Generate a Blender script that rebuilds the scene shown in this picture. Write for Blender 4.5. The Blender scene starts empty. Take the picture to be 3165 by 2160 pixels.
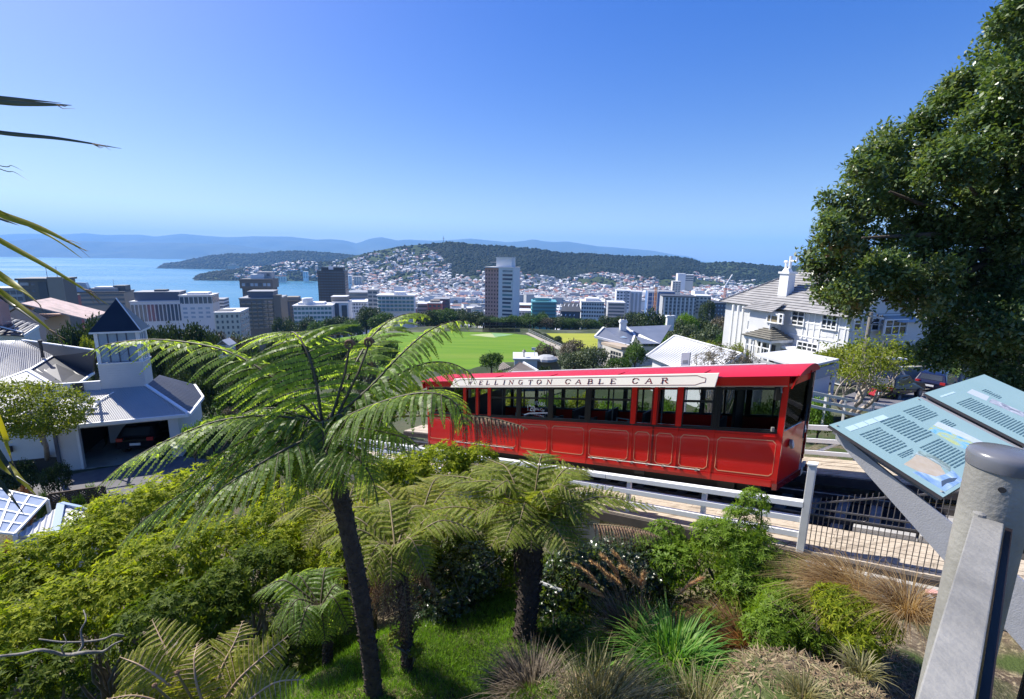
import bpy, bmesh, math, random
import numpy as np
from mathutils import Vector, Matrix, noise as mnoise

# ------------------------------------------------------------------ camera, sky, sun, exposure
SC = bpy.context.scene
COL = SC.collection
F_PX, CX, CY = 1450.0, 1582.5, 1080.0            # focal length and centre in units of a 3165 px wide frame
PITCH, ROLL = math.radians(11.0), math.radians(0.86)
RM = Matrix.Rotation(math.pi/2 - PITCH, 3, 'X') @ Matrix.Rotation(ROLL, 3, 'Z')
cam_d = bpy.data.cameras.new('camera')
cam_d.sensor_width = 36.0
cam_d.lens = 36.0*F_PX/3165.0
cam_d.clip_start, cam_d.clip_end = 0.05, 90000.0
cam = bpy.data.objects.new('camera', cam_d)
cam.matrix_world = RM.to_4x4()
COL.objects.link(cam)
SC.camera = cam

SUN_AZ, SUN_EL = math.radians(-60.0), math.radians(47.0)     # azimuth clockwise from +Y
world = bpy.data.worlds.new('World')
SC.world = world
world.use_nodes = True
wn = world.node_tree
sky = wn.nodes.new('ShaderNodeTexSky')
sky.sky_type = 'NISHITA'
sky.sun_disc = False
sky.sun_elevation = SUN_EL
sky.sun_rotation = SUN_AZ
sky.altitude = 120.0
sky.air_density, sky.dust_density, sky.ozone_density = 1.2, 0.95, 4.0
wn.nodes['Background'].inputs['Strength'].default_value = 0.098
hsv = wn.nodes.new('ShaderNodeHueSaturation')          # the phone's vivid colour
hsv.inputs['Saturation'].default_value = 1.68
hsv.inputs['Hue'].default_value = 0.529
dn = wn.nodes.new('ShaderNodeVectorMath'); dn.operation = 'SCALE'; dn.inputs['Scale'].default_value = 0.12
gm = wn.nodes.new('ShaderNodeGamma'); gm.inputs['Gamma'].default_value = 0.76
up_ = wn.nodes.new('ShaderNodeVectorMath'); up_.operation = 'SCALE'; up_.inputs['Scale'].default_value = 0.76/0.12
wn.links.new(sky.outputs[0], dn.inputs[0]); wn.links.new(dn.outputs[0], gm.inputs['Color']); wn.links.new(gm.outputs[0], up_.inputs[0])
wn.links.new(up_.outputs[0], hsv.inputs['Color'])
wn.links.new(hsv.outputs[0], wn.nodes['Background'].inputs['Color'])

sun_d = bpy.data.lights.new('sun', 'SUN')
sun_d.energy = 4.9
sun_d.angle = math.radians(0.53)
sun_d.color = (1.0, 0.945, 0.86)
sun = bpy.data.objects.new('sun', sun_d)
SUN_DIR = Vector((math.sin(SUN_AZ)*math.cos(SUN_EL), math.cos(SUN_AZ)*math.cos(SUN_EL), math.sin(SUN_EL)))
sun.rotation_euler = SUN_DIR.to_track_quat('Z', 'Y').to_euler()
COL.objects.link(sun)

SC.view_settings.view_transform = 'Standard'
SC.view_settings.look = 'None'
SC.view_settings.exposure = 0.9
SC.view_settings.gamma = 1.0
SC.view_settings.use_curve_mapping = False
SC.render.engine = 'CYCLES'
SC.cycles.max_bounces = 6
SC.cycles.diffuse_bounces = 3
SC.cycles.glossy_bounces = 3
SC.cycles.transmission_bounces = 4
SC.cycles.transparent_max_bounces = 10
SC.cycles.volume_bounces = 1
SC.cycles.use_denoising = True
SC.cycles.caustics_reflective = False
SC.cycles.caustics_refractive = False

random.seed(7)
RNG = np.random.default_rng(7)

# ------------------------------------------------------------------ surveying helpers (frame pixel + distance -> place)
def ray(px, py):
    d = RM @ Vector((px - CX, -(py - CY), -F_PX))
    return d / d.y
def P(px, py, Y):
    return ray(px, py)*Y
def G(px, py, Z):
    r = ray(px, py)
    return r*(Z/r.z)

# ------------------------------------------------------------------ object helpers
ORG = {}
def org(o):
    return ORG.get(o.name, Vector((0, 0, 0))) if o else Vector((0, 0, 0))
def tag(o, label=None, cat=None, group=None, kind=None):
    if label: o['label'] = label
    if cat: o['category'] = cat
    if group: o['group'] = group
    if kind: o['kind'] = kind
    return o
def thing(name, label, cat, loc, group=None, rotz=0.0):
    o = bpy.data.objects.new(name, None)
    COL.objects.link(o)
    o.location = loc
    o.rotation_euler = (0, 0, rotz)
    o.empty_display_size = 0.2
    ORG[o.name] = Vector(loc)
    return tag(o, label, cat, group)
def link(name, me, parent=None, loc=None, rotz=0.0, scale=None):
    """an object on an existing mesh; loc in world terms when the parent is unrotated"""
    o = bpy.data.objects.new(name, me)
    COL.objects.link(o)
    w = Vector(loc) if loc is not None else org(parent)
    if parent:
        o.parent = parent
        o.location = w - org(parent)
    else:
        o.location = w
    ORG[o.name] = w
    if rotz: o.rotation_euler = (0, 0, rotz)
    if scale is not None: o.scale = scale if hasattr(scale, '__len__') else (scale,)*3
    return o
KIDS = {}
def kids_of(o):
    return [c for c in o.children]
def copy_tree(src, loc, rotz=0.0, scale=1.0, label=None, group=None):
    def rec(o, parent):
        c = o.copy()
        COL.objects.link(c)
        c.parent = parent
        for ch in o.children:
            rec(ch, c)
        return c
    r = rec(src, None)
    r.location = loc
    r.rotation_euler = (0, 0, rotz)
    r.scale = scale if hasattr(scale, '__len__') else (scale,)*3
    if label: r['label'] = label
    if group: r['group'] = group
    return r

def np_mesh(name, V, Fc, mats=None, midx=None, smooth=False):
    """mesh from numpy arrays; Fc is (n,3) or (n,4)"""
    me = bpy.data.meshes.new(name)
    V = np.asarray(V, np.float32); Fc = np.asarray(Fc, np.int32)
    n, k = Fc.shape
    me.vertices.add(len(V)); me.vertices.foreach_set('co', V.ravel())
    me.loops.add(n*k); me.loops.foreach_set('vertex_index', Fc.ravel())
    me.polygons.add(n)
    me.polygons.foreach_set('loop_start', np.arange(0, n*k, k, dtype=np.int32))
    try: me.polygons.foreach_set('loop_total', np.full(n, k, np.int32))
    except Exception: pass
    if mats:
        for m in (mats if isinstance(mats, (list, tuple)) else [mats]): me.materials.append(m)
    if midx is not None: me.polygons.foreach_set('material_index', np.asarray(midx, np.int32))
    if smooth: me.polygons.foreach_set('use_smooth', np.ones(n, bool))
    me.update(calc_edges=True)
    return me

class MB:
    """collects shapes in world coordinates, links them as one mesh"""
    def __init__(s): s.v = []; s.f = []
    def add(s, vs, fs):
        b = len(s.v); s.v += [tuple(v) for v in vs]
        s.f += [tuple(i + b for i in f) for f in fs]; return s
    def box(s, c, size, rz=0.0, axes=None):
        hx, hy, hz = size[0]/2, size[1]/2, size[2]/2
        if axes is None:
            ax = Vector((math.cos(rz), math.sin(rz), 0)); ay = Vector((-math.sin(rz), math.cos(rz), 0)); az = Vector((0, 0, 1))
        else: ax, ay, az = axes
        c = Vector(c); vs = []
        for k in (-1, 1):
            for j, i in ((-1, -1), (-1, 1), (1, 1), (1, -1)):
                vs.append(c + ax*(i*hx) + ay*(j*hy) + az*(k*hz))
        return s.add(vs, [(0, 3, 2, 1), (4, 5, 6, 7), (0, 1, 5, 4), (1, 2, 6, 5), (2, 3, 7, 6), (3, 0, 4, 7)])
    def hexa(s, b4, t4):
        """a block from four bottom and four top points in the same order"""
        return s.add(list(b4) + list(t4), [(3, 2, 1, 0), (4, 5, 6, 7), (0, 1, 5, 4), (1, 2, 6, 5), (2, 3, 7, 6), (3, 0, 4, 7)])
    def slab(s, pts, th):
        """a polygon sheet given thickness along its normal, downwards"""
        pts = [Vector(p) for p in pts]; n = Vector((0, 0, 0))
        for i in range(len(pts)):
            a, b = pts[i], pts[(i+1) % len(pts)]; n += a.cross(b)
        n.normalize(); k = len(pts)
        if th < 0: n = -n; th = -th
        low = [p - n*th for p in pts]
        return s.add(pts + low, [tuple(range(k)), tuple(range(2*k-1, k-1, -1))] + [(i, i+k, (i+1) % k + k, (i+1) % k) for i in range(k)])
    def bar(s, a, b, w, h, up=Vector((0, 0, 1))):
        """a rectangular bar from a to b, w across and h along up"""
        a, b = Vector(a), Vector(b); d = (b-a); L = d.length; d.normalize()
        sd = d.cross(up)
        if sd.length < 1e-4: sd = d.cross(Vector((0, 1, 0)))
        sd.normalize(); u = sd.cross(d)
        return s.box((a+b)/2, (L, w, h), axes=(d, sd, u))
    def tube(s, pts, rad, n=8, cap=True):
        pts = [Vector(p) for p in pts]
        if not hasattr(rad, '__len__'): rad = [rad]*len(pts)
        rings = []; ref = Vector((0.13, 0.31, 0.94))
        for i, p in enumerate(pts):
            t = (pts[min(i+1, len(pts)-1)] - pts[max(i-1, 0)]).normalized()
            x = t.cross(ref)
            if x.length < 1e-3: x = t.cross(Vector((1, 0, 0)))
            x.normalize(); y = t.cross(x)
            rings.append([p + (x*math.cos(2*math.pi*k/n) + y*math.sin(2*math.pi*k/n))*rad[i] for k in range(n)])
        vs = [v for r in rings for v in r]; fs = []
        for i in range(len(rings)-1):
            for k in range(n):
                a, b = i*n+k, i*n+(k+1) % n
                fs.append((a, b, b+n, a+n))
        if cap: fs.append(tuple(range(n-1, -1, -1))); fs.append(tuple(range(len(vs)-n, len(vs))))
        return s.add(vs, fs)
    def lathe(s, c, prof, n=20):
        c = Vector(c); vs = []; fs = []
        for r, z in prof:
            for k in range(n):
                a = 2*math.pi*k/n; vs.append(c + Vector((r*math.cos(a), r*math.sin(a), z)))
        for i in range(len(prof)-1):
            for k in range(n):
                a, b = i*n+k, i*n+(k+1) % n
                fs.append((a, b, b+n, a+n))
        fs.append(tuple(range(n-1, -1, -1))); fs.append(tuple(range(len(vs)-n, len(vs))))
        return s.add(vs, fs)
    def mesh(s, name, mat, origin=None, smooth=False):
        me = bpy.data.meshes.new(name)
        o = Vector(origin) if origin is not None else Vector((0, 0, 0))
        me.from_pydata([(v[0]-o.x, v[1]-o.y, v[2]-o.z) for v in s.v], [], s.f)
        if mat: me.materials.append(mat)
        if smooth: me.polygons.foreach_set('use_smooth', np.ones(len(s.f), bool))
        me.update(); return me
    def build(s, name, mat, parent=None, smooth=False, label=None, cat=None, group=None, kind=None, bevel=0.0, at=None):
        """one linked object; `at` gives the object its own origin"""
        w = Vector(at) if at is not None else org(parent)
        o = link(name, s.mesh(name, mat, w, smooth), parent, w)
        if bevel:
            m = o.modifiers.new('bevel', 'BEVEL'); m.width = bevel; m.segments = 2; m.limit_method = 'ANGLE'
        return tag(o, label, cat, group, kind)

def smooth_by_angle(o, deg=35):
    me = o.data
    me.polygons.foreach_set('use_smooth', np.ones(len(me.polygons), bool))
    me.set_sharp_from_angle(angle=math.radians(deg))
    return o

# ------------------------------------------------------------------ materials
MATS = {}
def mat(name, c, c2=None, scale=4.0, rough=0.6, spec=0.5, metal=0.0, bump=0.0, bscale=30.0, coat=0.0, stretch=None, detail=4.0, contrast=1.0, dirt=None, emit=None):
    """Principled surface with noise-mixed colour, fine relief and roughness breakup, in object coordinates"""
    if name in MATS: return MATS[name]
    m = bpy.data.materials.new(name); m.use_nodes = True; MATS[name] = m
    nt = m.node_tree; b = nt.nodes['Principled BSDF']
    b.inputs['Roughness'].default_value = rough
    b.inputs['Specular IOR Level'].default_value = spec
    b.inputs['Metallic'].default_value = metal
    if coat:
        b.inputs['Coat Weight'].default_value = coat; b.inputs['Coat Roughness'].default_value = 0.06
    b.inputs['Base Color'].default_value = (*c, 1)
    tc = nt.nodes.new('ShaderNodeTexCoord'); src = tc.outputs['Object']
    if stretch:
        mp = nt.nodes.new('ShaderNodeMapping'); mp.inputs['Scale'].default_value = stretch
        nt.links.new(src, mp.inputs['Vector']); src = mp.outputs[0]
    if c2:
        nz = nt.nodes.new('ShaderNodeTexNoise'); nz.inputs['Scale'].default_value = scale; nz.inputs['Detail'].default_value = detail
        nt.links.new(src, nz.inputs['Vector'])
        rp = nt.nodes.new('ShaderNodeMapRange'); rp.inputs[1].default_value = 0.5-0.22/contrast; rp.inputs[2].default_value = 0.5+0.22/contrast
        nt.links.new(nz.outputs[0], rp.inputs[0])
        mx = nt.nodes.new('ShaderNodeMix'); mx.data_type = 'RGBA'
        mx.inputs['A'].default_value = (*c, 1); mx.inputs['B'].default_value = (*c2, 1)
        nt.links.new(rp.outputs[0], mx.inputs['Factor']); out = mx.outputs['Result']
        if dirt:
            n2 = nt.nodes.new('ShaderNodeTexNoise'); n2.inputs['Scale'].default_value = scale*0.23; n2.inputs['Detail'].default_value = 6
            nt.links.new(src, n2.inputs['Vector'])
            r2 = nt.nodes.new('ShaderNodeMapRange'); r2.inputs[1].default_value = 0.52; r2.inputs[2].default_value = 0.72
            nt.links.new(n2.outputs[0], r2.inputs[0])
            m2 = nt.nodes.new('ShaderNodeMix'); m2.data_type = 'RGBA'; m2.inputs['B'].default_value = (*dirt, 1)
            nt.links.new(out, m2.inputs['A']); nt.links.new(r2.outputs[0], m2.inputs['Factor']); out = m2.outputs['Result']
        nt.links.new(out, b.inputs['Base Color'])
    if bump:
        nb = nt.nodes.new('ShaderNodeTexNoise'); nb.inputs['Scale'].default_value = bscale; nb.inputs['Detail'].default_value = 5
        nt.links.new(src, nb.inputs['Vector'])
        bp = nt.nodes.new('ShaderNodeBump'); bp.inputs['Strength'].default_value = bump; bp.inputs['Distance'].default_value = 0.02
        nt.links.new(nb.outputs[0], bp.inputs['Height']); nt.links.new(bp.outputs[0], b.inputs['Normal'])
    return m
def leaf_mat(name, cols, rough=0.45, spec=0.4, trans=0.3, tcol=None, clump=0.0, cscale=0.8):
    """leaves: colour picked per leaf, some light let through"""
    if name in MATS: return MATS[name]
    m = bpy.data.materials.new(name); m.use_nodes = True; MATS[name] = m
    nt = m.node_tree; b = nt.nodes['Principled BSDF']; out = nt.nodes['Material Output']
    b.inputs['Roughness'].default_value = rough; b.inputs['Specular IOR Level'].default_value = spec
    g = nt.nodes.new('ShaderNodeNewGeometry')
    fac = g.outputs['Random Per Island']
    if clump:
        tc = nt.nodes.new('ShaderNodeTexCoord')
        nz = nt.nodes.new('ShaderNodeTexNoise'); nz.inputs['Scale'].default_value = cscale; nz.inputs['Detail'].default_value = 3
        nt.links.new(tc.outputs['Object'], nz.inputs['Vector'])
        rp = nt.nodes.new('ShaderNodeMapRange'); rp.inputs[1].default_value = 0.32; rp.inputs[2].default_value = 0.68
        nt.links.new(nz.outputs[0], rp.inputs[0])
        mm = nt.nodes.new('ShaderNodeMix'); mm.inputs['Factor'].default_value = clump
        nt.links.new(fac, mm.inputs['A']); nt.links.new(rp.outputs[0], mm.inputs['B']); fac = mm.outputs['Result']
    rp = nt.nodes.new('ShaderNodeValToRGB')
    el = rp.color_ramp.elements
    while len(el) < len(cols): el.new(0.5)
    for i, c in enumerate(cols):
        el[i].position = i/(len(cols)-1); el[i].color = (*c, 1)
    nt.links.new(fac, rp.inputs[0])
    nt.links.new(rp.outputs[0], b.inputs['Base Color'])
    if trans:
        t = nt.nodes.new('ShaderNodeBsdfTranslucent')
        hs = nt.nodes.new('ShaderNodeMix'); hs.data_type = 'RGBA'; hs.blend_type = 'MULTIPLY'; hs.inputs['Factor'].default_value = 1.0
        hs.inputs['B'].default_value = (*(tcol or (1.6, 1.5, 0.6)), 1)
        nt.links.new(rp.outputs[0], hs.inputs['A']); nt.links.new(hs.outputs['Result'], t.inputs['Color'])
        ms = nt.nodes.new('ShaderNodeMixShader'); ms.inputs[0].default_value = trans
        nt.links.new(b.outputs[0], ms.inputs[1]); nt.links.new(t.outputs[0], ms.inputs[2])
        nt.links.new(ms.outputs[0], out.inputs['Surface'])
    return m
def glass_mat(name, tint=(0.75, 0.8, 0.8), refl=0.12):
    if name in MATS: return MATS[name]
    m = bpy.data.materials.new(name); m.use_nodes = True; MATS[name] = m
    nt = m.node_tree; nt.nodes.remove(nt.nodes['Principled BSDF']); out = nt.nodes['Material Output']
    t = nt.nodes.new('ShaderNodeBsdfTransparent'); t.inputs[0].default_value = (*tint, 1)
    g = nt.nodes.new('ShaderNodeBsdfGlossy'); g.inputs['Roughness'].default_value = 0.03
    lw = nt.nodes.new('ShaderNodeLayerWeight'); lw.inputs[0].default_value = refl
    ms = nt.nodes.new('ShaderNodeMixShader')
    nt.links.new(lw.outputs['Fresnel'], ms.inputs[0]); nt.links.new(t.outputs[0], ms.inputs[1]); nt.links.new(g.outputs[0], ms.inputs[2])
    nt.links.new(ms.outputs[0], out.inputs['Surface'])
    return m
WHITE = mat('white_paint', (0.74, 0.75, 0.75), (0.82, 0.82, 0.81), 2.0, 0.5, bump=0.08, bscale=60)
WHITE_OLD = mat('weathered_white_paint', (0.72, 0.72, 0.70), (0.55, 0.55, 0.52), 3.0, 0.6, bump=0.15, bscale=80, dirt=(0.36, 0.35, 0.31))
DARKGLASS = mat('dark_window_glass', (0.02, 0.025, 0.03), (0.05, 0.06, 0.07), 0.6, 0.08, 0.8)
CONC = mat('concrete', (0.30, 0.29, 0.27), (0.42, 0.41, 0.38), 3.0, 0.85, bump=0.3, bscale=60, dirt=(0.2, 0.19, 0.17))
GALV = mat('galvanised_steel', (0.21, 0.205, 0.185), (0.34, 0.33, 0.295), 11.0, 0.52, 0.35, 0.15, bump=0.14, bscale=120, dirt=(0.11, 0.105, 0.092))
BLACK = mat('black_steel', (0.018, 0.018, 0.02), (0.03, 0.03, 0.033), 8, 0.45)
BARK = mat('grey_bark', (0.22, 0.19, 0.16), (0.34, 0.31, 0.27), 9, 0.9, bump=0.6, bscale=40)
BARK_DARK = mat('dark_bark', (0.05, 0.04, 0.033), (0.10, 0.08, 0.06), 9, 0.9, bump=0.6, bscale=40)
def smoothstep(a, b, x):
    t = np.clip((x-a)/(b-a), 0, 1); return t*t*(3-2*t)
def fbm(p, o=4):
    return mnoise.fractal(p, 1.0, 2.0, o)
# ------------------------------------------------------------------ the ground: one sheet from the bank under the camera to the horizon
CTRL = [  # x, y, z (metres from the eye)
 (0, -6, -2.6), (4, -6, -1.6), (-5, -5, -3.6), (9, -3, -1.6), (1.2, 0.4, -2.2), (-1, 1.2, -3.6), (-3, 2, -4.6), (2.2, 1.6, -3.0), (3.0, 4.0, -4.25), (4.4, 5.6, -4.9), (5.2, 6.6, -5.35), (2.0, 5.2, -5.0),
 (0.6, 4.0, -4.7), (-1.65, 4.7, -5.2), (0.1, 6.1, -5.7), (-1.6, 5.3, -5.45), (2.5, 7.4, -6.0), (-4, 4, -5.6), (-3.4, 7, -6.8), (-6, 8, -8.0), (-7, 3, -6.5), (-9, 12, -10.2),
 (-14, 8, -9.6), (-14, 17, -10.8), (-21, 20, -10.9), (-23, 26, -10.9), (-34, 24, -10.9), (-30, 14, -10.6), (-3, 13, -9.0), (-6, 20, -11.5), (2, 12, -7.6), (6.5, 8.5, -6.2), (9, 7, -5.4), (8, 12.5, -7.2), (3, 17, -8.2), (1, 23, -8.8),
 (12, 11.5, -5.9), (14, 15, -7.0), (18, 20, -8.2), (20, 26, -9.6), (27, 33, -10.6), (34, 40, -10.8), (22, 40, -11.5), (12, 30, -10.4), (5, 28, -9.8), (-4, 32, -12.0), (30, 55, -13), (45, 60, -13), (45, 30, -9),
 (14, 48, -13), (0, 55, -15.3), (-16, 45, -18), (-40, 45, -18), (-60, 70, -26), (20, 85, -17.8), (0, 90, -21.5), (-25, 95, -29), (45, 100, -19), (10, 125, -29), (-60, 150, -38),
 (0, 150, -37.8), (0, 165, -38), (-40, 165, -38), (-40, 250, -38), (0, 200, -38), (0, 250, -38), (60, 165, -37.6), (60, 250, -38), (100, 250, -38), (110, 180, -36), (140, 250, -40), (90, 120, -30),
 (-120, 160, -45), (-150, 240, -60), (0, 300, -46), (80, 300, -46), (-60, 300, -48), (0, 380, -80), (150, 380, -75), (-150, 350, -78), (-300, 300, -85), (300, 300, -50), (250, 180, -25), (200, 90, -16), (-200, 120, -50), (-120, 60, -26), (120, 40, -10), (80, 10, -3),
 (0, 480, -104), (200, 480, -102), (-200, 480, -108), (-400, 480, -112), (400, 450, -90), (0, 700, -112), (300, 700, -110), (-300, 700, -115), (600, 700, -100), (0, 1200, -113), (500, 1200, -108), (900, 1000, -80), (-300, 1200, -117), (0, 1800, -110), (700, 1800, -100), (1500, 1800, -90), (0, 3000, -118), (3000, 3000, -100), (-3000, 1000, -118), (1000, 6000, -124), (6000, 6000, -126), (3500, 4200, -126), (-5000, 6000, -124), (0, 20000, -124), (20000, 20000, -124), (-20000, 20000, -124),
]
_C = np.array(CTRL)
_CA = np.arctan2(_C[:, 0], np.maximum(_C[:, 1], -1e9)); _CL = np.log(np.hypot(_C[:, 0], _C[:, 1]) + 1.0)
def ground_h(x, y):
    x = np.asarray(x, float); y = np.asarray(y, float)
    L = np.log(np.hypot(x, y) + 1.0); A = np.arctan2(x, y)
    dA = (A[..., None]-_CA + math.pi) % (2*math.pi) - math.pi
    d2 = (dA*1.35)**2 + ((L[..., None]-_CL)*1.6)**2 + 1e-5
    w = d2**-1.9
    h = (w*_C[:, 2]).sum(-1)/w.sum(-1)
    # flat playing field and house yard
    f = smoothstep(0, 12, x+52)*smoothstep(0, 12, 108-x)*smoothstep(0, 10, y-152)*smoothstep(0, 10, 262-y)
    h = h*(1-f) + -38.0*f
    g = smoothstep(0, 3, x+40)*smoothstep(0, 3, -13.5-x)*smoothstep(0, 2, y-14.5)*smoothstep(0, 3, 30-y)
    h = h*(1-g) + -10.9*g
    # shoreline of the harbour
    ys = np.array([-9000, 560, 640, 800, 1000, 1250, 1600, 1850, 2000, 2300, 2700, 4500, 5200, 6500, 40000])
    xs = np.array([-9000, -9000, -1100, -760, -620, -440, -540, -640, -640, -500, -200, -200, 300, 9000, 90000])
    s = smoothstep(-22, 8, x - np.interp(y, ys, xs))
    return -126.0*(1-s) + h*s
def gz(x, y):
    return float(ground_h(np.array([x]), np.array([y]))[0])
def grid_mesh(name, X, Y, Z, m, smooth=True):
    r, c = X.shape
    V = np.stack([X, Y, Z], -1).reshape(-1, 3)
    i = np.arange(r-1)[:, None]*c + np.arange(c-1)[None, :]
    Fq = np.stack([i, i+1, i+c+1, i+c], -1).reshape(-1, 4)
    return np_mesh(name, V, Fq, m, smooth=smooth)

def ground_material():
    m = bpy.data.materials.new('ground_cover'); m.use_nodes = True
    nt = m.node_tree; b = nt.nodes['Principled BSDF']; b.inputs['Roughness'].default_value = 0.95; b.inputs['Specular IOR Level'].default_value = 0.15
    tc = nt.nodes.new('ShaderNodeTexCoord')
    def nz(scale, lo, hi, det=6):
        n = nt.nodes.new('ShaderNodeTexNoise'); n.inputs['Scale'].default_value = scale; n.inputs['Detail'].default_value = det
        nt.links.new(tc.outputs['Object'], n.inputs['Vector'])
        r = nt.nodes.new('ShaderNodeMapRange'); r.inputs[1].default_value = lo; r.inputs[2].default_value = hi
        nt.links.new(n.outputs[0], r.inputs[0]); return r.outputs[0]
    def mix(a, bb, f):
        x = nt.nodes.new('ShaderNodeMix'); x.data_type = 'RGBA'
        for k, v in (('A', a), ('B', bb)):
            if isinstance(v, tuple): x.inputs[k].default_value = (*v, 1)
            else: nt.links.new(v, x.inputs[k])
        nt.links.new(f, x.inputs['Factor']); return x.outputs['Result']
    soil = mix((0.075, 0.055, 0.038), (0.16, 0.125, 0.085), nz(6, .35, .65))
    straw = mix(soil, (0.33, 0.27, 0.17), nz(18, .5, .68))
    near = mix(straw, (0.06, 0.085, 0.025), nz(1.3, .42, .56))
    far = mix((0.035, 0.05, 0.022), (0.10, 0.11, 0.075), nz(0.06, .4, .6))
    cd = nt.nodes.new('ShaderNodeVectorMath'); cd.operation = 'LENGTH'; nt.links.new(tc.outputs['Object'], cd.inputs[0])
    r = nt.nodes.new('ShaderNodeMapRange'); r.inputs[1].default_value = 14; r.inputs[2].default_value = 40; nt.links.new(cd.outputs['Value'], r.inputs[0])
    c = mix(near, far, r.outputs[0])
    r2 = nt.nodes.new('ShaderNodeMapRange'); r2.inputs[1].default_value = 380; r2.inputs[2].default_value = 620; nt.links.new(cd.outputs['Value'], r2.inputs[0])
    city = mix((0.10, 0.11, 0.11), (0.19, 0.19, 0.185), nz(0.02, .4, .6))
    c = mix(c, city, r2.outputs[0])
    nt.links.new(c, b.inputs['Base Color'])
    n = nt.nodes.new('ShaderNodeTexNoise'); n.inputs['Scale'].default_value = 30; n.inputs['Detail'].default_value = 6
    nt.links.new(tc.outputs['Object'], n.inputs['Vector'])
    bp = nt.nodes.new('ShaderNodeBump'); bp.inputs['Strength'].default_value = 0.6; bp.inputs['Distance'].default_value = 0.05
    nt.links.new(n.outputs[0], bp.inputs['Height']); nt.links.new(bp.outputs[0], b.inputs['Normal'])
    return m
_az = np.radians(np.concatenate([np.linspace(-180, -72, 24)[:-1], np.linspace(-72, 72, 250), np.linspace(72, 180, 24)[1:]]))
_rr = np.concatenate([[0.05, 0.6], np.geomspace(1.0, 21000, 220)])
_R, _A = np.meshgrid(_rr, _az, indexing='ij')
_X, _Y = _R*np.sin(_A), _R*np.cos(_A)
_Z = np.empty_like(_X)
for _i in range(len(_rr)): _Z[_i] = ground_h(_X[_i], _Y[_i])
_bump = np.array([[fbm(Vector((x*1.1, y*1.1, 3.0)), 3) for x, y in zip(a, b)] for a, b in zip(_X[:90], _Y[:90])])
_Z[:90] += _bump*0.10
ground = link('ground', grid_mesh('ground', _X, _Y, _Z, ground_material()))
tag(ground, kind='structure')

# ------------------------------------------------------------------ harbour water out to the sea horizon
def water_material():
    m = bpy.data.materials.new('harbour_water'); m.use_nodes = True
    nt = m.node_tree; b = nt.nodes['Principled BSDF']
    b.inputs['Base Color'].default_value = (0.06, 0.20, 0.31, 1); b.inputs['Roughness'].default_value = 0.22; b.inputs['IOR'].default_value = 1.33
    tc = nt.nodes.new('ShaderNodeTexCoord')
    mp = nt.nodes.new('ShaderNodeMapping'); mp.inputs['Scale'].default_value = (0.5, 1.0, 1.0); mp.inputs['Rotation'].default_value = (0, 0, 0.5)
    nt.links.new(tc.outputs['Object'], mp.inputs['Vector'])
    n = nt.nodes.new('ShaderNodeTexNoise'); n.inputs['Scale'].default_value = 0.11; n.inputs['Detail'].default_value = 8; n.inputs['Roughness'].default_value = 0.62
    nt.links.new(mp.outputs[0], n.inputs['Vector'])
    bp = nt.nodes.new('ShaderNodeBump'); bp.inputs['Strength'].default_value = 1.0; bp.inputs['Distance'].default_value = 2.2
    nt.links.new(n.outputs[0], bp.inputs['Height']); nt.links.new(bp.outputs[0], b.inputs['Normal'])
    n2 = nt.nodes.new('ShaderNodeTexNoise'); n2.inputs['Scale'].default_value = 0.0022; n2.inputs['Detail'].default_value = 6
    nt.links.new(mp.outputs[0], n2.inputs['Vector'])
    r = nt.nodes.new('ShaderNodeMapRange'); r.inputs[1].default_value = 0.38; r.inputs[2].default_value = 0.66; r.inputs[3].default_value = 0.22; r.inputs[4].default_value = 0.45
    nt.links.new(n2.outputs[0], r.inputs[0]); nt.links.new(r.outputs[0], b.inputs['Roughness'])
    return m
_ra = np.geomspace(300, 21000, 40); _aa = np.radians(np.linspace(-110, 110, 80))
_R, _A = np.meshgrid(_ra, _aa, indexing='ij')
tag(link('sea_water', grid_mesh('sea_water', _R*np.sin(_A), _R*np.cos(_A), np.full_like(_R, -120.0), water_material())), kind='structure')

# ------------------------------------------------------------------ hills
def ridge(name, sil, dist, base, front, back, m, nx=160, nt_=26, rough=(0.0, 1.0), amp=0.0, fscale=0.004, seed=0.0, pw=1.3):
    """a hill body whose crest line is given by frame pixels at distances; slopes fall away in front and behind"""
    sil = sorted(sil); pxs = np.linspace(sil[0][0], sil[-1][0], nx)
    pys = np.interp(pxs, [s[0] for s in sil], [s[1] for s in sil])
    dd = np.interp(pxs, [d[0] for d in dist], [d[1] for d in dist])
    ts = np.concatenate([np.linspace(-1, 0, nt_)[:-1], np.linspace(0, 1, 8)])
    X = np.zeros((len(ts), nx)); Y = X.copy(); Z = X.copy()
    for i in range(nx):
        c = P(pxs[i], pys[i], dd[i]); rad = Vector((c.x, c.y, 0)).normalized()
        edge = min(1.0, i/(nx*0.06), (nx-1-i)/(nx*0.06))
        for j, t in enumerate(ts):
            w = front if t < 0 else back
            p = c + rad*(t*w)
            s = abs(t)
            prof = (1-s**pw) if t < 0 else (1-s*s)
            prof = max(prof, 0)
            n = fbm(Vector((p.x*fscale+seed, p.y*fscale, seed)), 5)
            z = base + (c.z-base)*prof + n*amp*min(1, s*2.2)*min(1, (1-s)*3+0.1)
            X[j, i], Y[j, i], Z[j, i] = p.x, p.y, z
    o = link(name, grid_mesh(name, X, Y, Z, m))
    tag(o, kind='structure')
    return X, Y, Z
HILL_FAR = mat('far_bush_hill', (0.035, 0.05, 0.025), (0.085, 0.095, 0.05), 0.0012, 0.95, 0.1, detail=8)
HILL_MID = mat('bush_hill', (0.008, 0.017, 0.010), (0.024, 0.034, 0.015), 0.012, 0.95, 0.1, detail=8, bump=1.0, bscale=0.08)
HILL_TOWN = mat('suburb_hill', (0.022, 0.036, 0.018), (0.06, 0.085, 0.028), 0.012, 0.95, 0.1, detail=8)
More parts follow.
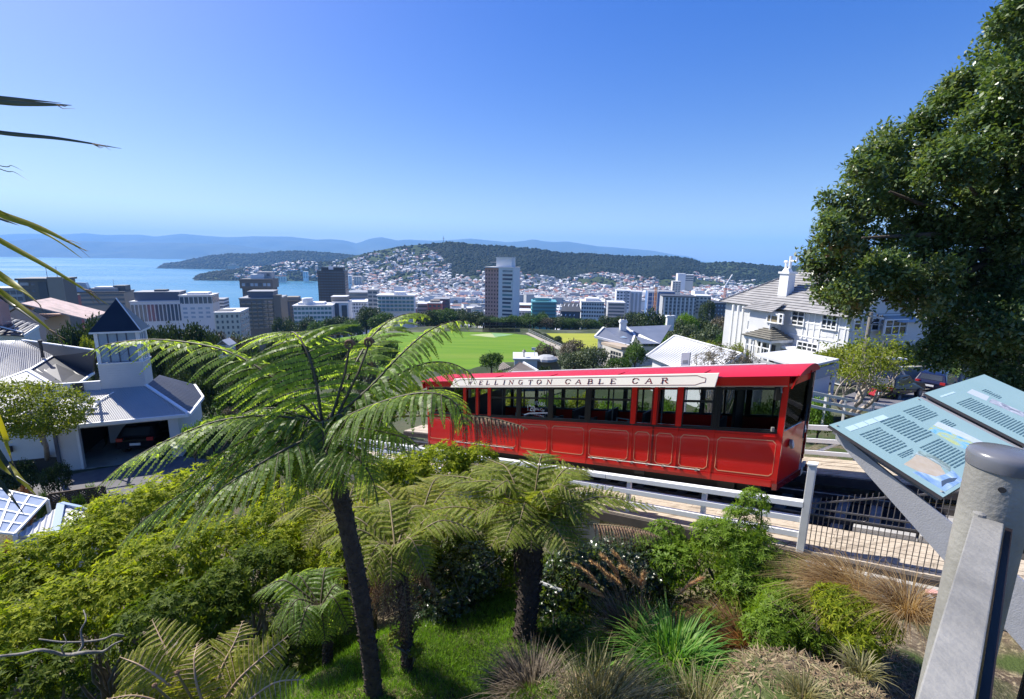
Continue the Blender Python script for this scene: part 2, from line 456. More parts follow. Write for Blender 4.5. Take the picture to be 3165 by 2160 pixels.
BACK = [(-500, 726), (-200, 716), (0, 726), (45, 722), (95, 722), (189, 725), (261, 720), (321, 726), (427, 724.5), (480, 731), (560, 722), (643, 729), (702, 733), (789, 730), (895, 731), (978, 740.5), (1024, 738.6), (1069, 743.5), (1103, 752), (1145, 737), (1179, 732), (1228, 745), (1258, 740), (1338, 744), (1406, 740.5), (1451, 737), (1527, 744), (1565, 748), (1610, 746), (1648, 739), (1678, 745), (1716, 748), (1754, 746), (1792, 752), (1848, 761), (1886, 763), (1943, 768), (2019, 774.6), (2089, 788), (2135, 797), (2165, 809), (2200, 816)]
FRONT = [(-500, 742), (-200, 748), (0, 748), (113, 737), (227, 744.6), (303, 746), (416, 750), (567, 750), (681, 754), (732, 757), (827, 771), (900, 780), (1000, 790), (1100, 797)]
FARPEN = [(484, 831), (507, 815), (548, 811), (605, 799), (649, 790), (713, 784), (789, 784), (865, 776), (940, 776), (1016, 780), (1084, 788), (1150, 794), (1240, 800)]
POINT = [(600, 862), (612, 850), (649, 839), (700, 836), (781, 826), (842, 820), (921, 805), (990, 810), (1054, 806), (1110, 803), (1160, 803)]
MTVIC = [(1040, 812), (1060, 803), (1099, 790), (1167, 774.5), (1235, 761), (1319, 754), (1356, 752), (1387, 748), (1413, 748), (1489, 757.5), (1565, 761), (1652, 769), (1739, 782), (1811, 784), (1905, 790), (1981, 793), (2056, 792), (2100, 795), (2135, 800), (2172, 812), (2222, 810), (2278, 810), (2354, 820), (2430, 826), (2475, 822), (2560, 815), (2700, 800), (2900, 790)]
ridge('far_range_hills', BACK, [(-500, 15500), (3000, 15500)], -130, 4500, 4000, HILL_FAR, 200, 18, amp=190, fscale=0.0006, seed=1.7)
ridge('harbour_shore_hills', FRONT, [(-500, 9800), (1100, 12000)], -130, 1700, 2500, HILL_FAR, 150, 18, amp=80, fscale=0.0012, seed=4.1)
FPEN = ridge('peninsula_hill', FARPEN, [(484, 4100), (1240, 4100)], -124, 420, 600, HILL_MID, 160, 20, amp=18, fscale=0.006, seed=2.2)
PT = ridge('point_hill', POINT, [(600, 2330), (1160, 2500)], -123, 230, 300, HILL_TOWN, 150, 24, amp=10, fscale=0.012, seed=8.2)
MV = ridge('mount_hill', MTVIC, [(1040, 2450), (1400, 2300), (2100, 2300), (2900, 2000)], -116, 760, 700, HILL_TOWN, 240, 44, amp=16, fscale=0.006, seed=5.5, pw=0.85)
def on_hill(H, u, t):
    """point on a hill body: u along the crest 0..1, t 0 (foot) .. 1 (crest)"""
    X, Y, Z = H; n = X.shape[1]; k = X.shape[0]-8
    i = u*(n-1); j = t*k
    i0, j0 = int(min(i, n-2)), int(min(j, k-1)); a, b = i-i0, j-j0
    f = lambda M: (M[j0, i0]*(1-a)+M[j0, i0+1]*a)*(1-b) + (M[j0+1, i0]*(1-a)+M[j0+1, i0+1]*a)*b
    return Vector((f(X), f(Y), f(Z)))

# ------------------------------------------------------------------ the air
def haze_box():
    lo, hi = -128.0, 950.0
    mb = MB(); mb.box((0, 0, (lo+hi)/2), (43000, 43000, hi-lo))
    m = bpy.data.materials.new('air'); m.use_nodes = True
    nt = m.node_tree; nt.nodes.remove(nt.nodes['Principled BSDF'])
    v = nt.nodes.new('ShaderNodeVolumePrincipled')
    v.inputs['Color'].default_value = (0.27, 0.56, 1.0, 1); v.inputs['Density'].default_value = HAZE_D; v.inputs['Anisotropy'].default_value = 0.0
    nt.links.new(v.outputs[0], nt.nodes['Material Output'].inputs['Volume'])
    o = mb.build('haze', m); tag(o, kind='stuff')
HAZE_D = 7.0e-5
haze_box()
# ------------------------------------------------------------------ foliage building blocks
def unit(v): return v/np.maximum(np.linalg.norm(v, axis=-1, keepdims=True), 1e-9)
def leaf_quads(C, D, N, L, W, fold=0.15, curl=0.0):
    """one folded four-point leaf per row: C base, D direction, N face normal, L length, W width"""
    n = len(C); D = unit(D); S = unit(np.cross(D, N)); N = np.cross(S, D)
    L = np.broadcast_to(L, (n,))[:, None]; W = np.broadcast_to(W, (n,))[:, None]
    mid = C + D*L*0.45
    tip = C + D*L - N*L*curl
    V = np.stack([C, mid + S*W*0.5 + N*W*fold, tip, mid - S*W*0.5 + N*W*fold], 1).reshape(-1, 3)
    Fq = np.arange(n*4, dtype=np.int32).reshape(n, 4)
    return V, Fq
def join_vf(parts):
    V = []; Fc = []; b = 0
    for v, f in parts:
        V.append(v); Fc.append(f + b); b += len(v)
    return np.concatenate(V), np.concatenate(Fc)
def rnd_dirs(n, rng): return unit(rng.normal(size=(n, 3)))
def lobed_crown(rng, lobes, n, leaf, k=3, aspect=0.55, up=0.35, shell=(0.72, 1.03), gap=0.25, gscale=2.3, out=0.8, fold=0.15, low=-0.55):
    """leaf clumps over the shells of several ellipsoid lobes, thinned by noise so that light and gaps show"""
    lobes = np.asarray(lobes, float); vol = lobes[:, 3]*lobes[:, 4]*0.6 + lobes[:, 5]*lobes[:, 3]*0.4
    pick = rng.choice(len(lobes), size=n, p=vol/vol.sum())
    d = rnd_dirs(n, rng); lb = lobes[pick]
    r = rng.uniform(shell[0], shell[1], n)[:, None]
    keep = d[:, 2] > low
    p = lb[:, :3] + d*lb[:, 3:6]*r; nrm = unit(d/lb[:, 3:6])
    # drop what is deep inside another lobe
    for j in range(len(lobes)):
        q = (p-lobes[j, :3])/lobes[j, 3:6]
        keep &= ~((np.linalg.norm(q, axis=1) < 0.62) & (pick != j))
    ph = rng.uniform(0, 6, 3)
    s = np.sin(p[:, 0]*gscale*2.1+ph[0])*np.sin(p[:, 1]*gscale*1.9+ph[1])*np.sin(p[:, 2]*gscale*2.6+ph[2])+0.5*np.sin(p[:, 0]*gscale*5.3+ph[1])*np.sin(p[:, 1]*gscale*4.7+ph[2])*np.sin(p[:, 2]*gscale*5.9)
    keep &= (s > -gap*1.6+0.02*rng.normal(size=n)) | (rng.random(n) > 0.7)
    p, nrm = p[keep], nrm[keep]; m = len(p)
    C = np.repeat(p, k, 0) + rng.normal(size=(m*k, 3))*leaf*0.7
    N0 = np.repeat(nrm, k, 0)
    D = unit(N0*out*0.6 + rnd_dirs(m*k, rng)*0.9 + np.array([0, 0, -0.1]))
    N = unit(N0*0.7 + rnd_dirs(m*k, rng)*0.65 + np.array([0, 0, up]))
    L = leaf*rng.uniform(0.7, 1.4, m*k)
    return leaf_quads(C, D, N, L, L*aspect, fold)

OLIVE_DARK = leaf_mat('dark_evergreen_leaves', [(0.010, 0.022, 0.008), (0.022, 0.045, 0.013), (0.050, 0.085, 0.022), (0.10, 0.13, 0.045)], 0.55, 0.25, 0.15, clump=0.5, cscale=1.2)
GREEN_MID = leaf_mat('mid_green_leaves', [(0.012, 0.035, 0.008), (0.03, 0.075, 0.014), (0.06, 0.125, 0.02), (0.11, 0.18, 0.04)], 0.55, 0.22, 0.25, clump=0.4, cscale=1.2)
GREEN_BRIGHT = leaf_mat('bright_green_leaves', [(0.03, 0.075, 0.008), (0.07, 0.16, 0.015), (0.13, 0.24, 0.03), (0.2, 0.3, 0.05)], 0.55, 0.22, 0.35, clump=0.4, cscale=1.2)
YELLOW_GREEN = leaf_mat('yellow_green_leaves', [(0.06, 0.09, 0.01), (0.14, 0.19, 0.02), (0.22, 0.27, 0.03), (0.30, 0.31, 0.06)], 0.55, 0.22, 0.35, clump=0.4, cscale=1.2)
GREY_GREEN = leaf_mat('grey_green_leaves', [(0.03, 0.05, 0.026), (0.06, 0.09, 0.045), (0.10, 0.135, 0.07), (0.16, 0.19, 0.11)], 0.5, 0.3, 0.2, clump=0.5, cscale=1.2)
GREY_BROWN = leaf_mat('grey_brown_twiggy_leaves', [(0.05, 0.045, 0.03), (0.10, 0.09, 0.06), (0.16, 0.14, 0.10), (0.22, 0.2, 0.15)], 0.6, 0.3, 0.1, clump=0.4, cscale=1.2)

def make_crowns():
    out = []
    for v in range(7):
        rng = np.random.default_rng(100+v)
        lobes = [(0, 0, 0, .62, .62, .5)]
        for i in range(rng.integers(7, 11)):
            a = rng.uniform(0, 6.28); e = rng.uniform(-.2, .9); rr = rng.uniform(.38, .62)
            lobes.append((math.cos(a)*math.cos(e)*rr*1.1, math.sin(a)*math.cos(e)*rr*1.1, math.sin(e)*rr*.85, *(rng.uniform(.28, .46)*np.array([1, 1, .8]))))
        V, Fq = lobed_crown(rng, lobes, 2300, 0.085, 3, 0.62, gap=0.28, gscale=2.6)
        out.append(np_mesh('crown', V, Fq, OLIVE_DARK))
    return out
CROWNS = make_crowns()
def make_trunk():
    mb = MB(); rng = random.Random(3)
    mb.tube([(0, 0, 0), (0.02, 0.01, .35), (-.01, .02, .7), (0.01, 0, 1.0)], [.085, .06, .05, .03], 7)
    for k in range(5):
        a = k*1.3+rng.random(); 
        mb.tube([(0, 0, .45+.08*k), (math.cos(a)*.25, math.sin(a)*.25, .75+.05*k), (math.cos(a)*.5, math.sin(a)*.5, 1.0+.05*k)], [.035, .022, .01], 5)
    return mb.mesh('trunk', BARK_DARK)
TRUNK = make_trunk()
def set_mat(o, m):
    o.material_slots[0].link = 'OBJECT'; o.material_slots[0].material = m
_tn = [0]
def tree(c, r, label, m=OLIVE_DARK, group=None, sq=0.85, name='tree', v=None, ground=None, cat='tree'):
    """c: middle of the crown; the trunk reaches the ground below"""
    c = Vector(c); i = _tn[0]; _tn[0] += 1
    z0 = gz(c.x, c.y) if ground is None else ground
    z0 = min(z0, c.z - r*sq*0.5)
    top = c.z + r*sq*.95                               # crowns of trees on the slope reach down towards the ground
    low = max(z0 + 0.10*(top-z0), top - (9.0 if name in ('bush', 'shrub') else 4.6)*r)
    if low < c.z - r*sq*.6: sq = (top-low)/1.6/r; c.z = low + .63*sq*r
    t = thing(name, label, cat, (c.x, c.y, z0), group)
    h = c.z - z0
    link('trunk', TRUNK, t, (c.x, c.y, z0-0.1), rotz=i*1.1, scale=(r*0.9, r*0.9, h+0.1))
    cr = link('crown', CROWNS[(i*3 + (i//7)) % 7 if v is None else v], t, (c.x, c.y, c.z), rotz=i*2.399, scale=(r*(1+0.12*math.sin(i*1.7)), r*(1-0.1*math.sin(i*2.3)), r*sq))
    if m is not OLIVE_DARK: set_mat(cr, m)
    return t
def ptree(px, py, rpx, Y, label, m=OLIVE_DARK, group=None, sq=0.85, **k):
    c = P(px, py, Y); d = (RM.inverted() @ c).z*-1
    return tree(c, rpx/F_PX*d*1.0, label, m, group, sq, **k)

def landmark(px):
    for lim, s in ((240, 'left of the pointed tower'), (420, 'behind the pointed tower'), (560, 'below the columned office'), (660, 'below the white box building'), (740, 'below the cream building'), (870, 'below the brown concrete block'), (950, 'below the roof tank office'), (1030, 'below the black tower'), (1120, 'below the slab building'), (1290, 'below the long apartment block'), (1400, 'below the small red building'), (1480, 'left of the high rise'), (1560, 'at the foot of the high rise'), (1640, 'right of the high rise'), (1730, 'below the teal glass building'), (1810, 'below the ribbed roof'), (1890, 'below the white office'), (2000, 'below the slab towers'), (2100, 'below the blue site'), (9999, 'below the grey apartments')):
        if px < lim: return s
# ------------------------------------------------------------------ trees between the near bank and the town
BELT = 'trees in the belt beyond the playing field'
for px, py, r, Y, m in [(880, 985, 34, 300, OLIVE_DARK), (935, 1000, 36, 285, OLIVE_DARK), (985, 1008, 40, 275, GREEN_MID), (1040, 1000, 40, 280, OLIVE_DARK), (1085, 1012, 38, 270, GREEN_MID), (1130, 975, 42, 285, OLIVE_DARK), (1170, 990, 36, 280, GREEN_MID),
  (1322, 985, 38, 275, OLIVE_DARK), (1365, 980, 40, 275, GREEN_MID), (1410, 978, 38, 280, OLIVE_DARK), (1455, 985, 34, 275, OLIVE_DARK), (1500, 998, 30, 270, OLIVE_DARK), (1540, 1000, 28, 270, GREEN_MID), (1580, 995, 32, 270, GREEN_MID), (1612, 1000, 30, 268, GREEN_MID),
  (1650, 992, 36, 270, GREEN_MID), (1690, 1003, 30, 268, GREY_BROWN), (1720, 1003, 34, 268, OLIVE_DARK), (1760, 1005, 32, 266, GREEN_MID), (1800, 1008, 32, 266, OLIVE_DARK), (1842, 1010, 28, 266, GREEN_MID), (1880, 1000, 30, 272, OLIVE_DARK), (1925, 995, 30, 275, OLIVE_DARK), (1965, 985, 34, 270, OLIVE_DARK)]:
    lab = {id(OLIVE_DARK): f'dark evergreen tree in the belt beyond the field {landmark(px)}', id(GREEN_MID): f'mid green tree in the belt beyond the field {landmark(px)}', id(GREY_BROWN): 'grey leafless looking tree in the belt beyond the field'}[id(m)]
    ptree(px, py, r*1.2, Y, lab, m, BELT)
    ptree(px+20, py-5, r*1.05, Y+16, lab.replace('in the belt beyond the field', 'at the back of the belt'), m, BELT)
LEFTG = 'dark trees standing behind the white house with the tower'
for px, py, r, Y in [(205, 1000, 62, 75), (265, 985, 66, 78), (335, 1000, 60, 72), (180, 1045, 50, 66), (300, 1040, 60, 68), (385, 1000, 50, 80), (455, 1000, 44, 84), (500, 1010, 62, 80), (470, 1050, 60, 72), (560, 1000, 60, 86), (620, 1005, 64, 84), (585, 1050, 62, 74), (540, 1075, 50, 66), (660, 1040, 52, 80), (375, 965, 22, 95)]:
    ptree(px, py, r, Y, f'dark evergreen in the {"upper" if py < 1020 else "lower"} thicket {landmark(px)}', OLIVE_DARK, LEFTG, sq=0.9)
MIDG = 'trees on the slope between the tower house and the playing field'
for px, py, r, Y, m in [(700, 1035, 46, 90, GREY_BROWN), (745, 1030, 50, 95, GREY_GREEN), (725, 1085, 44, 70, GREEN_MID), (770, 1080, 46, 75, GREEN_MID), (800, 1110, 50, 60, GREEN_MID), (735, 1130, 60, 52, OLIVE_DARK), (650, 1100, 46, 58, OLIVE_DARK), (850, 1040, 52, 105, OLIVE_DARK), (905, 1050, 50, 110, OLIVE_DARK), (960, 1050, 52, 115, GREEN_MID), (1020, 1045, 46, 120, OLIVE_DARK), (1080, 1060, 52, 110, OLIVE_DARK), (860, 1090, 60, 70, OLIVE_DARK), (1130, 1090, 50, 80, GREY_BROWN), (640, 1165, 60, 40, OLIVE_DARK), (560, 1145, 40, 42, OLIVE_DARK), (740, 1200, 70, 36, GREEN_MID), (830, 1170, 70, 42, OLIVE_DARK), (960, 1140, 60, 60, GREEN_MID), (1060, 1140, 60, 60, OLIVE_DARK), (1200, 1050, 40, 130, GREEN_MID)]:
    lab = {id(OLIVE_DARK): f'dark evergreen slope tree {"low" if py > 1095 else "high"} {landmark(px)}', id(GREEN_MID): f'fresh green slope tree {"low" if py > 1095 else "high"} {landmark(px)}', id(GREY_BROWN): f'grey brown twiggy tree {landmark(px)}', id(GREY_GREEN): 'pale grey green tree on the slope below the tower house'}[id(m)]
    ptree(px, py, r, Y, lab, m, MIDG)
for px, py, r, Y, m in [(960, 1230, 66, 40, GREEN_MID), (1060, 1225, 66, 36, OLIVE_DARK), (1010, 1290, 60, 27, GREEN_MID), (900, 1290, 64, 26, OLIVE_DARK), (1110, 1290, 56, 25, YELLOW_GREEN), (850, 1350, 66, 20, GREEN_BRIGHT), (960, 1360, 66, 19, GREEN_MID), (1190, 1240, 50, 30, GREEN_BRIGHT), (760, 1300, 60, 24, GREEN_MID), (830, 1240, 60, 32, OLIVE_DARK), (1270, 1200, 50, 32, YELLOW_GREEN), (780, 1400, 60, 17, YELLOW_GREEN)]:
    ptree(px, py, r, Y, {id(OLIVE_DARK): 'dark bush', id(GREEN_MID): 'mid green bush', id(YELLOW_GREEN): 'yellow green bush', id(GREEN_BRIGHT): 'bright green bush'}[id(m)]+f' seen through the fern fronds {landmark(px)}', m, 'bushes between the garage and the red car', name='bush', cat='bush')
# single trees that can be picked out
ptree(275, 1035, 34, 46, 'short palm like tree with yellow green tufted leaves beside the tower', YELLOW_GREEN, v=3)
ptree(70, 1048, 30, 38, 'low green bush behind the corrugated roof ridge', GREEN_MID)
ptree(165, 1060, 40, 38, 'green bush beside the thin black flue pipe', GREEN_MID)
ptree(1520, 1112, 47, 62, 'small fresh green tree standing at the near edge of the playing field', GREEN_MID, v=1)
ptree(1695, 1080, 42, 80, 'dark grey shrub tree beside the corner of the playing field', GREY_BROWN)
ptree(1760, 1075, 45, 85, 'dark grey green shrub tree left of the blue roofed house', GREY_BROWN)
ptree(1775, 1115, 55, 58, 'soft grey green feathery tree before the flat roofed house', GREY_GREEN)
ptree(1835, 1105, 60, 58, 'larger soft grey green feathery tree beside the bay windows', GREY_GREEN)
ptree(1685, 1130, 27, 50, 'small round dark bush by the flat roofed house', OLIVE_DARK)
ptree(1910, 1125, 42, 50, 'mixed green shrub below the bay windowed house', GREEN_MID)
ptree(1965, 1080, 50, 55, 'dark green tree against the blue grey roof edge', GREEN_MID)
ptree(1560, 1165, 50, 40, 'bright green bush rising just above the red roof end', GREEN_BRIGHT)
ptree(1390, 1165, 62, 32, 'bright yellow green bush behind the left end of the red car', YELLOW_GREEN)
ptree(1450, 1175, 50, 32, 'bright green bush behind the red car roof', GREEN_BRIGHT)
ptree(2035, 965, 67, 160, 'broad dark tree above the blue grey roof', OLIVE_DARK, sq=0.6)
ptree(2075, 995, 32, 120, 'light green palm like tree left of the far chimney', GREEN_BRIGHT)
ptree(2105, 1015, 52, 95, 'grey green rounded tree right of the far chimney', GREY_GREEN)
ptree(2130, 985, 45, 110, 'bright green tree behind the far chimney', GREEN_BRIGHT)
ptree(2175, 1000, 37, 110, 'dark tree before the grey flats', OLIVE_DARK)
ptree(2200, 1025, 62, 80, 'pale grey green round tree next to the big white house', GREY_GREEN)
ptree(2235, 985, 42, 100, 'brownish tree in front of the dark apartment block', GREY_BROWN)
ptree(2240, 1035, 42, 70, 'green tree against the side of the big white house', GREEN_MID)
ptree(2150, 1065, 45, 52, 'yellow flowering shrub behind the white iron roof', YELLOW_GREEN)
ptree(2215, 1070, 47, 52, 'yellow green shrub above the white iron roof', YELLOW_GREEN)
ptree(2275, 1090, 50, 50, 'yellow green shrub beside the porch of the big white house', YELLOW_GREEN)
ptree(2190, 960, 32, 250, 'dark cone shaped conifer before the grey apartment block', OLIVE_DARK, sq=1.6)
ptree(650, 1290, 60, 24, 'rounded green shrub right of the garage', GREEN_MID, sq=0.7)
ptree(700, 1265, 40, 26, 'brownish green shrub above the garage corner', GREY_BROWN, sq=0.7)
ptree(590, 1300, 36, 22, 'light green shrub at the garage wall', GREEN_BRIGHT, sq=0.7)
ptree(2690, 1100, 90, 36, 'yellow green shrub tree beyond the utility pole', YELLOW_GREEN)
ptree(2800, 1075, 60, 40, 'yellow green tree in front of the bay window', YELLOW_GREEN)
ptree(2560, 1085, 50, 40, 'bright green tree at the corner of the white house', YELLOW_GREEN)
ptree(2480, 1060, 26, 44, 'dark green creeper bush on the white house wall', OLIVE_DARK)
ptree(2540, 1250, 60, 20, 'bright fern like shrub behind the end of the red car', GREEN_BRIGHT)
ptree(2470, 1240, 50, 21, 'bright green shrub beside the cable car windscreen', YELLOW_GREEN)
CABIN_G = 'garden shrubs seen through the cable car windows'
for px, py, r, Y, m in [(1500, 1230, 60, 24, YELLOW_GREEN), (1600, 1240, 60, 23, YELLOW_GREEN), (1700, 1240, 60, 22, GREEN_BRIGHT), (1800, 1235, 55, 22, YELLOW_GREEN), (1890, 1245, 55, 20, GREEN_BRIGHT), (1980, 1250, 60, 20, GREEN_MID), (2080, 1240, 55, 19, GREEN_BRIGHT), (2180, 1245, 60, 19, GREEN_MID), (2290, 1250, 60, 18, GREEN_MID), (2370, 1250, 56, 18, GREEN_MID), (1400, 1240, 60, 26, GREEN_MID)]:
    ptree(px, py, r, Y, {id(YELLOW_GREEN): 'yellow green garden shrub seen through the cable car windows', id(GREEN_BRIGHT): 'bright green garden shrub seen through the cable car windows', id(GREEN_MID): f'mid green garden shrub behind the {"left" if px < 1700 else "middle" if px < 2100 else "right"} windows of the cable car'}[id(m)], m, CABIN_G, name='shrub', cat='shrub')
# ------------------------------------------------------------------ town: shared pieces
def unit_box_mesh(name, m):
    mb = MB(); mb.box((0, 0, 0), (1, 1, 1)); return mb.mesh(name, m)
W_SHADE = mat('pale_render', (0.68, 0.69, 0.69), (0.80, 0.80, 0.79), 0.15, 0.7)
W_CREAM = mat('cream_render', (0.58, 0.54, 0.46), (0.66, 0.62, 0.54), 0.15, 0.7)
W_GREY = mat('grey_render', (0.33, 0.34, 0.35), (0.42, 0.43, 0.43), 0.15, 0.75)
W_BROWN = mat('brown_concrete', (0.13, 0.115, 0.10), (0.19, 0.17, 0.15), 0.12, 0.85)
W_TAN = mat('tan_concrete', (0.23, 0.2, 0.165), (0.31, 0.275, 0.23), 0.12, 0.85)
W_BLACK = mat('black_tower_cladding', (0.018, 0.018, 0.024), (0.03, 0.03, 0.036), 0.2, 0.3)
W_DARKBLUE = mat('slate_blue_cladding', (0.05, 0.07, 0.11), (0.08, 0.10, 0.15), 0.2, 0.45)
W_BRICK = mat('red_brown_brick', (0.58, 0.30, 0.245), (0.66, 0.38, 0.32), 0.5, 0.85)
W_RED = mat('brick_red_render', (0.40, 0.10, 0.085), (0.46, 0.15, 0.12), 0.3, 0.75)
W_TEAL = mat('teal_panel', (0.10, 0.32, 0.35), (0.15, 0.42, 0.44), 0.2, 0.4)
W_SALMON = mat('salmon_render', (0.52, 0.33, 0.27), (0.58, 0.4, 0.33), 0.4, 0.8)
R_WHITE = mat('white_roof_membrane', (0.54, 0.55, 0.56), (0.68, 0.68, 0.67), 0.1, 0.6)
R_GREY = mat('grey_roof_sheet', (0.22, 0.23, 0.25), (0.34, 0.35, 0.36), 0.1, 0.6)
R_DARK = mat('dark_roof_sheet', (0.045, 0.05, 0.06), (0.09, 0.095, 0.105), 0.1, 0.55)
R_RUST = mat('rust_red_roof', (0.24, 0.10, 0.075), (0.33, 0.16, 0.12), 0.3, 0.7)
G_TOWN = mat('town_window_glass', (0.02, 0.03, 0.045), (0.10, 0.14, 0.19), 0.11, 0.08, 0.9, detail=2, contrast=2)
G_TEAL = mat('teal_window_glass', (0.03, 0.10, 0.12), (0.16, 0.32, 0.34), 0.13, 0.08, 0.9, detail=2, contrast=2)
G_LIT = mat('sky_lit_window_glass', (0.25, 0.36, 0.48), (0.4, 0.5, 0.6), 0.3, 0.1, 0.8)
_ub = {}
def ubox(name, m):
    k = (name, m.name)
    if k not in _ub: _ub[k] = unit_box_mesh(name, m)
    return _ub[k]
class Bld:
    """a building on its own axes: x along the face seen, y into its depth, z up from the roof line down"""
    def __init__(s, label, px0, px1, ytop, Y, depth, wall, cat='building', name='office_building', rz=0.0, base=None, group=None, wall_h=None):
        c0 = P((px0+px1)/2, ytop, Y); dist = Vector((c0.x, c0.y, 0)).length
        r = ray((px0+px1)/2, ytop); view = math.atan2(c0.x, c0.y)
        ad = (RM.inverted() @ c0).z*-1
        s.w = (px1-px0)/F_PX*ad*abs(math.cos(view))**0.5
        s.rz = rz - view*0.55
        s.top = c0.z; g = gz(c0.x, c0.y+depth/2) - 2 if base is None else base
        s.z0 = min(g, c0.z-3) if wall_h is None else c0.z - wall_h
        s.ax = Vector((math.cos(s.rz), math.sin(s.rz), 0)); s.ay = Vector((-math.sin(s.rz), math.cos(s.rz), 0))
        s.o = Vector((c0.x, c0.y, 0)); s.d = depth
        s.t = thing(name, label, cat, (c0.x, c0.y, s.z0), group)
        if wall: s.block('wall', wall, -s.w/2, s.w/2, 0, depth, s.z0, s.top)
    def pt(s, x, y, z): return s.o + s.ax*x + s.ay*y + Vector((0, 0, z))
    def block(s, name, m, x0, x1, y0, y1, z0, z1, parent=None):
        me = ubox(name, m)
        o = link(name, me, parent or s.t, s.pt((x0+x1)/2, (y0+y1)/2, (z0+z1)/2), rotz=s.rz, scale=(abs(x1-x0), abs(y1-y0), abs(z1-z0)))
        return o
    def poly(s, name, m, pts, th=0.3):
        mb = MB(); mb.slab([s.pt(*p) for p in pts], th); return mb.build(name, m, s.t)
    def roofcap(s, m, over=0.4, th=0.6, z=None):
        z = s.top if z is None else z
        s.block('roof', m, -s.w/2-over, s.w/2+over, -over, s.d+over, z+0.003, z+th)
    def grid(s, rows, cols, m=G_TOWN, x0=None, x1=None, ztop=None, fh=3.5, fw=0.62, ff=0.5, proud=0.12, y=0.0, name='window'):
        x0 = -s.w/2 if x0 is None else x0; x1 = s.w/2 if x1 is None else x1; zt = s.top if ztop is None else ztop
        cw = (x1-x0)/cols
        for r in range(rows):
            zc = zt - fh*(r+0.55)
            for c in range(cols):
                xc = x0 + cw*(c+0.5)
                s.block(name, m, xc-cw*fw/2, xc+cw*fw/2, y-proud, y+0.2, zc-fh*ff/2, zc+fh*ff/2)
    def bands(s, rows, m=G_TOWN, x0=None, x1=None, ztop=None, fh=3.5, ff=0.5, proud=0.1, both=True, name='window_band'):
        x0 = -s.w/2+0.5 if x0 is None else x0; x1 = s.w/2-0.5 if x1 is None else x1; zt = s.top if ztop is None else ztop
        for r in range(rows):
            zc = zt - fh*(r+0.55)
            s.block(name, m, x0, x1, -proud, 0.3, zc-fh*ff/2, zc+fh*ff/2)
    def side_grid(s, rows, cols, m=G_TOWN, left=False, ztop=None, fh=3.5, fw=0.6, ff=0.5, name='window'):
        zt = s.top if ztop is None else ztop; cw = s.d/cols; x = -s.w/2 if left else s.w/2
        for r in range(rows):
            zc = zt - fh*(r+0.55)
            for c in range(cols):
                yc = cw*(c+0.5)
                s.block(name, m, x-0.12, x+0.12, yc-cw*fw/2, yc+cw*fw/2, zc-fh*ff/2, zc+fh*ff/2)
def hgt(px, y0, y1, Y):
    return (P(px, y0, Y)-P(px, y1, Y)).z

# ------------------------------------------------------------------ buildings that can be picked out, from the harbour side rightwards
b = Bld('brown slab building with two thin roof masts and a wavy roof edge', 62, 182, 866, 300, 22, W_BROWN, name='brown_building', base=-90)
b.roofcap(R_DARK, 1.0, 1.2)
b.block('stair_tower', W_TAN, 4, 11.5, -1.2, -0.01, b.z0, b.top+2.0); b.block('wall_recess', R_DARK, -1.0, 3.2, -0.35, -0.01, b.z0, b.top-1)
for x in (2.2, 7.2): b.block('roof_mast', W_GREY, x-.12, x+.12, 5, 5.24, b.top+1.2, b.top+8.5)
b.grid(4, 3, x0=-11, x1=-2, fh=4.2, ff=0.4)
b.block('roof_sign', W_GREY, -9.5, -5.5, -0.5, -0.01, b.top-3.2, b.top-1.4)
b = Bld('low dark glass fronted building beside the brown slab', -60, 60, 893, 290, 20, W_GREY, name='low_building', base=-90)
b.roofcap(R_GREY); b.grid(3, 7, fh=4.0, ff=0.62, fw=0.85)
b = Bld('small dark red building with a chimney by the harbour', 184, 224, 916, 330, 12, W_RED, name='red_building', base=-90)
b.roofcap(R_DARK, 0.3, 0.8); b.block('chimney', W_RED, -4.4, -3.2, 2, 3.2, b.top, b.top+5.5); b.grid(2, 3, fh=4.0)
b = Bld('pale building with a slanted glass gable and dark roof decks', 222, 378, 905, 420, 26, W_TAN, name='stepped_building', base=-105)
b.roofcap(R_DARK, 0.6, 1.0)
b.poly('glass_gable', G_LIT, [(-22, 2, b.top+1), (-6, 2, b.top+1), (-8, 2, b.top+9), (-17, 2, b.top+9.5)], 6)
b.block('roof_deck', R_GREY, -6, 14, 3, 22, b.top+1.05, b.top+4); b.block('plant_room', R_DARK, 10, 19, 6, 20, b.top+1.1, b.top+6); b.block('roof_deck', R_WHITE, -3, 11, 5, 18, b.top+4.01, b.top+5)
b.block('flagpole', W_GREY, 12.4, 12.6, 1, 1.2, b.top+1, b.top+12); b.bands(3, fh=4.0)
b = Bld('pink gabled hall with a pale tiled roof beyond the dark house', 10, 130, 990, 120, 16, W_SALMON, name='gabled_hall', base=-34)
zt = b.top; b.poly('gable', W_SALMON, [(-5, -.02, zt), (5, -.02, zt), (0.5, -.02, zt+3.9)], 0.3)
PINKTILE = mat('pale_pink_tile_roof', (0.46, 0.33, 0.29), (0.60, 0.47, 0.42), 1.5, 0.8, bump=0.3, bscale=6, dirt=(0.3, 0.25, 0.22))
b.poly('roof_slope', PINKTILE, [(0.3, -.4, zt+4.2), (-6, -.4, zt-0.4), (-6, 17, zt-0.4), (0.3, 17, zt+4.2)], 0.3)
b.poly('roof_slope', PINKTILE, [(0.31, -.4, zt+4.2), (0.31, 17, zt+4.2), (13, 16, zt-0.4), (13, -.4, zt-0.4)], 0.3)
b = Bld('white columned office building under a slate blue roof storey', 408, 556, 934, 420, 30, W_SHADE, name='columned_building', base=-108)
b.roofcap(R_WHITE, 0.5, 1.2)
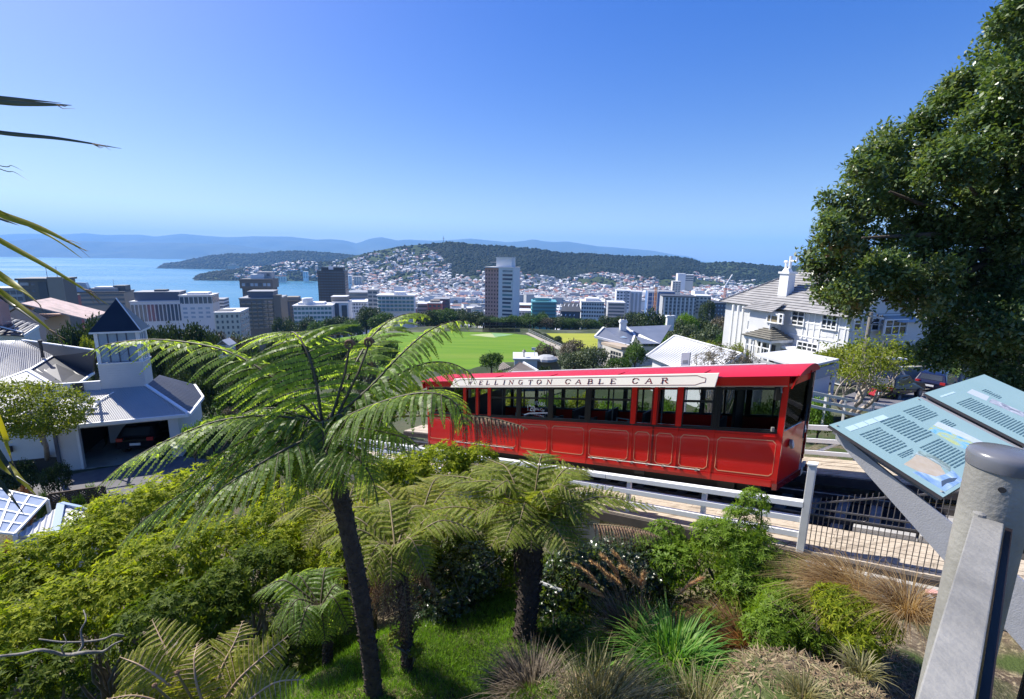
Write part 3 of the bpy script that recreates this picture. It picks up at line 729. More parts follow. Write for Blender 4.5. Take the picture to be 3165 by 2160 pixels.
b.block('roof_storey', W_DARKBLUE, -17, 17, 5, 27, b.top+1.2, b.top+8.5); b.block('storey_roof', R_GREY, -17.4, 17.4, 4.6, 27.4, b.top+8.52, b.top+9.0); b.block('plant_room', R_DARK, -3, 6, 9, 18, b.top+9, b.top+10.6)
for k in range(13):
    x = -b.w/2 + b.w*(k+0.5)/13
    b.block('window', G_TOWN, x-1.15, x+1.15, -0.1, 0.2, b.top-17, b.top-2.0)
    b.block('column', W_SHADE, x+1.3, x+1.9, -0.7, -0.01, b.top-18, b.top-1.0)
for k in range(7):
    y = b.d*(k+0.5)/7; b.block('window', G_TOWN, b.w/2-.2, b.w/2+.1, y-1.1, y+1.1, b.top-17, b.top-2.0)
b = Bld('white box building with a dark glazed top floor', 556, 652, 914, 430, 24, W_SHADE, name='white_building', base=-108)
b.roofcap(R_WHITE, 0.6, 0.8); b.grid(1, 7, fh=7.5, ff=0.8, fw=0.8)
for k in range(3):
    for j in range(4): b.block('window', G_LIT, -11+j*6, -7.6+j*6, -0.1, 0.2, b.top-12.5-k*4, b.top-10.6-k*4)
b.side_grid(1, 5, fh=7.5, ff=0.8, fw=0.7); b.block('plant_room', W_SHADE, -8, 9, 4, 18, b.top+0.8, b.top+2.6)
b = Bld('slim dark and white banded office block by the harbour', 655, 690, 926, 520, 22, W_DARKBLUE, name='banded_building', base=-112)
b.roofcap(R_GREY)
for k in range(6): b.block('spandrel_band', W_SHADE, -2, b.w/2+.3, -0.4, b.d, b.top-3.2-k*3.6, b.top-1.9-k*3.6)
b = Bld('cream old office building with arched parapet below the brown tower', 664, 738, 968, 300, 26, W_CREAM, name='cream_building', base=-95)
b.roofcap(R_WHITE, 0.4, 0.8); b.grid(5, 5, fh=3.6, ff=0.5, fw=0.4); b.side_grid(5, 5, fh=3.6, fw=0.4); b.block('roof_deck', R_DARK, -7, 2, 4, 16, b.top+0.81, b.top+1.2)
b = Bld('tall brown concrete tower with a glazed crown above the water', 748, 836, 866, 440, 26, W_BROWN, name='brown_tower', base=-110)
b.block('crown', W_BROWN, -b.w/2-1.4, b.w/2+1.4, -1.4, b.d+1.4, b.top-7.5, b.top+0.3); b.block('roof', R_DARK, -b.w/2-1.5, b.w/2+1.5, -1.5, b.d+1.5, b.top+0.31, b.top+1.1)
for k in range(7):
    x = -b.w/2 + b.w*(k+0.5)/7; b.block('crown_window', G_LIT if k % 3 != 1 else G_TOWN, x-1.3, x+1.3, -1.6, -1.41, b.top-5.4, b.top-2.6)
b.grid(9, 9, fh=3.6, ff=0.55, fw=0.55, ztop=b.top-8); b.side_grid(9, 6, ztop=b.top-8, fh=3.6)
b.block('plant_room', W_SHADE, -6, 5.5, 6, 18, b.top+1.1, b.top+5.2); b.block('plant_room', W_GREY, -1, 12, 8, 20, b.top+1.12, b.top+7.5); b.block('plant_window', G_TOWN, 7.5, 10, 7.8, 7.99, b.top+3.5, b.top+6)
b = Bld('broad brown concrete block with stacked balcony bands below the tower', 742, 864, 924, 380, 30, W_BROWN, name='balcony_building', base=-104)
b.roofcap(R_GREY, 0.4, 0.9)
b.block('roof_storey', W_DARKBLUE, -9, 9.5, 3, 22, b.top+0.9, b.top+5.6); b.block('storey_roof', R_GREY, -9.5, 10, 2.5, 22.5, b.top+5.62, b.top+6.1); b.block('stair_tower', W_BROWN, b.w/2-5, b.w/2+.4, -.6, 6, b.top-20, b.top+3.2)
for r in range(7):
    for k in range(6):
        x = -b.w/2 + 1 + (b.w-6.5)*(k+0.5)/6; hw = (b.w-6.5)/6*0.43
        b.block('balcony', W_TAN, x-hw, x+hw, -1.1, -0.01, b.top-3.0-r*3.3-1.1, b.top-3.0-r*3.3)
        b.block('window', G_TOWN, x-hw*.9, x+hw*.9, -0.1, 0.2, b.top-2.9-r*3.3, b.top-1.3-r*3.3)
b = Bld('brown office building with a blue panelled side near the water', 878, 936, 930, 500, 26, W_BROWN, name='blue_sided_building', base=-112)
b.roofcap(R_DARK); b.block('side_panel', W_DARKBLUE, -b.w/2-.3, -4, -.6, -.01, b.z0, b.top-1); b.block('roof_storey', W_TAN, -8, 4, 4, 18, b.top+.6, b.top+4); b.grid(5, 4, x0=-3, fh=3.6); b.block('wall_sign', W_RED, -9, -6.5, -.7, -.61, b.top-6, b.top-3.5)
b = Bld('white office block with four rows of teal windows and a round roof tank', 908, 1024, 946, 380, 24, W_SHADE, name='teal_window_office', base=-100)
b.roofcap(R_WHITE, 0.8, 0.7)
b.grid(4, 10, G_TEAL, fh=3.6, ff=0.55, fw=0.8)
mb = MB(); mb.lathe(b.pt(-5, 8, b.top+.7), [(4.3, 0), (4.3, 4.6), (3.9, 5.3), (0.4, 5.6)], 18); mb.build('roof_tank', W_SHADE, b.t, smooth=False)
b.block('plant_room', W_SHADE, -12, 8, 5, 18, b.top+.71, b.top+2.4)
b = Bld('white slab building with a tall blue strip beside the teal windowed office', 1026, 1075, 936, 400, 24, W_SHADE, name='slab_building', base=-104)
b.roofcap(R_WHITE, 0.3, 0.6); b.block('wall_strip', W_DARKBLUE, -5, -1, -.3, -.01, b.z0, b.top-.5); b.block('window_strip', G_TOWN, 1.2, 5.6, -.2, -.01, b.z0, b.top-2)
b.block('plant_room', W_TAN, -8, 5, 6, 20, b.top+.6, b.top+4.6); b.block('plant_roof', R_WHITE, -8.3, 5.3, 5.7, 20.3, b.top+4.62, b.top+5.0)
b = Bld('tall black office tower standing before the harbour', 981, 1064, 836, 600, 30, W_BLACK, name='black_tower', base=-114)
b.block('roof_storey', W_BLACK, -12, 14, 3, 26, b.top+.01, b.top+4.2); b.block('roof_fin', W_SHADE, -3, 2.6, 2.6, 2.99, b.top+1, b.top+5.4)
b.grid(16, 10, G_TOWN, fh=3.4, ff=0.42, fw=0.7, proud=0.05); b.side_grid(16, 8, fh=3.4)
b = Bld('grey stacked building with rounded corners between the office and the flats', 1136, 1166, 897, 470, 18, W_GREY, name='stacked_building', base=-108)
b.roofcap(R_GREY); b.grid(6, 2, fh=4, ff=.55, fw=.8)
b = Bld('long white apartment block with open balconies and pale green glass', 1167, 1279, 914, 430, 20, W_SHADE, name='apartment_block', base=-106)
b.roofcap(R_WHITE, 1.2, 0.6); b.block('roof_storey', W_SHADE, -2, 8, 4, 14, b.top+.6, b.top+3.2)
for r in range(4):
    for k in range(9):
        x = -b.w/2+b.w*(k+.5)/9; b.block('window', G_TEAL, x-1.5, x+1.5, -.1, .2, b.top-1-r*3.5-2.3, b.top-1-r*3.5)
    b.block('balcony_slab', W_SHADE, -b.w/2-.4, b.w/2+.4, -1.5, -.11, b.top-r*3.5-3.65, b.top-r*3.5-3.4)
b = Bld('small red building with two rows of windows left of the high rise', 1322, 1364, 938, 400, 16, W_RED, name='small_red_building', base=-100)
b.roofcap(R_WHITE, 0.4, 0.6); b.grid(2, 3, fh=4.0, ff=.45, fw=.6); b.block('plant_room', W_TAN, -4, 4, 4, 12, b.top+.6, b.top+2.4)
b = Bld('dark grey building standing against the small red building', 1290, 1321, 940, 410, 16, W_GREY, name='grey_building', base=-100); b.roofcap(R_WHITE); b.bands(3)
b = Bld('dark flat roofed building right behind the small red building', 1340, 1388, 925, 440, 22, W_DARKBLUE, name='dark_building', base=-104); b.roofcap(R_GREY); b.bands(4)
# the high rise: a brick face towards the left and a white face with wavy window bands
b = Bld('tall high rise with a red brick face and a white face of window bands', 1540, 1588, 826, 330, 18, W_SHADE, name='high_rise', rz=math.radians(-16), base=-100)
hw = b.w/2; bw = 10.5
b.block('brick_face', W_BRICK, -hw-bw, -hw-.01, 1.5, b.d, b.z0, b.top-.6)
for r in range(14):
    zc = b.top-2.6-r*2.75
    for k in range(5):
        x = -hw-bw+bw*(k+.5)/5; b.block('window', DARKGLASS, x-.36, x+.36, 1.38, 1.6, zc-.6, zc+.6)
    L = hw*2*(0.92 if r % 5 < 3 else 0.8)
    b.block('window_band', G_TOWN if r % 3 else G_TEAL, -hw+hw*.55, -hw+hw*.55+L*.72, -.08, .2, zc-.72, zc+.66)
    b.block('sill_band', W_SHADE, -hw+hw*.5, hw+.25, -.34, -.09, zc-1.25, zc-.78)
for r in range(14):
    for k in range(4):
        y = 3+k*3.6; zc = b.top-2.6-r*2.75; b.block('window', DARKGLASS, -hw-bw-.1, -hw-bw+.1, y-.6, y+.6, zc-.7, zc+.7)
b.block('roof', R_WHITE, -hw-bw-.2, hw+.2, -.2, b.d+.2, b.top-.58, b.top+.1)
b.block('plant_tower', W_SHADE, -hw-3, hw-2.5, 4, 14, b.top+.11, b.top+6.4); b.block('plant_roof', R_WHITE, -hw-3.3, hw-2.2, 3.7, 14.3, b.top+6.42, b.top+7.0); b.block('roof_arm', R_GREY, -hw-8, -hw-3, 6, 7, b.top+3, b.top+3.6)
b = Bld('red brown old office building right of the high rise', 1598, 1642, 944, 420, 20, W_RED, name='old_red_building', base=-102); b.roofcap(R_WHITE); b.grid(3, 6, fh=3.5, ff=.5, fw=.45)
b = Bld('low white building in front of the old red building', 1585, 1640, 962, 360, 16, W_SHADE, name='low_white_building', base=-100); b.roofcap(R_WHITE); b.grid(2, 6, fh=3.3)
b = Bld('teal glass office building with stepped floor bands', 1645, 1718, 932, 380, 22, W_TEAL, name='teal_building', base=-102)
for r in range(6):
    b.block('floor_band', W_TEAL, -b.w/2-.8, b.w/2+.8, -.9, b.d, b.top-1.1-r*2.9, b.top-r*2.9); b.block('window_band', G_TEAL, -b.w/2-.1, b.w/2+.1, -.2, .2, b.top-2.8-r*2.9, b.top-1.15-r*2.9)
b.block('roof_frame', W_TEAL, -9, 6, 3, 3.5, b.top+.9, b.top+2.4); b.block('roof_storey', W_GREY, -7, 4, 5, 16, b.top, b.top+2.6)
b = Bld('dark gable roofed building with a row of white roof ribs', 1734, 1794, 962, 330, 22, W_DARKBLUE, name='ribbed_roof_building', base=-96)
b.poly('roof', R_DARK, [(-7, -.3, b.top), (7.5, -.3, b.top), (6, 10, b.top+5.5), (-5, 10, b.top+5.5)], .5)
for k in range(5): b.poly('roof_rib', W_SHADE, [(-10+k*3, -1, b.top-3), (-9.3+k*3, -1, b.top-3), (-6.6+k*3, 7, b.top+4.6), (-7.2+k*3, 7, b.top+4.6)], .5)
b = Bld('white office building with four rows of grey windows', 1797, 1868, 934, 400, 24, W_SHADE, name='white_office', base=-102); b.roofcap(R_WHITE, .5, .6); b.grid(4, 9, fh=3.3, ff=.5, fw=.7); b.side_grid(4, 6); b.block('plant_room', W_SHADE, -6, 6, 4, 16, b.top+.6, b.top+3)
b = Bld('grey banded office behind the white office', 1880, 1932, 936, 480, 22, W_GREY, name='grey_office', base=-106); b.roofcap(R_WHITE); b.bands(5)
b = Bld('white twin slab tower left of the blue site', 1906, 1948, 899, 560, 20, W_SHADE, name='slab_tower', base=-108); b.roofcap(R_WHITE); b.grid(6, 4, fh=3.6); b.block('wall_strip', W_GREY, 2, 5, -.5, -.01, b.z0, b.top)
b = Bld('white slab tower with grey balcony strips', 1950, 1985, 902, 570, 20, W_SHADE, name='slab_tower', base=-108); b.roofcap(R_WHITE)
for k in range(3): b.block('balcony_strip', W_GREY, -5.5+k*4.6, -3.2+k*4.6, -.5, -.01, b.z0, b.top-1.5)
b = Bld('blue wrapped building under construction with a white frame', 2004, 2086, 902, 480, 24, mat('blue_site_wrap', (0.07, 0.14, 0.32), (0.12, 0.22, 0.42), 0.2, 0.6), name='construction_building', base=-105)
b.block('frame_top', W_SHADE, -b.w/2-.5, -3, -1.2, -.02, b.top-1, b.top+.3)
for k in range(3): b.block('frame_post', W_SHADE, -b.w/2-.4+k*4.6, -b.w/2+.4+k*4.6, -1.2, -.02, b.z0, b.top-1.01)
for r in range(4): b.block('frame_beam', W_SHADE, -b.w/2-.3, -b.w/2+9.5, -1.0, -.03, b.top-5.5-r*4.2, b.top-4.9-r*4.2)
b.block('roof', R_GREY, -b.w/2, b.w/2, 0, b.d, b.top+.01, b.top+.5)
b.bands(4, x0=0, fh=4.2)
b = Bld('grey apartment block with white window columns', 2050, 2150, 918, 400, 22, W_GREY, name='grey_apartments', base=-96)
b.roofcap(R_DARK, .4, .8)
for k in range(8):
    x = -b.w/2+b.w*(k+.5)/8
    b.block('wall_column', W_SHADE, x-.5, x+.5, -.7, -.01, b.z0, b.top-.3)
b.grid(5, 8, x0=-b.w/2+1.7, x1=b.w/2+1.7-.6, fh=3.0, ff=.55, fw=.5)
b = Bld('pale apartment block with balconies beside the grey apartments', 2152, 2198, 916, 400, 20, W_CREAM, name='pale_apartments', base=-96); b.roofcap(R_WHITE); b.grid(5, 4, fh=3.0, ff=.5, fw=.6)
b = Bld('dark slate coloured building with small square windows', 2200, 2256, 938, 380, 22, W_DARKBLUE, name='slate_building', base=-92); b.roofcap(R_DARK); b.grid(3, 6, G_LIT, fh=3.2, ff=.35, fw=.4)
b = Bld('white flats with broad terraces on the hillside below the forest', 2112, 2144, 850, 1150, 30, W_CREAM, name='hillside_flats', base=-70); b.roofcap(R_WHITE, 1, 1); b.bands(3, fh=5, ff=.4)
b = Bld('long low white building on the hillside beside the flats', 2096, 2120, 846, 1150, 30, W_SHADE, name='hillside_block', base=-70); b.roofcap(R_WHITE)
b = Bld('tall grey apartment tower on the hill suburb', 2080, 2105, 870, 900, 20, W_CREAM, name='apartment_tower', base=-90); b.roofcap(R_WHITE); b.grid(6, 3, fh=3.4)
b = Bld('white apartment tower by the bay beach', 1068, 1086, 852, 1700, 30, W_SHADE, name='bay_apartments', base=-116); b.grid(6, 2, fh=5)
b = Bld('pale apartment block on the bay shore beside the black tower', 1094, 1116, 854, 1720, 30, W_CREAM, name='bay_apartments', base=-116); b.grid(6, 3, fh=5)
b = Bld('slanted white apartment block on the point shore', 936, 950, 839, 2120, 24, W_SHADE, name='point_apartments', base=-116); b.grid(5, 2, fh=6)
b = Bld('white castle like building on the ridge of the point', 704, 734, 820, 2420, 26, W_CREAM, name='ridge_building', base=-100); b.roofcap(R_GREY, 1, 2); b.block('roof_turret', W_CREAM, -6, 10, 8, 18, b.top+2, b.top+8)
b = Bld('cluster of low white flats on the shore of the point', 850, 882, 854, 2060, 24, W_CREAM, name='shore_flats', base=-117); b.roofcap(R_RUST, 1, 2); b.grid(3, 4, fh=6)
b = Bld('long low waterfront shed with a pale roof beside the black tower', 1074, 1142, 905, 900, 60, W_TAN, name='waterfront_shed', base=-116); b.roofcap(R_GREY, 1, 1.2); b.bands(2, fh=7)
b = Bld('broad waterfront building with a white roof in front of the shed', 1074, 1132, 935, 560, 40, W_SHADE, name='waterfront_hall', base=-112); b.roofcap(R_WHITE, 1, 1); b.grid(3, 7, fh=4)

# ------------------------------------------------------------------ cranes and the hilltop mast
def crane(label, px, ybase, ytop, Y, mcol, boom):
    a, t = P(px, ybase, Y), P(px, ytop, Y)
    th = thing('tower_crane', label, 'crane', a)
    mb = MB(); n = 9
    for sx, sy in ((-.8, -.8), (.8, -.8), (.8, .8), (-.8, .8)): mb.box(((a.x+sx), a.y+sy, (a.z+t.z)/2), (.35, .35, t.z-a.z))
    for k in range(n):
        z0, z1 = a.z+(t.z-a.z)*k/n, a.z+(t.z-a.z)*(k+1)/n
        mb.bar((a.x-.8, a.y-.8, z0), (a.x+.8, a.y-.8, z1), .25, .25); mb.bar((a.x-.8, a.y+.8, z1), (a.x-.8, a.y-.8, z0), .25, .25)
    mb.build('mast', mcol, th)
    e = P(boom[0], boom[1], Y); b0 = Vector(t)
    mb = MB(); mb.bar(b0, e, .9, .9); mb.bar(b0+Vector((0, 0, 1.6)), e, .4, .4); mb.build('boom', WHITE, th)
    MB().box(t+Vector((1.5, 0, 1)), (3, 2, 2)).build('cab', WHITE, th)
CR_OR = mat('crane_orange', (0.55, 0.24, 0.08), (0.6, 0.3, 0.12), 1, 0.6)
CR_PK = mat('crane_faded_red', (0.50, 0.26, 0.20), (0.56, 0.33, 0.27), 1, 0.6)
crane('orange tower crane standing in front of the blue wrapped site', 2023, 960, 886, 470, CR_OR, (2040, 882))
crane('tower crane with a raised white boom before the hillside suburb', 2239, 926, 889, 480, CR_PK, (2264, 848))
a, t = P(1371, 754, 2350), P(1371, 727, 2350)
th = thing('radio_mast', 'thin radio mast standing on the wooded hilltop against the far range', 'mast', a)
MB().tube([a-Vector((0, 0, 6)), (a+t)/2, t], [2.2, 1.4, .5], 6).build('pole', W_GREY, th)
MB().box((a+t)/2+Vector((0, 0, 6)), (7, 2, 3)).build('antenna', W_GREY, th)

# ------------------------------------------------------------------ town fabric: ordinary blocks, each its own thing
rng = random.Random(21)
WALLS = [W_SHADE]*6 + [W_CREAM]*3 + [W_GREY]*3 + [W_TAN, W_BROWN, W_DARKBLUE, W_RED]
WNAME = {W_SHADE.name: 'white', W_CREAM.name: 'cream', W_GREY.name: 'grey', W_TAN.name: 'tan', W_BROWN.name: 'brown', W_DARKBLUE.name: 'slate-blue', W_RED.name: 'dull-red'}
RNAME = {R_WHITE.name: 'white', R_GREY.name: 'grey', R_DARK.name: 'dark', R_RUST.name: 'rust-red'}
n_b = 0; DB = [MB(), MB(), MB()]
for Y in [450, 520, 590, 660, 740, 830, 930, 1050, 1190, 1350]:
    px = 1070 + rng.uniform(0, 40) if Y < 850 else 1110
    while px < 2420:
        wpx = rng.uniform(22, 58)*(520/Y)**0.55
        if Y < 500 and (1480 < px < 1600 or px < 1150): px += wpx; continue
        c = G(px+wpx/2, 950, -112); g = gz(ray(px+wpx/2, 950).x*Y, Y)
        h = rng.choice([6, 8, 9, 11, 13, 16, 19])*rng.uniform(.8, 1.15)
        if rng.random() < .06: h *= 1.7
        wall = rng.choice(WALLS); roof = rng.choice([R_WHITE, R_WHITE, R_WHITE, R_GREY, R_GREY, R_DARK, R_RUST])
        gp = Vector((ray(px+wpx/2, 950).x*Y, Y, g+h)); q = RM.inverted() @ gp
        ytop = CY - q.y/-q.z*F_PX
        if n_b >= 296:
            q0 = Vector((gp.x, gp.y+20, g)); wd = wpx/F_PX*Y; DB[0 if wall is not W_GREY else 1].box(q0+Vector((0, 0, h/2)), (wd, 24, h), rz=rng.uniform(-.4, .4)); DB[2].box(q0+Vector((0, 0, h+.4)), (wd*.97, 23, .7), rz=0.0)
            px += wpx*rng.uniform(.85, 1.2); continue
        lab = f'{WNAME[wall.name]} {"tall" if h > 17 else "low" if h < 9 else "mid-height"} block with {RNAME[roof.name]} roof in the town {landmark(px+wpx/2)}'
        b = Bld(lab, px, px+wpx, ytop, Y + rng.uniform(-25, 25), rng.uniform(14, 34), wall, name='town_building', rz=rng.uniform(-.35, .35), base=g-1, group='ordinary buildings of the town centre')
        b.roofcap(roof, rng.uniform(.1, .7), rng.uniform(.4, 1.2))
        rows = max(1, min(5, int(h/3.6)))
        if Y < 900: b.bands(rows, rng.choice([G_TOWN, G_TOWN, G_TEAL]), fh=h/rows*.96, ff=rng.uniform(.35, .55))
        if rng.random() < .45: b.block('plant_room', rng.choice([W_SHADE, W_GREY]), -b.w*.25, b.w*.2, b.d*.3, b.d*.7, b.top+.5, b.top+rng.uniform(2, 4))
        n_b += 1
        px += wpx*rng.uniform(.85, 1.2)

for _m, _mat in zip(DB, (W_SHADE, W_GREY, R_GREY)):
    if _m.v: _m.build('distant_town_blocks', _mat, kind='stuff')
# ------------------------------------------------------------------ houses on the hills
def house_mesh(v):
    r = random.Random(v); mb = MB(); w, d, h = r.uniform(9, 14), r.uniform(8, 11), r.uniform(4.5, 7.5); k = r.uniform(2, 3.4)
    me = bpy.data.meshes.new('house'); x, y = w/2, d/2
    vs = [(-x, -y, -6), (x, -y, -6), (x, y, -6), (-x, y, -6), (-x, -y, h), (x, -y, h), (x, y, h), (-x, y, h)]
    fs = [(0, 1, 5, 4), (1, 2, 6, 5), (2, 3, 7, 6), (3, 0, 4, 7)]; mi = [0]*4
    e = .5; b0 = 8
    if v % 3 == 0:      # hip
        vs += [(-x-e, -y-e, h), (x+e, -y-e, h), (x+e, y+e, h), (-x-e, y+e, h), (-x*.4, 0, h+k), (x*.4, 0, h+k)]
        fs += [(8, 9, 13, 12), (9, 10, 13), (10, 11, 12, 13), (11, 8, 12)]; mi += [1]*4
    elif v % 3 == 1:    # gable along x
        vs += [(-x-e, -y-e, h-.2), (x+e, -y-e, h-.2), (x+e, y+e, h-.2), (-x-e, y+e, h-.2), (-x-e, 0, h+k), (x+e, 0, h+k)]
        fs += [(8, 9, 13, 12), (10, 11, 12, 13), (9, 10, 13), (11, 8, 12)]; mi += [1, 1, 0, 0]
    else:               # gable to the viewer
        vs += [(-x-e, -y-e, h-.2), (x+e, -y-e, h-.2), (x+e, y+e, h-.2), (-x-e, y+e, h-.2), (0, -y-e, h+k), (0, y+e, h+k)]
        fs += [(9, 10, 13, 12), (11, 8, 12, 13), (8, 9, 12), (10, 11, 13)]; mi += [1, 1, 0, 0]
    n0 = len(vs)        # window openings on the front
    for j in range(3):
        for z in ((1.2, 2.6), (h-2.3, h-.9)):
            a = -x + w*(j+.25)/3; c = -x + w*(j+.75)/3; q = len(vs)
            vs += [(a, -y-.06, z[0]), (c, -y-.06, z[0]), (c, -y-.06, z[1]), (a, -y-.06, z[1])]; fs.append((q, q+1, q+2, q+3)); mi.append(2)
    me.from_pydata(vs, [], fs)
    for m in (W_SHADE, R_GREY, G_TOWN): me.materials.append(m)
    me.polygons.foreach_set('material_index', mi); me.update(); return me
HOUSES = [house_mesh(v) for v in range(9)]
spots = []
rng = random.Random(5)
def sil(u): return 1040 + (2900-1040)*u
for _ in range(7000):
    u = rng.uniform(0.0, .80); t = rng.uniform(0.0, 1.0); px = sil(u)
    lim = .9 if px < 1330 else (.9 - (px-1330)/80*.5 if px < 1390 else .40 + .07*math.sin(px*.021) + (.12 if px > 2150 else 0))
    if t > lim or (t > .4 and rng.random() < .45): continue
    p = on_hill(MV, u, t)
    if fbm(Vector((p.x*.006, p.y*.006, 1)), 3) < -.22: continue
    spots.append((p, rng.random()))
for _ in range(420):
    u = rng.uniform(.22, 1.0); t = rng.uniform(0.15, .95)
    if fbm(Vector((u*9, t*2, 7)), 3) < -.1: continue
    spots.append((on_hill(PT, u, t), rng.random()))
for _ in range(4200):     # lower suburb on the flat before the hill
    Y = rng.uniform(1200, 1750); px = rng.uniform(1090, 2420); x = ray(px, 900).x*Y
    spots.append((Vector((x, Y, gz(x, Y)+1)), rng.random()))
kept = []; cell = {}
for p, q in spots:
    k = (int(p.x/10), int(p.y/14))
    if k in cell: continue
    cell[k] = 1; kept.append((p, q))
kept.sort(key=lambda s: s[0].y)
def zone(p):
    q = RM.inverted() @ p; x = CX+q.x/-q.z*F_PX
    for lim, s in ((1120, 'by the bay beach'), (1260, 'above the long apartment block'), (1400, 'above the small red building'), (1500, 'just left of the high rise'), (1640, 'just right of the high rise'), (1760, 'above the teal glass building'), (1880, 'above the white office'), (2000, 'above the slab towers'), (2120, 'above the blue site'), (9999, 'near the raised crane boom')):
        if x < lim: return s
HW = [W_SHADE, W_SHADE, W_CREAM, W_CREAM, W_GREY, W_GREY, W_TAN]; HR = [R_WHITE, R_GREY, R_GREY, R_GREY, R_DARK, R_RUST, R_RUST, R_WHITE]
rest_v = []; rest_f = []; rest_m = []; nb = 0
REST_MATS = [W_SHADE, W_CREAM, W_GREY, R_WHITE, R_GREY, R_DARK, R_RUST, G_TOWN]
for i, (p, q) in enumerate(kept):
    me = HOUSES[i % 9]; rz = rng.uniform(-.7, .7) - math.atan2(p.x, p.y)*.5; sc = rng.uniform(.85, 1.25)
    wi, ri = rng.choice(HW), rng.choice(HR)
    if i < 300:
        o = link('house', me, None, p, rotz=rz, scale=sc)
        tag(o, f'small {WNAME[wi.name]} {("hipped", "side-gabled", "front-gabled")[i % 9 % 3]} house with {RNAME[ri.name]} roof {zone(p)}', 'house', 'suburb houses below the wooded hill')
        for s, m in ((0, wi), (1, ri)): o.material_slots[s].link = 'OBJECT'; o.material_slots[s].material = m
    else:
        ca, sa = math.cos(rz)*sc, math.sin(rz)*sc
        v = np.empty(len(me.vertices)*3); me.vertices.foreach_get('co', v); v = v.reshape(-1, 3)
        w = np.stack([v[:, 0]*ca - v[:, 1]*sa + p.x, v[:, 0]*sa + v[:, 1]*ca + p.y, v[:, 2]*sc + p.z], 1)
        rest_v += w.tolist(); W_i = {W_SHADE.name: 0, W_CREAM.name: 1, W_GREY.name: 2, W_TAN.name: 1}[wi.name]; R_i = {R_WHITE.name: 3, R_GREY.name: 4, R_DARK.name: 5, R_RUST.name: 6}[ri.name]
        for f in me.polygons:
            rest_f.append(tuple(a+nb for a in f.vertices)); rest_m.append([W_i, R_i, 7][f.material_index])
        nb += len(v)
me = bpy.data.meshes.new('hillside_houses'); me.from_pydata(rest_v, [], rest_f)
for m in REST_MATS: me.materials.append(m)
me.polygons.foreach_set('material_index', rest_m); me.update()
tag(link('hillside_houses', me), kind='stuff')

# ------------------------------------------------------------------ forest on the hills: one mass of crowns
def forest():
    rng = np.random.default_rng(9)
    bm = bmesh.new(); bmesh.ops.create_icosphere(bm, subdivisions=1, radius=1.0)
    bv = np.array([v.co[:] for v in bm.verts]); bf = np.array([[v.index for v in f.verts] for f in bm.faces]); bm.free()
    pts = []
    r = random.Random(77)
    for _ in range(26000):
        u = r.uniform(0, 1); t = r.uniform(.0, 1.0)**.8; px = sil(u)
        lim = .36 + .07*math.sin(px*.021) if px > 1390 else (.36+(1390-px)/70*.6 if px > 1320 else 9)
        if px > 2150: lim += .10
        if t < lim:
            if not (px < 1390 and r.random() < .16) and not r.random() < .05: continue
        if 2180 < px < 2350 and t > .62 and r.random() < .75: continue
        p = on_hill(MV, u, t); pts.append((p, r.uniform(5, 10)))
    for _ in range(2600):
        u = r.uniform(0, 1); t = r.uniform(0, 1)
        if u > .25 and r.random() < .35: continue
        pts.append((on_hill(PT, u, t), r.uniform(4, 8)))
    for _ in range(3000): pts.append((on_hill(FPEN, r.uniform(0, 1), r.uniform(0, 1)), r.uniform(6, 13)))
    n = len(pts); C = np.array([p[:] for p, _ in pts]); S = np.array([s for _, s in pts])[:, None, None]
    jit = rng.uniform(.65, 1.25, (n, len(bv), 1))
    V = C[:, None, :] + bv[None]*S*jit*np.array([1, 1, .8])
    Fq = (bf[None]+np.arange(n)[:, None, None]*len(bv)).reshape(-1, 3)
    o = link('forest', np_mesh('forest', V.reshape(-1, 3), Fq, leaf_mat('forest_canopy', [(0.004, 0.009, 0.006), (0.008, 0.016, 0.009), (0.015, 0.025, 0.012), (0.032, 0.034, 0.018)], .8, .1, 0, clump=.5, cscale=.01)))
    tag(o, kind='stuff')
forest()
# ------------------------------------------------------------------ playing field
def sheet(name, pts, m, kind='structure', th=0.05, parent=None, **k):
    mb = MB(); mb.slab(pts, th); o = mb.build(name, m, parent); return tag(o, kind=kind, **k) if kind else o
def grass_mat(name, a, b, c, sc):
    m = mat(name, a, b, sc, 0.9, 0.15, bump=0.5, bscale=2.0, detail=7, dirt=c, stretch=(.5, 4.5, 1), contrast=1.6); return m
FZ = -37.9
def gp(px, py, z=FZ): return G(px, py, z)
FIELD = grass_mat('mown_field_grass', (0.095, 0.20, 0.014), (0.135, 0.235, 0.02), (0.15, 0.225, 0.03), 0.05)
FIELD2 = grass_mat('dry_field_grass', (0.26, 0.29, 0.035), (0.31, 0.32, 0.05), (0.22, 0.27, 0.04), 0.05)
sheet('playing_field', [gp(1000, 1150), gp(1300, 1185), (30, 150, FZ), gp(1600, 1135), gp(1650, 1108), gp(1714, 1080), gp(1690, 1058), gp(1628, 1036), gp(1580, 1030), gp(1400, 1024), gp(1150, 1030), gp(900, 1065)], FIELD)
sheet('upper_field', [gp(1688, 1030, -37.6), gp(1850, 1031, -37.6), gp(1900, 1040, -37.6), gp(1880, 1085, -37.6), gp(1790, 1078, -37.6), gp(1738, 1062, -37.6)], FIELD2)
sheet('field_path', [gp(1624, 1029.5, -37.85), gp(1633, 1028, -37.85), gp(1740, 1074, -37.85), gp(1728, 1082, -37.85)], mat('gravel_path', (0.30, 0.27, 0.22), (0.38, 0.34, 0.28), .5, .9))
sheet('cricket_pitch', [gp(1450, 1035, -37.84), gp(1528, 1043, -37.84), gp(1545, 1039, -37.84), gp(1515, 1029.5, -37.84)], mat('worn_pitch_grass', (0.30, 0.36, 0.15), (0.36, 0.40, 0.2), .2, .9))
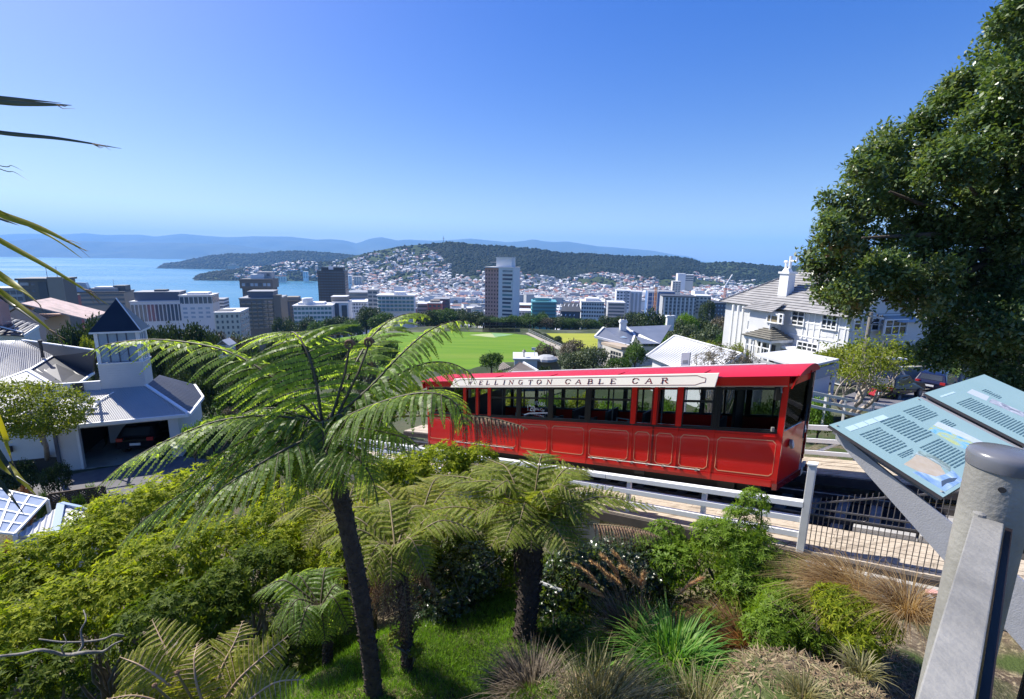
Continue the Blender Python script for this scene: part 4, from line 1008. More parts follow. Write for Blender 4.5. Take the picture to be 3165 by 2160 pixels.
sheet('practice_pitch', [gp(1530, 1041, -37.83), gp(1560, 1038, -37.83), gp(1588, 1033, -37.83), gp(1520, 1029, -37.83)], mat('green_pitch_mat', (0.13, 0.27, 0.10), (0.18, 0.32, 0.14), .2, .9))
t = thing('practice_net_cage', 'grey cricket practice net cage at the far edge of the green field', 'net cage', gp(1540, 1026))
NETM = glass_mat('dark_netting', (0.55, 0.55, 0.52), 0.02)
a, c = gp(1492, 1025), gp(1592, 1024); dn = Vector((0, 12, 0)); mb = MB(); net = MB()
for k in range(6):
    p = a.lerp(c, k/5)
    for q in (p, p+dn): mb.bar(q, q+Vector((0, 0, 3.2)), .12, .12, Vector((0, 1, 0)))
    mb.bar(p+Vector((0, 0, 3.2)), p+dn+Vector((0, 0, 3.2)), .1, .1)
    net.slab([p, p+dn, p+dn+Vector((0, 0, 3.2)), p+Vector((0, 0, 3.2))], .02)
mb.bar(a+Vector((0, 0, 3.2)), c+Vector((0, 0, 3.2)), .12, .12); net.slab([a+dn, c+dn, c+dn+Vector((0, 0, 3.2)), a+dn+Vector((0, 0, 3.2))], .02); net.slab([a+Vector((0, 0, 3.25)), c+Vector((0, 0, 3.25)), c+dn+Vector((0, 0, 3.25)), a+dn+Vector((0, 0, 3.25))], .02)
mb.build('frame', BLACK, t); net.build('netting', NETM, t)
t = thing('boundary_fence', 'low post and rail fence between the green field and the dry field', 'fence', gp(1690, 1052))
a, c = gp(1634, 1025), gp(1738, 1074)
for k in range(14):
    p = a.lerp(c, k/13); MB().box(p+Vector((0, 0, .7)), (.18, .18, 1.4)).build('post', W_GREY, t)
mb = MB()
for z in (.5, 1.25): mb.bar(a+Vector((0, 0, z)), c+Vector((0, 0, z)), .08, .16)
mb.build('rail', W_GREY, t)
for k in range(9):
    p = a.lerp(c, (k+.6)/9.5)+Vector((1.5, 0, .9)); tree(p, 1.6+.5*math.sin(k*3), 'clipped dark bush in the row along the field boundary fence', GREY_GREEN if k % 2 else OLIVE_DARK, 'bushes along the field boundary fence', ground=FZ, name='bush', cat='bush')
tree(gp(1722, 1062)+Vector((0, 0, 2.2)), 2.6, 'taller dark bush at the near end of the boundary fence', OLIVE_DARK, ground=FZ, name='bush', cat='bush')

# ------------------------------------------------------------------ ribbed iron roofs
def ribbed(mb, pts, pitch, along, rh=0.05, th=0.08):
    """a roof plane with raised ribs running in direction `along`"""
    pts = [Vector(p) for p in pts]; n = Vector((0, 0, 0))
    for i in range(len(pts)): n += pts[i].cross(pts[(i+1) % len(pts)])
    n.normalize()
    if n.z < 0: n = -n; pts = pts[::-1]
    mb.slab(pts, th)
    d = Vector(along); d = (d - n*d.dot(n)).normalized(); s = d.cross(n).normalized(); o = pts[0]
    q = [((p-o).dot(s), (p-o).dot(d)) for p in pts]; lo, hi = min(a for a, b in q), max(a for a, b in q)
    x = lo + pitch/2
    while x < hi:
        ys = []
        for i in range(len(q)):
            (a, b), (c, e) = q[i], q[(i+1) % len(q)]
            if (a-x)*(c-x) < 0: ys.append(b+(e-b)*(x-a)/(c-a))
        if len(ys) >= 2:
            ys.sort(); A = o+s*x+d*ys[0]; B = o+s*x+d*ys[-1]; w = pitch*0.3
            mb.add([A-s*w+n*.002, A+n*rh, A+s*w+n*.002, B-s*w+n*.002, B+n*rh, B+s*w+n*.002], [(0, 1, 4, 3), (1, 2, 5, 4), (0, 2, 1), (3, 4, 5)])
        x += pitch
def cap(mb, a, b, w=.16, h=.07): mb.bar(Vector(a)+Vector((0, 0, .05)), Vector(b)+Vector((0, 0, .05)), w, h)
IRON = mat('grey_painted_iron', (0.40, 0.395, 0.385), (0.47, 0.465, 0.455), .5, .5, .4)
IRON_DK_OR_SHADE = mat('dark_or_shaded_grey_iron', (0.045, 0.048, 0.056), (0.07, 0.074, 0.084), .5, .42, .4)  # dark roof colour; on the tower house it paints in shaded slopes
IRON_WH = mat('white_iron', (0.50, 0.51, 0.51), (0.60, 0.60, 0.59), .5, .5)
IRON_BL = mat('blue_grey_iron', (0.13, 0.15, 0.19), (0.18, 0.20, 0.25), .4, .42, .5)
BROWN_ROOF = mat('brown_iron', (0.10, 0.08, 0.065), (0.15, 0.12, 0.10), .8, .6)
WB = mat('white_weatherboard', (0.58, 0.59, 0.59), (0.66, 0.66, 0.65), 1.0, .55)

# ------------------------------------------------------------------ the white house with the pointed tower
H0 = G(290, 1305, -8.4); HR = math.radians(22.5)
hx = Vector((math.cos(HR), math.sin(HR), 0)); hy = Vector((-math.sin(HR), math.cos(HR), 0))
def hp(a, b, z): return Vector((H0.x, H0.y, 0)) + hx*a + hy*b + Vector((0, 0, z))
GB = -10.9
t = thing('tower_house', 'white house with a pointed glazed tower, ribbed grey roofs and an open garage', 'house', hp(0, 1, GB))
def hbox(name, m, a0, a1, b0, b1, z0, z1, par=None):
    mb = MB(); mb.hexa([hp(a0, b0, z0), hp(a1, b0, z0), hp(a1, b1, z0), hp(a0, b1, z0)], [hp(a0, b0, z1), hp(a1, b0, z1), hp(a1, b1, z1), hp(a0, b1, z1)]); return mb.build(name, m, par or t)
# garage box; black inner faces and lining paint in the interior's deep shade
hbox('wall', WB, -1.75, -0.75, .25, .45, GB, -8.5); hbox('wall', WB, -1.75, -1.55, .451, 5.5, GB, -8.5)
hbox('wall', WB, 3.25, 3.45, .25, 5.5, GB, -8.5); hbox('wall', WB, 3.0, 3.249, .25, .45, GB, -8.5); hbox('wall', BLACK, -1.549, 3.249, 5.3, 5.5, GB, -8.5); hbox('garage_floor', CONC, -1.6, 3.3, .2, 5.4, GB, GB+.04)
hbox('garage_lintel', WHITE, -.749, 2.999, .26, .44, -8.72, -8.5); hbox('garage_ceiling', BLACK, -1.5, 3.2, .46, 5.2, -8.62, -8.5); hbox('garage_shade_lining', BLACK, -1.54, -1.5, .46, 5.29, GB+.05, -8.63); hbox('garage_shade_lining', BLACK, 3.2, 3.24, .46, 5.29, GB+.05, -8.63)
hbox('door_frame', WHITE, -.86, -.75, .2, .249, GB, -8.6); hbox('downpipe', W_DARKBLUE, -1.72, -1.6, .12, .24, GB, -8.5)
ap = hp(1.5, 2.8, -7.35); eL, eR, eB, eX = hp(-2.0, 0, -8.42), hp(4.0, 0, -8.42), hp(4.0, 3.4, -8.42), hp(-2.0, 2.8, -7.35)
mb = MB(); ribbed(mb, [eL, eR, ap, eX], .075, hy + Vector((0, 0, .38)), .028); mb.build('garage_roof', IRON, t)
e2 = hp(1.5, 5.4, -7.35); e3 = hp(3.2, 5.4, -8.1)
mb = MB(); ribbed(mb, [eR, eB, e3, e2, ap], .24, -hx + Vector((0, 0, .38)), .02); mb.build('garage_roof', IRON_DK_OR_SHADE, t)  # same grey roof, with the shade of this slope put into its colour
mb = MB(); cap(mb, eR, ap); mb.bar(eL+Vector((0, -.05, -.06)), eR+Vector((.05, -.05, -.06)), .12, .16); mb.bar(eR+Vector((.06, 0, -.06)), eB+Vector((.06, 0, -.06)), .12, .16); mb.bar(eB+Vector((.06, 0, -.06)), e3+Vector((.06, 0, -.06)), .12, .16); cap(mb, hp(-.9, .8, -8.1), hp(.2, 2.3, -7.52), .06, .04); mb.build('roof_trim', WHITE, t)
# tower
ta0, ta1, tb0, tb1 = -.46, 1.52, 2.75, 4.1
hbox('tower_wall', WB, ta0, ta1, tb0, tb1, -10.5, -5.95)
for k in range(18): hbox('weatherboard', WB, ta0-.012, ta1+.012, tb0-.014, tb0-.002, -8.4+k*.135, -8.4+k*.135+.12)
zt0, zt1 = -5.93, -4.3; fl = .1
mb = MB(); mb.hexa([hp(ta0-.05, tb0-.05, zt0-.06), hp(ta1+.05, tb0-.05, zt0-.06), hp(ta1+.05, tb1+.05, zt0-.06), hp(ta0-.05, tb1+.05, zt0-.06)], [hp(ta0-.05, tb0-.05, zt0), hp(ta1+.05, tb0-.05, zt0), hp(ta1+.05, tb1+.05, zt0), hp(ta0-.05, tb1+.05, zt0)])
for (a, b) in ((ta0, tb0), (ta1, tb0), (ta1, tb1), (ta0, tb1)):
    sa, sb = (1 if a == ta1 else -1), (1 if b == tb1 else -1); mb.bar(hp(a-sa*.08, b-sb*.08, zt0), hp(a-sa*.08, b-sb*.08, zt1), .16, .16, hy)
mb.build('tower_frame', WHITE, t)
TG = mat('tower_glazing', (0.22, 0.32, 0.44), (0.30, 0.40, 0.5), .8, .08, .9)
n = 4
for k in range(n):
    a0 = ta0+.16+(ta1-ta0-.32)*k/n; a1 = ta0+.16+(ta1-ta0-.32)*(k+1)/n
    hbox('pane', TG, a0+.025, a1-.025, tb0+.05, tb0+.08, zt0+.03, zt1-.02); hbox('mullion', W_DARKBLUE, a1-.024, a1+.024, tb0+.02, tb0+.1, zt0+.01, zt1-.02) if k < n-1 else None
for k in range(3):
    b0 = tb0+.16+(tb1-tb0-.32)*k/3; b1 = tb0+.16+(tb1-tb0-.32)*(k+1)/3; hbox('pane', TG, ta1-.08, ta1-.05, b0+.03, b1-.03, zt0+.03, zt1-.02); hbox('mullion', WHITE, ta1-.1, ta1-.03, b1-.029, b1+.029, zt0+.01, zt1-.02) if k < 2 else None
    hbox('pane', TG, ta0+.05, ta0+.08, b0+.03, b1-.03, zt0+.03, zt1-.02)
hbox('tower_core', W_DARKBLUE, ta0+.3, ta1-.3, tb0+.3, tb1-.3, zt0, zt1)
o_ = .14; apx = hp((ta0+ta1)/2, (tb0+tb1)/2, -2.5); q = [hp(ta0-o_, tb0-o_, zt1+.1), hp(ta1+o_, tb0-o_, zt1+.1), hp(ta1+o_, tb1+o_, zt1+.1), hp(ta0-o_, tb1+o_, zt1+.1)]
mb = MB(); mb.add(q+[apx], [(0, 1, 4), (1, 2, 4), (2, 3, 4), (3, 0, 4), (3, 2, 1, 0)]); mb.build('tower_roof', mat('slate_black_iron', (0.012, 0.013, 0.02), (0.02, 0.022, 0.03), 1, .35), t)
mb = MB(); q2 = [p-Vector((0, 0, .1)) for p in q]; mb.hexa(q2, [p-Vector((0, 0, .003)) for p in q]); cap(mb, q[1], apx, .05, .03); mb.build('tower_eave', WHITE, t)
# main house roofs left of the tower
g = lambda px, py, z: G(px, py, z)
R0, R1 = g(70, 1052, -6.3), g(296, 1084, -6.35); Hf, V_, E1, E2 = g(165, 1101, -7.1), g(95, 1143, -7.5), g(290, 1155, -8.1), g(205, 1216, -8.4)
mb = MB(); ribbed(mb, [R0, R1, E1, Hf], .3, E1-R1, .02); ribbed(mb, [Hf, E1, E2, V_], .3, E2-V_, .02); mb.build('main_roof', IRON_DK_OR_SHADE, t)  # grey roof again, darkened by colour to stand for shade
mb = MB(); ribbed(mb, [g(-160, 1062, -6.3), R0, Hf, V_, g(0, 1180, -7.9), g(-160, 1230, -8.2)], .1, g(0, 1180, -7.9)-g(20, 1054, -6.3), .03); mb.build('main_roof', IRON, t)
A3, B3 = g(88, 1147, -7.42), g(-160, 1235, -8.1)
mb = MB(); ribbed(mb, [A3, E2+Vector((0, -.03, .03)), g(70, 1330, -8.7), g(-160, 1330, -8.7), B3], .1, g(60, 1300, -8.6)-A3, .03); mb.build('porch_roof', IRON, t)
mb = MB(); cap(mb, R0, Hf, .14); cap(mb, Hf, V_, .14); cap(mb, V_, g(0, 1180, -7.85), .2, .1); cap(mb, A3, E2, .2, .1); cap(mb, E2, E1, .12, .14); cap(mb, R0, R1, .12); mb.build('ridge_cap', WHITE, t)
mb = MB(); s0, s1, s2, s3 = g(-10, 1060, -6.42), g(47, 1059, -6.42), g(33, 1092, -6.98), g(-20, 1096, -7.0); up = Vector((0, 0, .16)); mb.hexa([s3, s2, s1, s0], [s3+up, s2+up, s1+up, s0+up]); mb.build('skylight', WHITE, t)
mb = MB(); s = lambda p, q, f: p.lerp(q, f); up = Vector((0, 0, .165)); mb.slab([s(s0, s2, .1)+up, s(s1, s3, .1)+up, s(s2, s0, .1)+up, s(s3, s1, .1)+up], -.01); mb.build('skylight_glass', G_LIT, t)
f0 = g(131, 1096, -6.85); MB().tube([f0-Vector((0, 0, .2)), f0+Vector((0, 0, .85))], .09, 8).build('flue_pipe', BLACK, t)
MB().tube([f0+Vector((0, 0, .85)), f0+Vector((0, 0, 1.0))], .13, 8).build('flue_cowl', BLACK, t)
# walls under them
hbox('wall', WB, -3.35, -1.76, 1.6, 1.8, GB, -8.0); hbox('window', DARKGLASS, -1.62, -1.2, 2.6, 2.7, -8.3, -6.9)
hbox('gable_wall', WB, -3.3, -.47, 2.71, 2.9, -9.5, -6.9)
wl0, wl1 = g(218, 1448, GB), g(-200, 1490, GB); mb = MB(); u3 = Vector((0, 0, 2.45)); b_ = hy*.2
mb.hexa([wl1, wl0, wl0+b_, wl1+b_], [wl1+u3, wl0+u3, wl0+b_+u3, wl1+b_+u3]); mb.build('wall', WB, t)
mb = MB(); mb.bar(wl1-hy*.02+Vector((0, 0, .35)), wl0-hy*.02+Vector((0, 0, .35)), .04, .7); mb.build('plinth', BLACK, t)
mb = MB(); mb.bar(wl0+hx*.06-hy*.03, wl0+hx*.06-hy*.03+u3, .14, .14, hy); mb.build('corner_post', WHITE, t)
MB().box(g(40, 1395, GB).lerp(g(45, 1380, -9.2), .8)+Vector((0, -.2, 0)), (.16, .12, .3)).build('wall_lamp', BLACK, t)
# pergola
pg = thing('pergola', 'white slatted pergola beside the garage roof', 'pergola', g(300, 1300, GB))
for (x0, y0, x1, y1) in ((232, 1208, 348, 1202), (260, 1224, 334, 1217), (240, 1244, 316, 1239), (212, 1272, 300, 1263)):
    MB().bar(g(x0, y0, -7.6), g(x1, y1, -7.6), .05, .13).build('slat', WHITE, pg)
MB().bar(g(284, 1270, -7.72), g(322, 1212, -7.72), .07, .13).build('beam', WHITE, pg); MB().bar(g(318, 1186, -7.2), g(330, 1240, -8.35), .09, .09).build('post', WHITE, pg); MB().bar(g(232, 1254, -7.72), g(292, 1268, -7.72), .07, .13).build('beam', WHITE, pg)
# parked car in the garage
# ------------------------------------------------------------------ the trimmed tree before the wall
def canopy_tree():
    rng = np.random.default_rng(31); c = P(105, 1245, 20.2); base = G(150, 1440, GB); base = Vector((base.x, base.y, GB))
    t = thing('clipped_tree', 'flat topped clipped tree with yellow green crown before the white wall', 'tree', base)
    lobes = []
    for (px, py, rx_, rz_) in ((20, 1250, 70, 62), (85, 1255, 70, 62), (150, 1258, 66, 60), (205, 1262, 40, 48), (-40, 1250, 60, 58), (60, 1300, 70, 40), (150, 1300, 70, 36)):
        p = P(px, py, 20.0)-base; k = 22.5/F_PX; lobes.append((p.x, p.y, p.z, rx_*k*1.05, 1.2, rz_*k*1.15))
    V, Fq = lobed_crown(rng, lobes, 6500, .11, 3, .6, gap=.3, gscale=2.5, low=-.9)
    link('crown', np_mesh('crown', V, Fq, YELLOW_GREEN), t)
    mb = MB(); top = P(120, 1310, 20.0)
    mb.tube([base, base.lerp(top, .5)+Vector((.1, 0, 0)), top], [.13, .10, .08], 8); 
    for (px, py) in ((40, 1290), (180, 1285), (90, 1270), (140, 1265), (200, 1300), (60, 1330), (170, 1330)): mb.tube([base.lerp(top, .55), base.lerp(top, .8)+Vector((.2*math.sin(px), 0, .2)), P(px, py, 20.0)], [.07, .05, .03], 6)
    mb.build('trunk', BARK, t, smooth=True)
canopy_tree()
tag(sheet('driveway', [g(60, 1500, GB+.02), g(330, 1448, GB+.02), g(560, 1412, GB+.02), g(760, 1440, GB+.02), g(740, 1520, GB+.02), g(560, 1560, GB+.02), g(200, 1590, GB+.02)], mat('asphalt', (0.11, 0.105, 0.115), (0.16, 0.155, 0.16), 2, .9, bump=.2, bscale=60)))

# ------------------------------------------------------------------ neighbours on the left
t = thing('dark_roof_house', 'house with dark roof, brick chimney and roof aerial behind the tower house', 'house', P(60, 1040, 45))
a = [P(-160, 965, 46), P(10, 978, 46), P(119, 1008, 45), P(74, 1037, 42.5), P(-160, 1030, 40)]
mb = MB(); ribbed(mb, a, .6, a[3]-a[2], .04); mb.build('roof', IRON_DK_OR_SHADE, t)
mb = MB(); lo = lambda p, h: p-Vector((0, 0, h)); mb.hexa([lo(a[3], 4), lo(a[2], 4), lo(a[2], 4)+Vector((-6, 3, 0)), lo(a[3], 4)+Vector((-8, 3, 0))], [lo(a[3], .15), lo(a[2], .15), lo(a[2], .15)+Vector((-6, 3, 0)), lo(a[3], .15)+Vector((-8, 3, 0))]); mb.build('wall', WB, t)
mb = MB(); mb.bar(a[3], a[2], .14, .25); mb.bar(P(-100, 1000, 43.5)+Vector((0, 0, .5)), P(70, 1036, 42.4)+Vector((0, 0, .3)), .08, .08); mb.build('roof_trim', WHITE, t)
c = P(5, 985, 44); mb = MB(); mb.box(c+Vector((0, 0, .4)), (.95, .8, 2.4)); mb.box(c+Vector((0, 0, 1.65)), (1.1, .95, .2)); mb.build('chimney', W_BRICK, t)
MB().box(c+Vector((0, 0, 2.05)), (.4, .4, .6)).build('chimney_pot', W_BRICK, t)
mb = MB(); q = P(45, 1016, 42.5); mb.bar(q, q+Vector((0, 0, .7)), .04, .04, hy); mb.bar(q+Vector((-.7, 0, .65)), q+Vector((.5, .1, .75)), .03, .03); mb.build('aerial', W_GREY, t)
t = thing('glass_roof', 'glazed conservatory roof with white bars at the lower edge of the garden', 'glasshouse', G(60, 1580, -8.6))
q0, q1, q2, q3 = G(-60, 1500, -7.9), G(146, 1545, -7.9), G(46, 1652, -8.2), G(-60, 1640, -8.2)
for i in range(4):
    for j in range(4):
        f = lambda u, v: (q0.lerp(q1, u)).lerp(q3.lerp(q2, u), v)
        MB().slab([f(i/4+.01, j/4+.01), f((i+1)/4-.01, j/4+.01), f((i+1)/4-.01, (j+1)/4-.01), f(i/4+.01, (j+1)/4-.01)], .012).build('pane', mat('conservatory_glass', (0.17, 0.22, 0.32), (0.30, 0.36, 0.46), 1.2, .06, .9, contrast=1.5), t)
mb = MB()
for i in range(5): mb.bar(q0.lerp(q1, i/4)+Vector((0, 0, .02)), q3.lerp(q2, i/4)+Vector((0, 0, .02)), .05, .06); mb.bar(q0.lerp(q3, i/4)+Vector((0, 0, .02)), q1.lerp(q2, i/4)+Vector((0, 0, .02)), .05, .06)
mb.build('glazing_bars', WHITE, t)
mb = MB()
for q in (q1, q2): mb.bar(q, Vector((q.x, q.y, -10.2)), .08, .08, hy)
mb.build('post', WHITE, t)
t = thing('shed', 'small shed with a white slatted iron roof beside the glazed roof', 'shed', G(160, 1600, -9.8))
w0, w1, w2, w3 = G(48, 1656, -8.3), G(190, 1560, -8.15), G(285, 1580, -8.3), G(170, 1660, -8.5)
mb = MB(); ribbed(mb, [w0, w1, w3], .12, w3-w1, .03); ribbed(mb, [w1, w2, w3], .12, w2-w1+Vector((0, -.4, 0)), .03); mb.build('roof', IRON_WH, t)
mb = MB(); cap(mb, w1, w3, .2, .08); cap(mb, w1, w2, .1, .08); mb.build('ridge_cap', G_LIT, t)
mb = MB(); d4 = Vector((0, 0, -1.5)); mb.slab([w0+d4, w3+d4, w3-Vector((0, 0, .1)), w0-Vector((0, 0, .1))], .1); mb.slab([w3+d4, w2+d4, w2-Vector((0, 0, .1)), w3-Vector((0, 0, .1))], .1); mb.build('wall', WB, t)
t = thing('lattice_fence', 'dark brown lattice fence panel by the driveway edge', 'fence', G(240, 1600, -9.9))
l0, l1 = G(165, 1602, -9.6), G(332, 1575, -9.6); hh = Vector((0, 0, .95)); LB = mat('dark_stained_timber', (0.06, 0.04, 0.03), (0.10, 0.07, 0.05), 4, .8); u = (l1-l0); L = u.length; n = 15
for k in range(-5, n):
    for sgn in (1, -1):
        x0 = k/n; x1 = x0 + .95/L; a0, a1 = max(x0, 0), min(x1, 1)
        if a1 <= a0: continue
        z0 = (a0-x0)/(x1-x0); z1 = (a1-x0)/(x1-x0)
        if sgn < 0: z0, z1 = 1-z0, 1-z1
        MB().bar(l0+u*a0+hh*z0+Vector((0, .012*sgn, 0)), l0+u*a1+hh*z1+Vector((0, .012*sgn, 0)), .02, .045).build('lath', LB, t)
mb = MB(); mb.bar(l0, l1, .05, .08); mb.bar(l0+hh, l1+hh, .05, .08)
for f in (0, .5, 1): mb.bar(l0+u*f-hh*.3, l0+u*f+hh, .09, .09, hy)
mb.build('fence_frame', LB, t)
for px, py, r, Y, m, lab in [(185, 1525, 22, 15, YELLOW_GREEN, 'yellow flowering shrub behind the lattice fence'), (235, 1512, 20, 15.5, GREEN_MID, 'small dark shrub with white blooms behind the lattice fence'), (290, 1522, 16, 15.5, YELLOW_GREEN, 'pale rose bush at the end of the lattice fence'), (275, 1480, 22, 17, GREEN_BRIGHT, 'bright leafy bush beside the driveway'), (45, 1500, 34, 16, leaf_mat('reddish_leaves', [(0.12, 0.05, 0.03), (0.2, 0.09, 0.06), (0.3, 0.16, 0.1)], .5, .3, .2), 'rusty red leaved bush above the glazed roof'), (120, 1500, 26, 16, GREEN_MID, 'dark green bush right of the rusty bush'), (340, 1545, 26, 14, GREEN_MID, 'green bush at the right end of the lattice fence'), (10, 1660, 20, 10, leaf_mat('pink_red_leaves', [(0.3, 0.06, 0.06), (0.45, 0.15, 0.13), (0.2, 0.12, 0.06)], .5, .3, .2), 'pink red flowering bush below the glazed roof'), (60, 1440, 50, 19, OLIVE_DARK, 'dark low hedge bush in the shade of the wall'), (170, 1440, 40, 19, OLIVE_DARK, 'dark low bush at the foot of the clipped tree')]:
    ptree(px, py, r, Y, lab, m, name='bush', cat='bush')
# small white summerhouse among the trees
t = thing('summerhouse', 'tiny white gabled summerhouse among the trees below the town', 'hut', P(686, 1085, 62))
p = P(686, 1068, 62); mb = MB(); mb.box(p+Vector((0, 1, -.9)), (1.5, 1.5, 1.8)); mb.build('wall', WB, t); mb = MB(); z = Vector((0, 0, .75)); mb.slab([p+Vector((-.9, .1, 0)), p+Vector((0, .1, .75)), p+Vector((0, 1.9, .75)), p+Vector((-.9, 1.9, 0))], .06); mb.slab([p+Vector((0, .1, .75)), p+Vector((.9, .1, 0)), p+Vector((.9, 1.9, 0)), p+Vector((0, 1.9, .75))], .06); mb.build('roof', IRON_WH, t); MB().box(p+Vector((0.1, .2, -.7)), (.3, .1, 1.2)).build('door', DARKGLASS, t)

# ------------------------------------------------------------------ houses between the car and the field
t = thing('blue_roof_house', 'house with blue grey iron roof, white chimney and cream bay windows', 'house', P(1920, 1110, 80))
Y = 80.0
rid0, rid1 = P(1931, 1010, Y+2), P(2076, 1004, Y+6); ev0, ev1 = P(1962, 1036, Y-1), P(2040, 1062, Y-6)
mb = MB(); ribbed(mb, [rid0, rid1, ev1, P(1985, 1062, Y-6), ev0], .8, ev1-rid1, .05); mb.build('roof', IRON_BL, t)
mb = MB(); ribbed(mb, [P(1866, 1013, Y), P(1931, 1012, Y+1), P(1962, 1036, Y-1), P(1950, 1069, Y-6), P(1839, 1040, Y-2)], .8, P(1950, 1069, Y-6)-P(1962, 1036, Y-1), .05); mb.build('roof', IRON_BL, t)
mb = MB(); mb.bar(P(1839, 1041, Y-2), P(1950, 1070, Y-6), .3, .35); mb.bar(P(1950, 1070, Y-6), P(1962, 1035, Y-1), .3, .35); mb.bar(P(1866, 1012, Y), P(1839, 1040, Y-2), .3, .3); mb.bar(P(1962, 1035, Y-1), P(1933, 1009, Y+2), .3, .3); mb.build('roof_trim', WHITE, t)
q0, q1 = P(1848, 1046, Y-2), P(1951, 1073, Y-6); mb = MB(); dz = Vector((0, 0, 4.5)); mb.slab([q0-dz, q1-dz, q1, q0], .4); mb.slab([q1-dz, P(2040, 1070, Y-5)-dz, P(2040, 1070, Y-5), q1], .4); mb.build('wall', WB, t)
b0, b1, b2 = P(1862, 1066, Y-4), P(1925, 1083, Y-9), P(1950, 1080, Y-8.5); TANR = mat('tan_roof', (0.36, 0.29, 0.21), (0.44, 0.36, 0.28), .6, .8)
mb = MB(); mb.slab([P(1858, 1064, Y-3.5), P(1895, 1062, Y-3), P(1955, 1076, Y-7), P(1948, 1081, Y-9), P(1920, 1080, Y-9)], .4); mb.build('bay_roof', TANR, t)
mb = MB(); e = lambda p: p-Vector((0, 0, 3.4)); mb.slab([e(b0), e(b1), b1, b0], .3); mb.slab([e(b1), e(b2), b2, b1], .3); mb.build('bay_wall', W_CREAM, t)
for k in range(4):
    p0, p1 = b0.lerp(b1, .42+k*.13), b0.lerp(b1, .52+k*.13)
    for z0, z1 in ((.5, 1.0), (1.15, 2.3)): MB().slab([p0-Vector((0, .08, z1)), p1-Vector((0, .08, z1)), p1-Vector((0, .08, z0)), p0-Vector((0, .08, z0))], .05).build('window', DARKGLASS, t)
for k in range(3):
    p0, p1 = b1.lerp(b2, .12+k*.28), b1.lerp(b2, .32+k*.28)
    for z0, z1 in ((.5, 1.0), (1.15, 2.6)): MB().slab([p0-Vector((0, .1, z1)), p1-Vector((0, .1, z1)), p1-Vector((0, .1, z0)), p0-Vector((0, .1, z0))], .05).build('window', DARKGLASS, t)
c = P(1924, 1030, Y); mb = MB(); mb.box(c+Vector((0, 0, .4)), (1.05, .9, 4.0)); mb.box(c+Vector((0, 0, 2.0)), (1.3, 1.1, .3)); mb.build('chimney', WHITE, t)
mb = MB()
for dx in (-.28, .28): mb.lathe(c+Vector((dx, 0, 2.15)), [(.2, 0), (.16, .7), (.22, .8)], 8)
mb.build('chimney_pot', R_DARK, t)
c = P(2070, 1000, Y+8); mb = MB(); mb.box(c+Vector((0, 0, 0)), (1.3, .9, 2.6)); mb.box(c+Vector((0, 0, 1.4)), (1.6, 1.1, .3)); mb.build('chimney', WHITE, t)
mb = MB(); mb.lathe(c+Vector((0, 0, 1.5)), [(.2, 0), (.16, .6), (.22, .7)], 8); mb.build('chimney_pot', R_DARK, t)
mb = MB(); mb.slab([P(1900, 1042, Y-2.6)+Vector((0, 0, .14)), P(1925, 1040, Y-2.3)+Vector((0, 0, .14)), P(1938, 1047, Y-3.4)+Vector((0, 0, .14)), P(1905, 1046, Y-3.2)+Vector((0, 0, .14))], .04); mb.build('roof_skylight', G_LIT, t)
t = thing('flat_roof_house', 'white box house with a brown ribbed lean to roof at the edge of the field', 'house', P(1625, 1145, 60))
Y = 60.0; p0 = P(1590, 1112, Y); w_ = 70/F_PX*62
mb = MB(); mb.box(p0+Vector((w_*.5, 2, -2.0)), (w_, 4, 4.0)); mb.build('wall', mat('pale_blue_render', (0.5, 0.58, 0.64), (0.56, 0.63, 0.68), .5, .7), t); mb = MB(); mb.box(p0+Vector((w_*.5, 2, .1)), (w_+.4, 4.4, .2)); mb.build('roof', IRON_WH, t)
MB().tube([p0+Vector((w_*.42, 1, .2)), p0+Vector((w_*.42, 1, .9))], .09, 7).build('flue_pipe', GALV, t); MB().lathe(p0+Vector((w_*.42, 1, .9)), [(.3, 0), (.3, .06), (.05, .3)], 8).build('flue_cowl', GALV, t)
mb = MB(); a = [P(1605, 1117, Y-3), P(1618, 1122, Y-3), P(1665, 1150, Y-6), P(1560, 1153, Y-6)]; ribbed(mb, a, .3, a[2]-a[1], .05); mb.build('lean_to_roof', BROWN_ROOF, t)
mb = MB(); cap(mb, P(1618, 1121, Y-3), P(1668, 1150, Y-6), .2, .2); mb.build('roof_trim', WHITE, t)
mb = MB(); a = [P(1545, 1132, Y-2), P(1556, 1118, Y-1), P(1582, 1138, Y-3), P(1540, 1146, Y-4)]; ribbed(mb, a, .3, a[2]-a[1], .05); mb.build('side_roof', BROWN_ROOF, t)
a = P(1660, 1112, Y+1); mb = MB(); mb.box(a+Vector((1.6, 1, -.9)), (3.2, 3, 1.8)); mb.build('annex', W_TAN, t); mb = MB(); mb.lathe(P(1690, 1106, Y+1), [(1.5, -.3), (1.4, .0), (.9, .3), (.1, .42)], 12); mb.build('annex_roof', W_GREY, t)
mb = MB(); q = P(1652, 1100, Y); mb.bar(q, q+Vector((0, 0, 1.0)), .05, .05, hy); mb.box(q+Vector((-.15, 0, .95)), (.5, .08, .35)); mb.build('aerial', WHITE, t)
t = thing('iron_roof_house', 'house with a broad white ribbed iron roof just beyond the red car', 'house', (14, 35, -11))
ra, rb = Vector((14.05, 40, -6.35)), Vector((16.1, 32.3, -6.35)); ea, eb = Vector((11.6, 39.6, -8.1)), Vector((13.3, 31.6, -8.1)); fa, fb = Vector((16.6, 40.6, -8.1)), Vector((18.9, 32.9, -8.1))
mb = MB(); ribbed(mb, [ra, rb, eb, ea], .30, ea-ra, .09); mb.build('roof', IRON_WH, t); mb = MB(); ribbed(mb, [rb, ra, fa, fb], .28, fa-ra, .05); mb.build('roof', IRON_WH, t)
